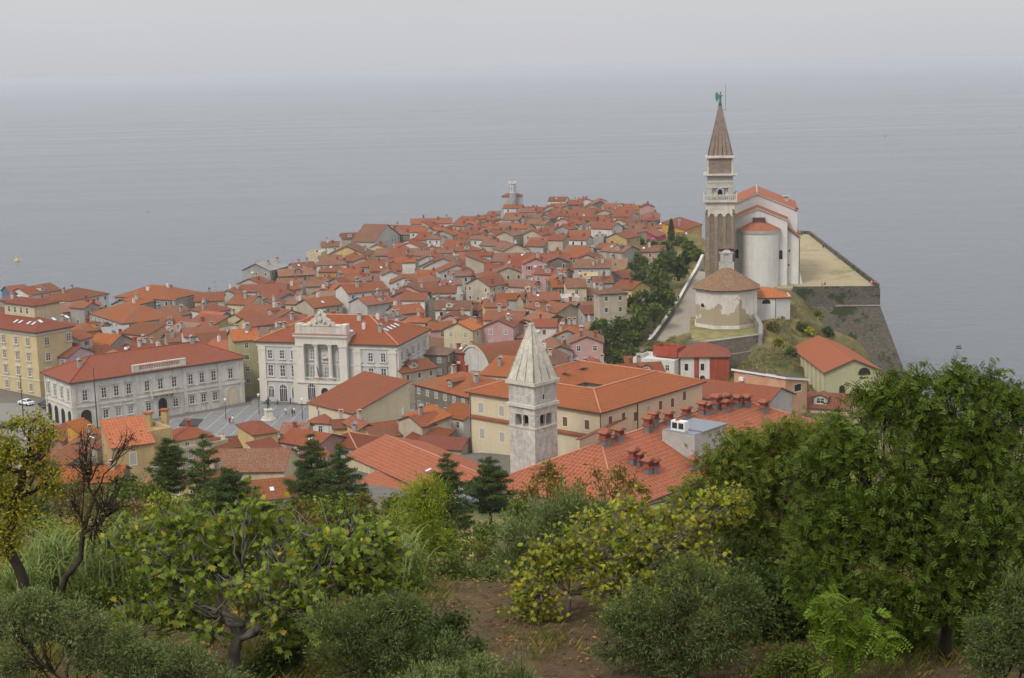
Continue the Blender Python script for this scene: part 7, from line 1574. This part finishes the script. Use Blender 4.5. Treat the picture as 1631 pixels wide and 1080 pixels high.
tag(fastmesh('grass', v, np.arange(len(v)).reshape(-1, 4), LM['grass']), kind='stuff')
n = 9000; gx_ = rng.uniform(-12, 12, n); gy_ = rng.uniform(15, 36, n); p = np.stack([gx_, gy_, ground_raw(gx_, gy_)+.06], 1); v, f_ = diamonds(p, .10, .06, 4.); tag(fastmesh('leaf_litter', v, f_, LM['litter']), kind='stuff')
# ================================================================ people, cars, statue, poles, small things
def person(px_, py_, z, label, top, bottom, seed, sit=False, face=0.):
    X, Y, Z = P(px_, py_, z); t = thing('person', label, 'person', (X, Y, z), face); rr3 = random.Random(seed); a = rr3.uniform(.05, .28)
    b = MB()
    if sit:
        b.tube([(0, 0, .45), (0, .02, .9), (0, .02, 1.1), (0, 0, 1.15)], [.17, .16, .19, .07], 8); hz_ = 1.28
        for q in (-.1, .1): b.tube([(q, 0, .5), (q*1.3, -.42, .5), (q*1.3, -.45, .08), (q*1.3, -.58, .05)], [.09, .075, .05, .04], 6)
        for q in (-.2, .2): b.tube([(q, 0, 1.05), (q*1.2, -.08, .8), (q*.7, -.3, .68)], [.055, .045, .035], 6)
    else:
        b.tube([(0, 0, .86), (0, .01, 1.1), (0, .0, 1.36), (0, 0, 1.5), (0, 0, 1.56)], [.17, .15, .2, .09, .06], 8); hz_ = 1.68
        for q in (-1, 1): b.tube([(.09*q, 0, .92), (.1*q, -a*.5*q, .5), (.1*q, -a*q*.6, .08), (.1*q, -a*q*.6-.14, .04)], [.095, .065, .045, .035], 6)
        for q in (-1, 1): b.tube([(.19*q, 0, 1.42), (.24*q, a*q*.3, 1.14), (.23*q, a*q*.2-.06, .88)], [.058, .045, .032], 6)
    b.tube([(0, 0, hz_-.14), (0, -.005, hz_-.07), (0, -.01, hz_), (0, 0, hz_+.08), (0, 0, hz_+.12)], [.05, .085, .1, .085, .03], 9)
    b.build('body', 'skin', t)
    c = MB(); hh_ = 1.15 if sit else 1.5; c.tube([(0, 0, .46 if sit else .84), (0, .01, hh_-.38), (0, 0, hh_-.1), (0, 0, hh_)], [.19, .175, .225, .1], 9)
    for q in (-1, 1): c.tube([(.19*q, 0, hh_-.08), (.25*q, 0, hh_-.36)], [.07, .055], 6)
    c.build('shirt', simple('cloth_'+top, dict(red=(.42, .03, .035), dark=(.03, .03, .04), white=(.7, .7, .68), blue=(.06, .12, .3), grey=(.25, .25, .26), pink=(.6, .3, .3), tan=(.4, .3, .18))[top], .9), t)
    c = MB()
    if sit:
        for q in (-.1, .1): c.tube([(q, .02, .5), (q*1.3, -.42, .5), (q*1.3, -.45, .15)], [.1, .085, .06], 6)
    else:
        for q in (-1, 1): c.tube([(.09*q, 0, .94), (.1*q, -a*.5*q, .5), (.1*q, -a*q*.6, .12)], [.11, .08, .06], 6)
    c.build('trousers', simple('trouser_'+bottom, dict(dark=(.02, .022, .03), blue=(.05, .08, .16), tan=(.3, .25, .18), grey=(.15, .15, .15), white=(.6, .6, .58))[bottom], .9), t)
    c = MB(); c.tube([(0, .02, hz_-.04), (0, .03, hz_+.05), (0, .01, hz_+.13)], [.095, .105, .05], 8); c.build('hair', 'rubber', t)
zq = 2.1
for i, a_ in enumerate([(306, 652, 'person in red top sitting at the foot of the long pale palace', 'red', 'dark', 1), (313, 650, 'person in dark clothes sitting beside the one in red', 'dark', 'dark', 1), (325, 648, 'person in dark jacket standing near the palace wall', 'dark', 'dark', 0), (331, 649, 'person in pink top beside the one in dark jacket', 'pink', 'blue', 0), (366, 675, 'person in dark red top walking in the middle of the square', 'red', 'dark', 0), (371, 674, 'person in white top walking in the middle of the square', 'white', 'tan', 0), (455, 661, 'person in white shirt walking right of the statue', 'white', 'grey', 0), (466, 663, 'person in dark clothes right of the statue', 'dark', 'blue', 0), (469, 660, 'person in white top right of the one in dark clothes', 'white', 'dark', 0),
    (442, 646, 'person in grey walking by the town hall door', 'grey', 'dark', 0), (463, 644, 'person in blue by the town hall windows', 'blue', 'dark', 0), (98, 690, 'person in blue top walking by the palace arcade', 'blue', 'dark', 0), (104, 692, 'person in tan top walking by the palace arcade', 'tan', 'grey', 0)]):
    person(a_[0], a_[1], zq, a_[2], a_[3], a_[4], i, bool(a_[5]), rr.uniform(-3, 3))
for i, a_ in enumerate([(1311, 396, 'person in dark clothes at the esplanade wall high above the sea', 'dark', 'dark', 0), (1277, 376, 'person in dark jacket at the far end of the esplanade', 'dark', 'dark', 0), (1274, 376, 'person in grey beside the far one on the esplanade', 'grey', 'dark', 0), (1309, 457, 'person in pink sitting on the near esplanade wall', 'pink', 'dark', 1), (1314, 457, 'person in dark top sitting on the near esplanade wall', 'dark', 'tan', 1), (1388, 455, 'person in pink top at the esplanade corner', 'pink', 'tan', 1), (1393, 455, 'person in red top at the esplanade corner', 'red', 'tan', 1), (1081, 480, 'person in blue walking up the ramp beside the parapet', 'blue', 'dark', 0)]):
    person(a_[0], a_[1], 24.1 if a_[0] > 1100 else 19.6, a_[2], a_[3], a_[4], 50+i, bool(a_[5]), rr.uniform(-3, 3))
# statue on its plinth
X, Y, _ = P(428, 668, 2.1); st = thing('statue', 'dark bronze statue of a man on a stone plinth in the square', 'statue', (X, Y, 2.1), .4)
b = MB(); b.cyl(0, 0, 0, .3, 1.9, 1.8, 8); b.frust(0, 0, .3, .6, 1.2, 1.2); b.frust(0, 0, .6, 2.2, .8, .8, 0, .7, .7); b.frust(0, 0, 2.2, 2.4, .9, .9); b.build('plinth', 'istrian', st)
b = MB(); b.tube([(0, 0, 3.5), (0, .02, 4.), (.05, 0, 4.5), (.05, 0, 4.75), (.08, 0, 4.85)], [.28, .27, .34, .14, .09], 9); b.tube([(.08, 0, 4.8), (.1, -.02, 4.95), (.1, 0, 5.15), (.1, 0, 5.25)], [.1, .16, .15, .04], 8)
b.tube([(.15, 0, 3.6), (.2, -.1, 3.), (.18, -.02, 2.45), (.2, -.25, 2.42)], [.16, .12, .08, .06], 7); b.tube([(-.15, 0, 3.6), (-.22, -.25, 3.), (-.22, .05, 2.45), (-.22, -.2, 2.42)], [.16, .12, .08, .06], 7)
b.tube([(.35, 0, 4.55), (.6, -.25, 4.3), (.35, -.5, 4.5)], [.11, .08, .06], 6); b.tube([(-.3, 0, 4.55), (-.6, -.1, 4.1), (-.85, -.45, 3.8)], [.11, .08, .06], 6); b.tube([(.2, -.45, 4.75), (-.95, -.6, 3.7)], [.02, .015], 4); b.build('figure', 'darkbronze', st)
# cars
def car(px_, py_, z, rz, mat, label):
    X, Y, _ = P(px_, py_, z); t = thing('parked_car', label, 'car', (X, Y, z), rz)
    b = MB(); W_ = .88
    side = [(-2.1, .35), (-2.15, .75), (-1.9, .95), (-1.35, 1.02), (-.75, 1.42), (.75, 1.45), (1.5, 1.05), (2.05, .95), (2.1, .4)]
    n = len(side); inn = [(x_, -W_*(1. if z_ < 1.03 else .82), z_) for x_, z_ in side]; ou = [(x_, -y_, z_) for x_, y_, z_ in inn]
    b.face(inn); b.face(ou[::-1])
    for i in range(n): j = (i+1) % n; b.face([inn[j], inn[i], ou[i], ou[j]])
    b.build('body', mat, t)
    b = MB(); b.face([(-1.2, -.85, 1.04), (1.3, -.85, 1.07), (.68, -.76, 1.38), (-.7, -.76, 1.36)]); b.face([(-1.2, .85, 1.04), (-.7, .76, 1.36), (.68, .76, 1.38), (1.3, .85, 1.07)]); b.face([(-1.4, -.7, 1.05), (-.8, -.62, 1.43), (-.8, .62, 1.43), (-1.4, .7, 1.05)]); b.face([(1.52, -.7, 1.08), (1.52, .7, 1.08), (.8, .62, 1.47), (.8, -.62, 1.47)])
    b.build('windows', 'glass', t)
    for sx_ in (-1.3, 1.3):
        for sy_ in (-.86, .86):
            b = MB(); pts_ = [(.33*math.cos(k_*math.pi/6), .33*math.sin(k_*math.pi/6)) for k_ in range(12)]
            f1 = [(a_, -.1, c_) for a_, c_ in pts_]; f2 = [(a_, .1, c_) for a_, c_ in pts_]; b.face(f1[::-1]); b.face(f2)
            for i in range(12): j = (i+1) % 12; b.face([f1[i], f1[j], f2[j], f2[i]])
            o_ = b.build('wheel', 'rubber', t); o_.location = (sx_, sy_, .33)
    for sy_ in (-.6, .6): b = MB(); b.box(-2.17, -2.1, sy_-.18, sy_+.18, .66, .8); b.build('headlight', 'frame', t)
    return t
car(42, 645, 2.15, -.62, 'carpaint', 'white car parked in front of the yellow mansion')
car(74, 648, 2.15, -.62, 'cardark', 'dark car parked between the yellow mansion and the palace')
car(10, 682, 2.1, -.5, 'cardark', 'dark blue car half hidden at the left edge of the road')
# flag poles
for px_, py0, py1, lb in ((156, 690, 588, 'tall bare flag pole in front of the palace corner'), (40, 700, 600, 'thin street pole in front of the yellow mansion')):
    X, Y, _ = P(px_, py0, 2.1); H_ = Q(px_, py1, Y)[2]-2.1; t = thing('flag_pole', lb, 'pole', (X, Y, 2.1)); b = MB(); b.cyl(0, 0, .6, H_, .16, .07, 8); b.build('pole', 'iron', t); b = MB(); b.cyl(0, 0, 0, .6, .5, .4, 8); b.build('foot', 'istrian', t); b = MB(); b.cyl(0, 0, H_, H_+.3, .14, .05, 6); b.build('finial', 'iron', t)
# street lamps on the square
for i, (px_, py_, lb) in enumerate(((360, 668, 'left lamp post on the paved square'), (413, 660, 'lamp post between the statue and the palace'), (482, 668, 'lamp post right of the statue'))):
    X, Y, _ = P(px_, py_, 2.1); t = thing('street_lamp', lb, 'street lamp', (X, Y, 2.1), 0, 'lamp posts on the square'); b = MB(); b.cyl(0, 0, 0, 4.2, .09, .05, 6); b.build('post', 'iron', t); b = MB(); b.frust(0, 0, 4.2, 4.7, .12, .12, 0, .25, .25); b.frust(0, 0, 4.7, 4.95, .3, .3, 0, .04, .04); b.build('lantern', 'frame', t)
# cafe awnings between the two palaces
for px_, py_, w_, lb, mt in ((398, 606, 5., 'cream cafe awning in front of the olive house', 'awning'), (300, 676, 4.5, 'dark terrace pergola beside the square', 'iron')):
    X, Y, _ = P(px_, py_, 5.); t = thing('awning', lb, 'awning', (X, Y, 2.1), -.25); b = MB(); b.face([(-w_/2, 0, 2.7), (w_/2, 0, 2.7), (w_/2, 3, 3.5), (-w_/2, 3, 3.5)]); b.face([(-w_/2, 3, 3.45), (w_/2, 3, 3.45), (w_/2, 0, 2.65), (-w_/2, 0, 2.65)]); b.face([(-w_/2, 0, 2.4), (w_/2, 0, 2.4), (w_/2, 0, 2.7), (-w_/2, 0, 2.7)]); b.build('canopy', mt, t)
    for q in (-w_/2+.1, w_/2-.1): b = MB(); b.cyl(q, .1, 0, 2.65, .05, .05, 6); b.build('post', 'iron', t)
# sea marks and gulls
for px_, py_, lb in ((27, 416, 'small yellow buoy on the sea at the far left'),):
    X, Y, _ = P(px_, py_, 0); t = thing('buoy', lb, 'buoy', (X, Y, 0)); b = MB(); b.cyl(0, 0, -.4, .5, 1.5, 1.5, 10); b.cyl(0, 0, .5, 1.8, .9, .3, 8); b.cyl(0, 0, 1.8, 2.4, .3, .3, 6); b.build('float', 'w_yellow', t)
for px_, py_, Y, lb in ((237, 338, 330, 'dark gull gliding over the sea on the left'), (1410, 217, 360, 'tiny gull over the sea right of the bell tower'), (461, 397, 520, 'tiny gull over the shore left of the old town')):
    b = MB(); s3 = 1.
    b.tube([(-.35, 0, 0), (-.1, 0, .03), (.2, 0, .03), (.42, 0, 0)], [.02, .09, .08, .02], 6)
    for q in (-1, 1): b.face([(-.08, .05*q, .04), (.14, .05*q, .04), (.1, .45*q, .2), (-.1, .42*q, .2)]); b.face([(-.1, .42*q, .2), (.1, .45*q, .2), (-.18, .95*q, .1)])
    o_ = b.build('gull', simple('feather_grey', (.16, .16, .17), .8), uv=False); o_.location = Q(px_, py_, Y); o_.rotation_euler = (.1, 0, .5); tag(o_, lb, 'bird')
# rooftop aerials
for i, (px_, py_, ht, Y) in enumerate([(79, 448, 16, 545), (267, 458, 18, 470), (342, 448, 22, 480), (408, 412, 18, 560), (517, 400, 10, 640), (593, 366, 10, 740), (640, 345, 8, 760), (701, 348, 8, 800), (728, 336, 9, 820), (570, 395, 10, 600), (432, 430, 14, 520), (660, 470, 12, 430), (903, 420, 10, 530), (560, 420, 10, 560), (330, 475, 16, 450)]):
    X, _, Z = Q(px_, py_, Y); b = MB(); hh_ = ht*Y/F; b.cyl(0, 0, -hh_*2.2, 0, .05, .04, 5)
    for q in range(3): b.box(-.5+q*.1, .5-q*.1, -.02, .02, -.15-q*.35, -.1-q*.35)
    AER.append((b, (X, Y, Z), (px_, py_))) if False else None
    o_ = b.build('aerial', 'metal', uv=False); o_.location = (X, Y, Z); VEG.append((o_, 'aerial', (px_, py_)))
# ================================================================ labels: say which one, by its look and by what stands next to it
LAND = [((520, 525), 'the town hall crest'), ((1147, 380), 'the tall bell tower'), ((250, 600), 'the balustraded palace'), ((817, 310), 'the lighthouse'), ((848, 560), 'the pale campanile spire'), ((770, 545), 'the barrel vaulted hall'), ((60, 560), 'the yellow mansion'), ((1028, 372), 'the magenta gable'), ((205, 690), 'the vivid ochre house'), ((408, 424), 'the big grey gable'), ((552, 400), 'the yellow gabled block'), ((585, 480), 'the blue shuttered house'), ((1000, 620), 'the convent'), ((1120, 580), 'the brick red house'), ((925, 380), 'the balconied house'),
        ((1157, 480), 'the baptistery'), ((1340, 570), 'the sports hall'), ((728, 825), 'the yellow hut'), ((400, 900), 'the big fig crown'), ((1000, 880), 'the yellowing fig'), ((1100, 700), 'the lift housing'), ((1460, 760), 'the tall dark tree'), ((510, 720), 'the chimney tower'), ((660, 850), 'the willowy tree'), ((40, 720), 'the yellow left tree')]
NUM = ['', 'one', 'two', 'three', 'four', 'five', 'six', 'seven', 'eight', 'nine', 'ten', 'eleven', 'twelve', 'thirteen', 'fourteen', 'fifteen', 'sixteen', 'seventeen', 'eighteen', 'nineteen', 'twenty']
def rel(px_, py_, ux, uy, unit_):
    (lx_, ly_), nm = min(LAND, key=lambda q: math.hypot((q[0][0]-px_)/1.6, q[0][1]-py_)); dx, dy = round((px_-lx_)/ux), round((py_-ly_)/uy); s1 = ''
    if dx: s1 = '%s %s %s' % (NUM[min(20, abs(dx))], unit_[0] if abs(dx) > 1 else unit_[0][:-1], 'right' if dx > 0 else 'left')
    s2 = ''
    if dy: s2 = '%s %s' % (NUM[min(20, abs(dy))], 'below' if dy > 0 else 'above')
    if s1 and s2: return '%s, %s %s' % (s1, s2, nm)
    if s1: return '%s of %s' % (s1, nm)
    if s2: return '%s %s %s' % (s2.split()[0], 'row' if abs(dy) == 1 else 'rows', s2.split()[1]+' '+nm)
    return 'beside '+nm
used = set(o.get('label') for o in sc.objects)
KW = dict(g='gabled', G='gable fronted', h='hipped', s='lean-to', f='flat roofed')
for t, wl, rf_, kd, ch_, pos in META:
    if t.name not in bpy.data.objects: continue
    px_, py_ = J(*pos); o_ = t
    body = '%s flat roofed house' % wl if kd == 'f' else '%s house, %s %s roof' % (wl, rf_, KW[kd])
    for ux, uy in ((28, 11), (20, 8), (14, 6), (9, 4), (6, 3), (4, 2)):
        lb = body+', '+rel(px_, py_, ux, uy, ('roofs',))
        if lb not in used and len(lb.replace('-', ' ').replace(',', '').split()) <= 16: break
    used.add(lb); t['label'] = lb; t['category'] = 'house'; t['group'] = 'houses of the old town'
VW = dict(bush='mid green leafy', rusty='thin rusty green', robinia='feathery green', dark='dark green', olive='grey green', light='light green', yellow='yellowish', aerial='thin rooftop aerial')
for t, kd, (px_, py_) in VEG:
    nm = 'aerial' if kd == 'aerial' else ('bush' if t['category'] == 'bush' else 'tree')
    for ux, uy in ((40, 20), (30, 14), (20, 9), (12, 5), (7, 3)):
        lb = (VW[kd] if kd == 'aerial' else VW[kd]+' '+nm)+', '+rel(px_, py_, ux, uy, ('steps',))
        if lb not in used: break
    used.add(lb); t['label'] = lb; t['group'] = {'aerial': 'rooftop aerials', 'bush': 'bushes on the slopes', 'tree': 'trees on the slopes'}[nm]
    if kd == 'aerial': t['category'] = 'aerial'
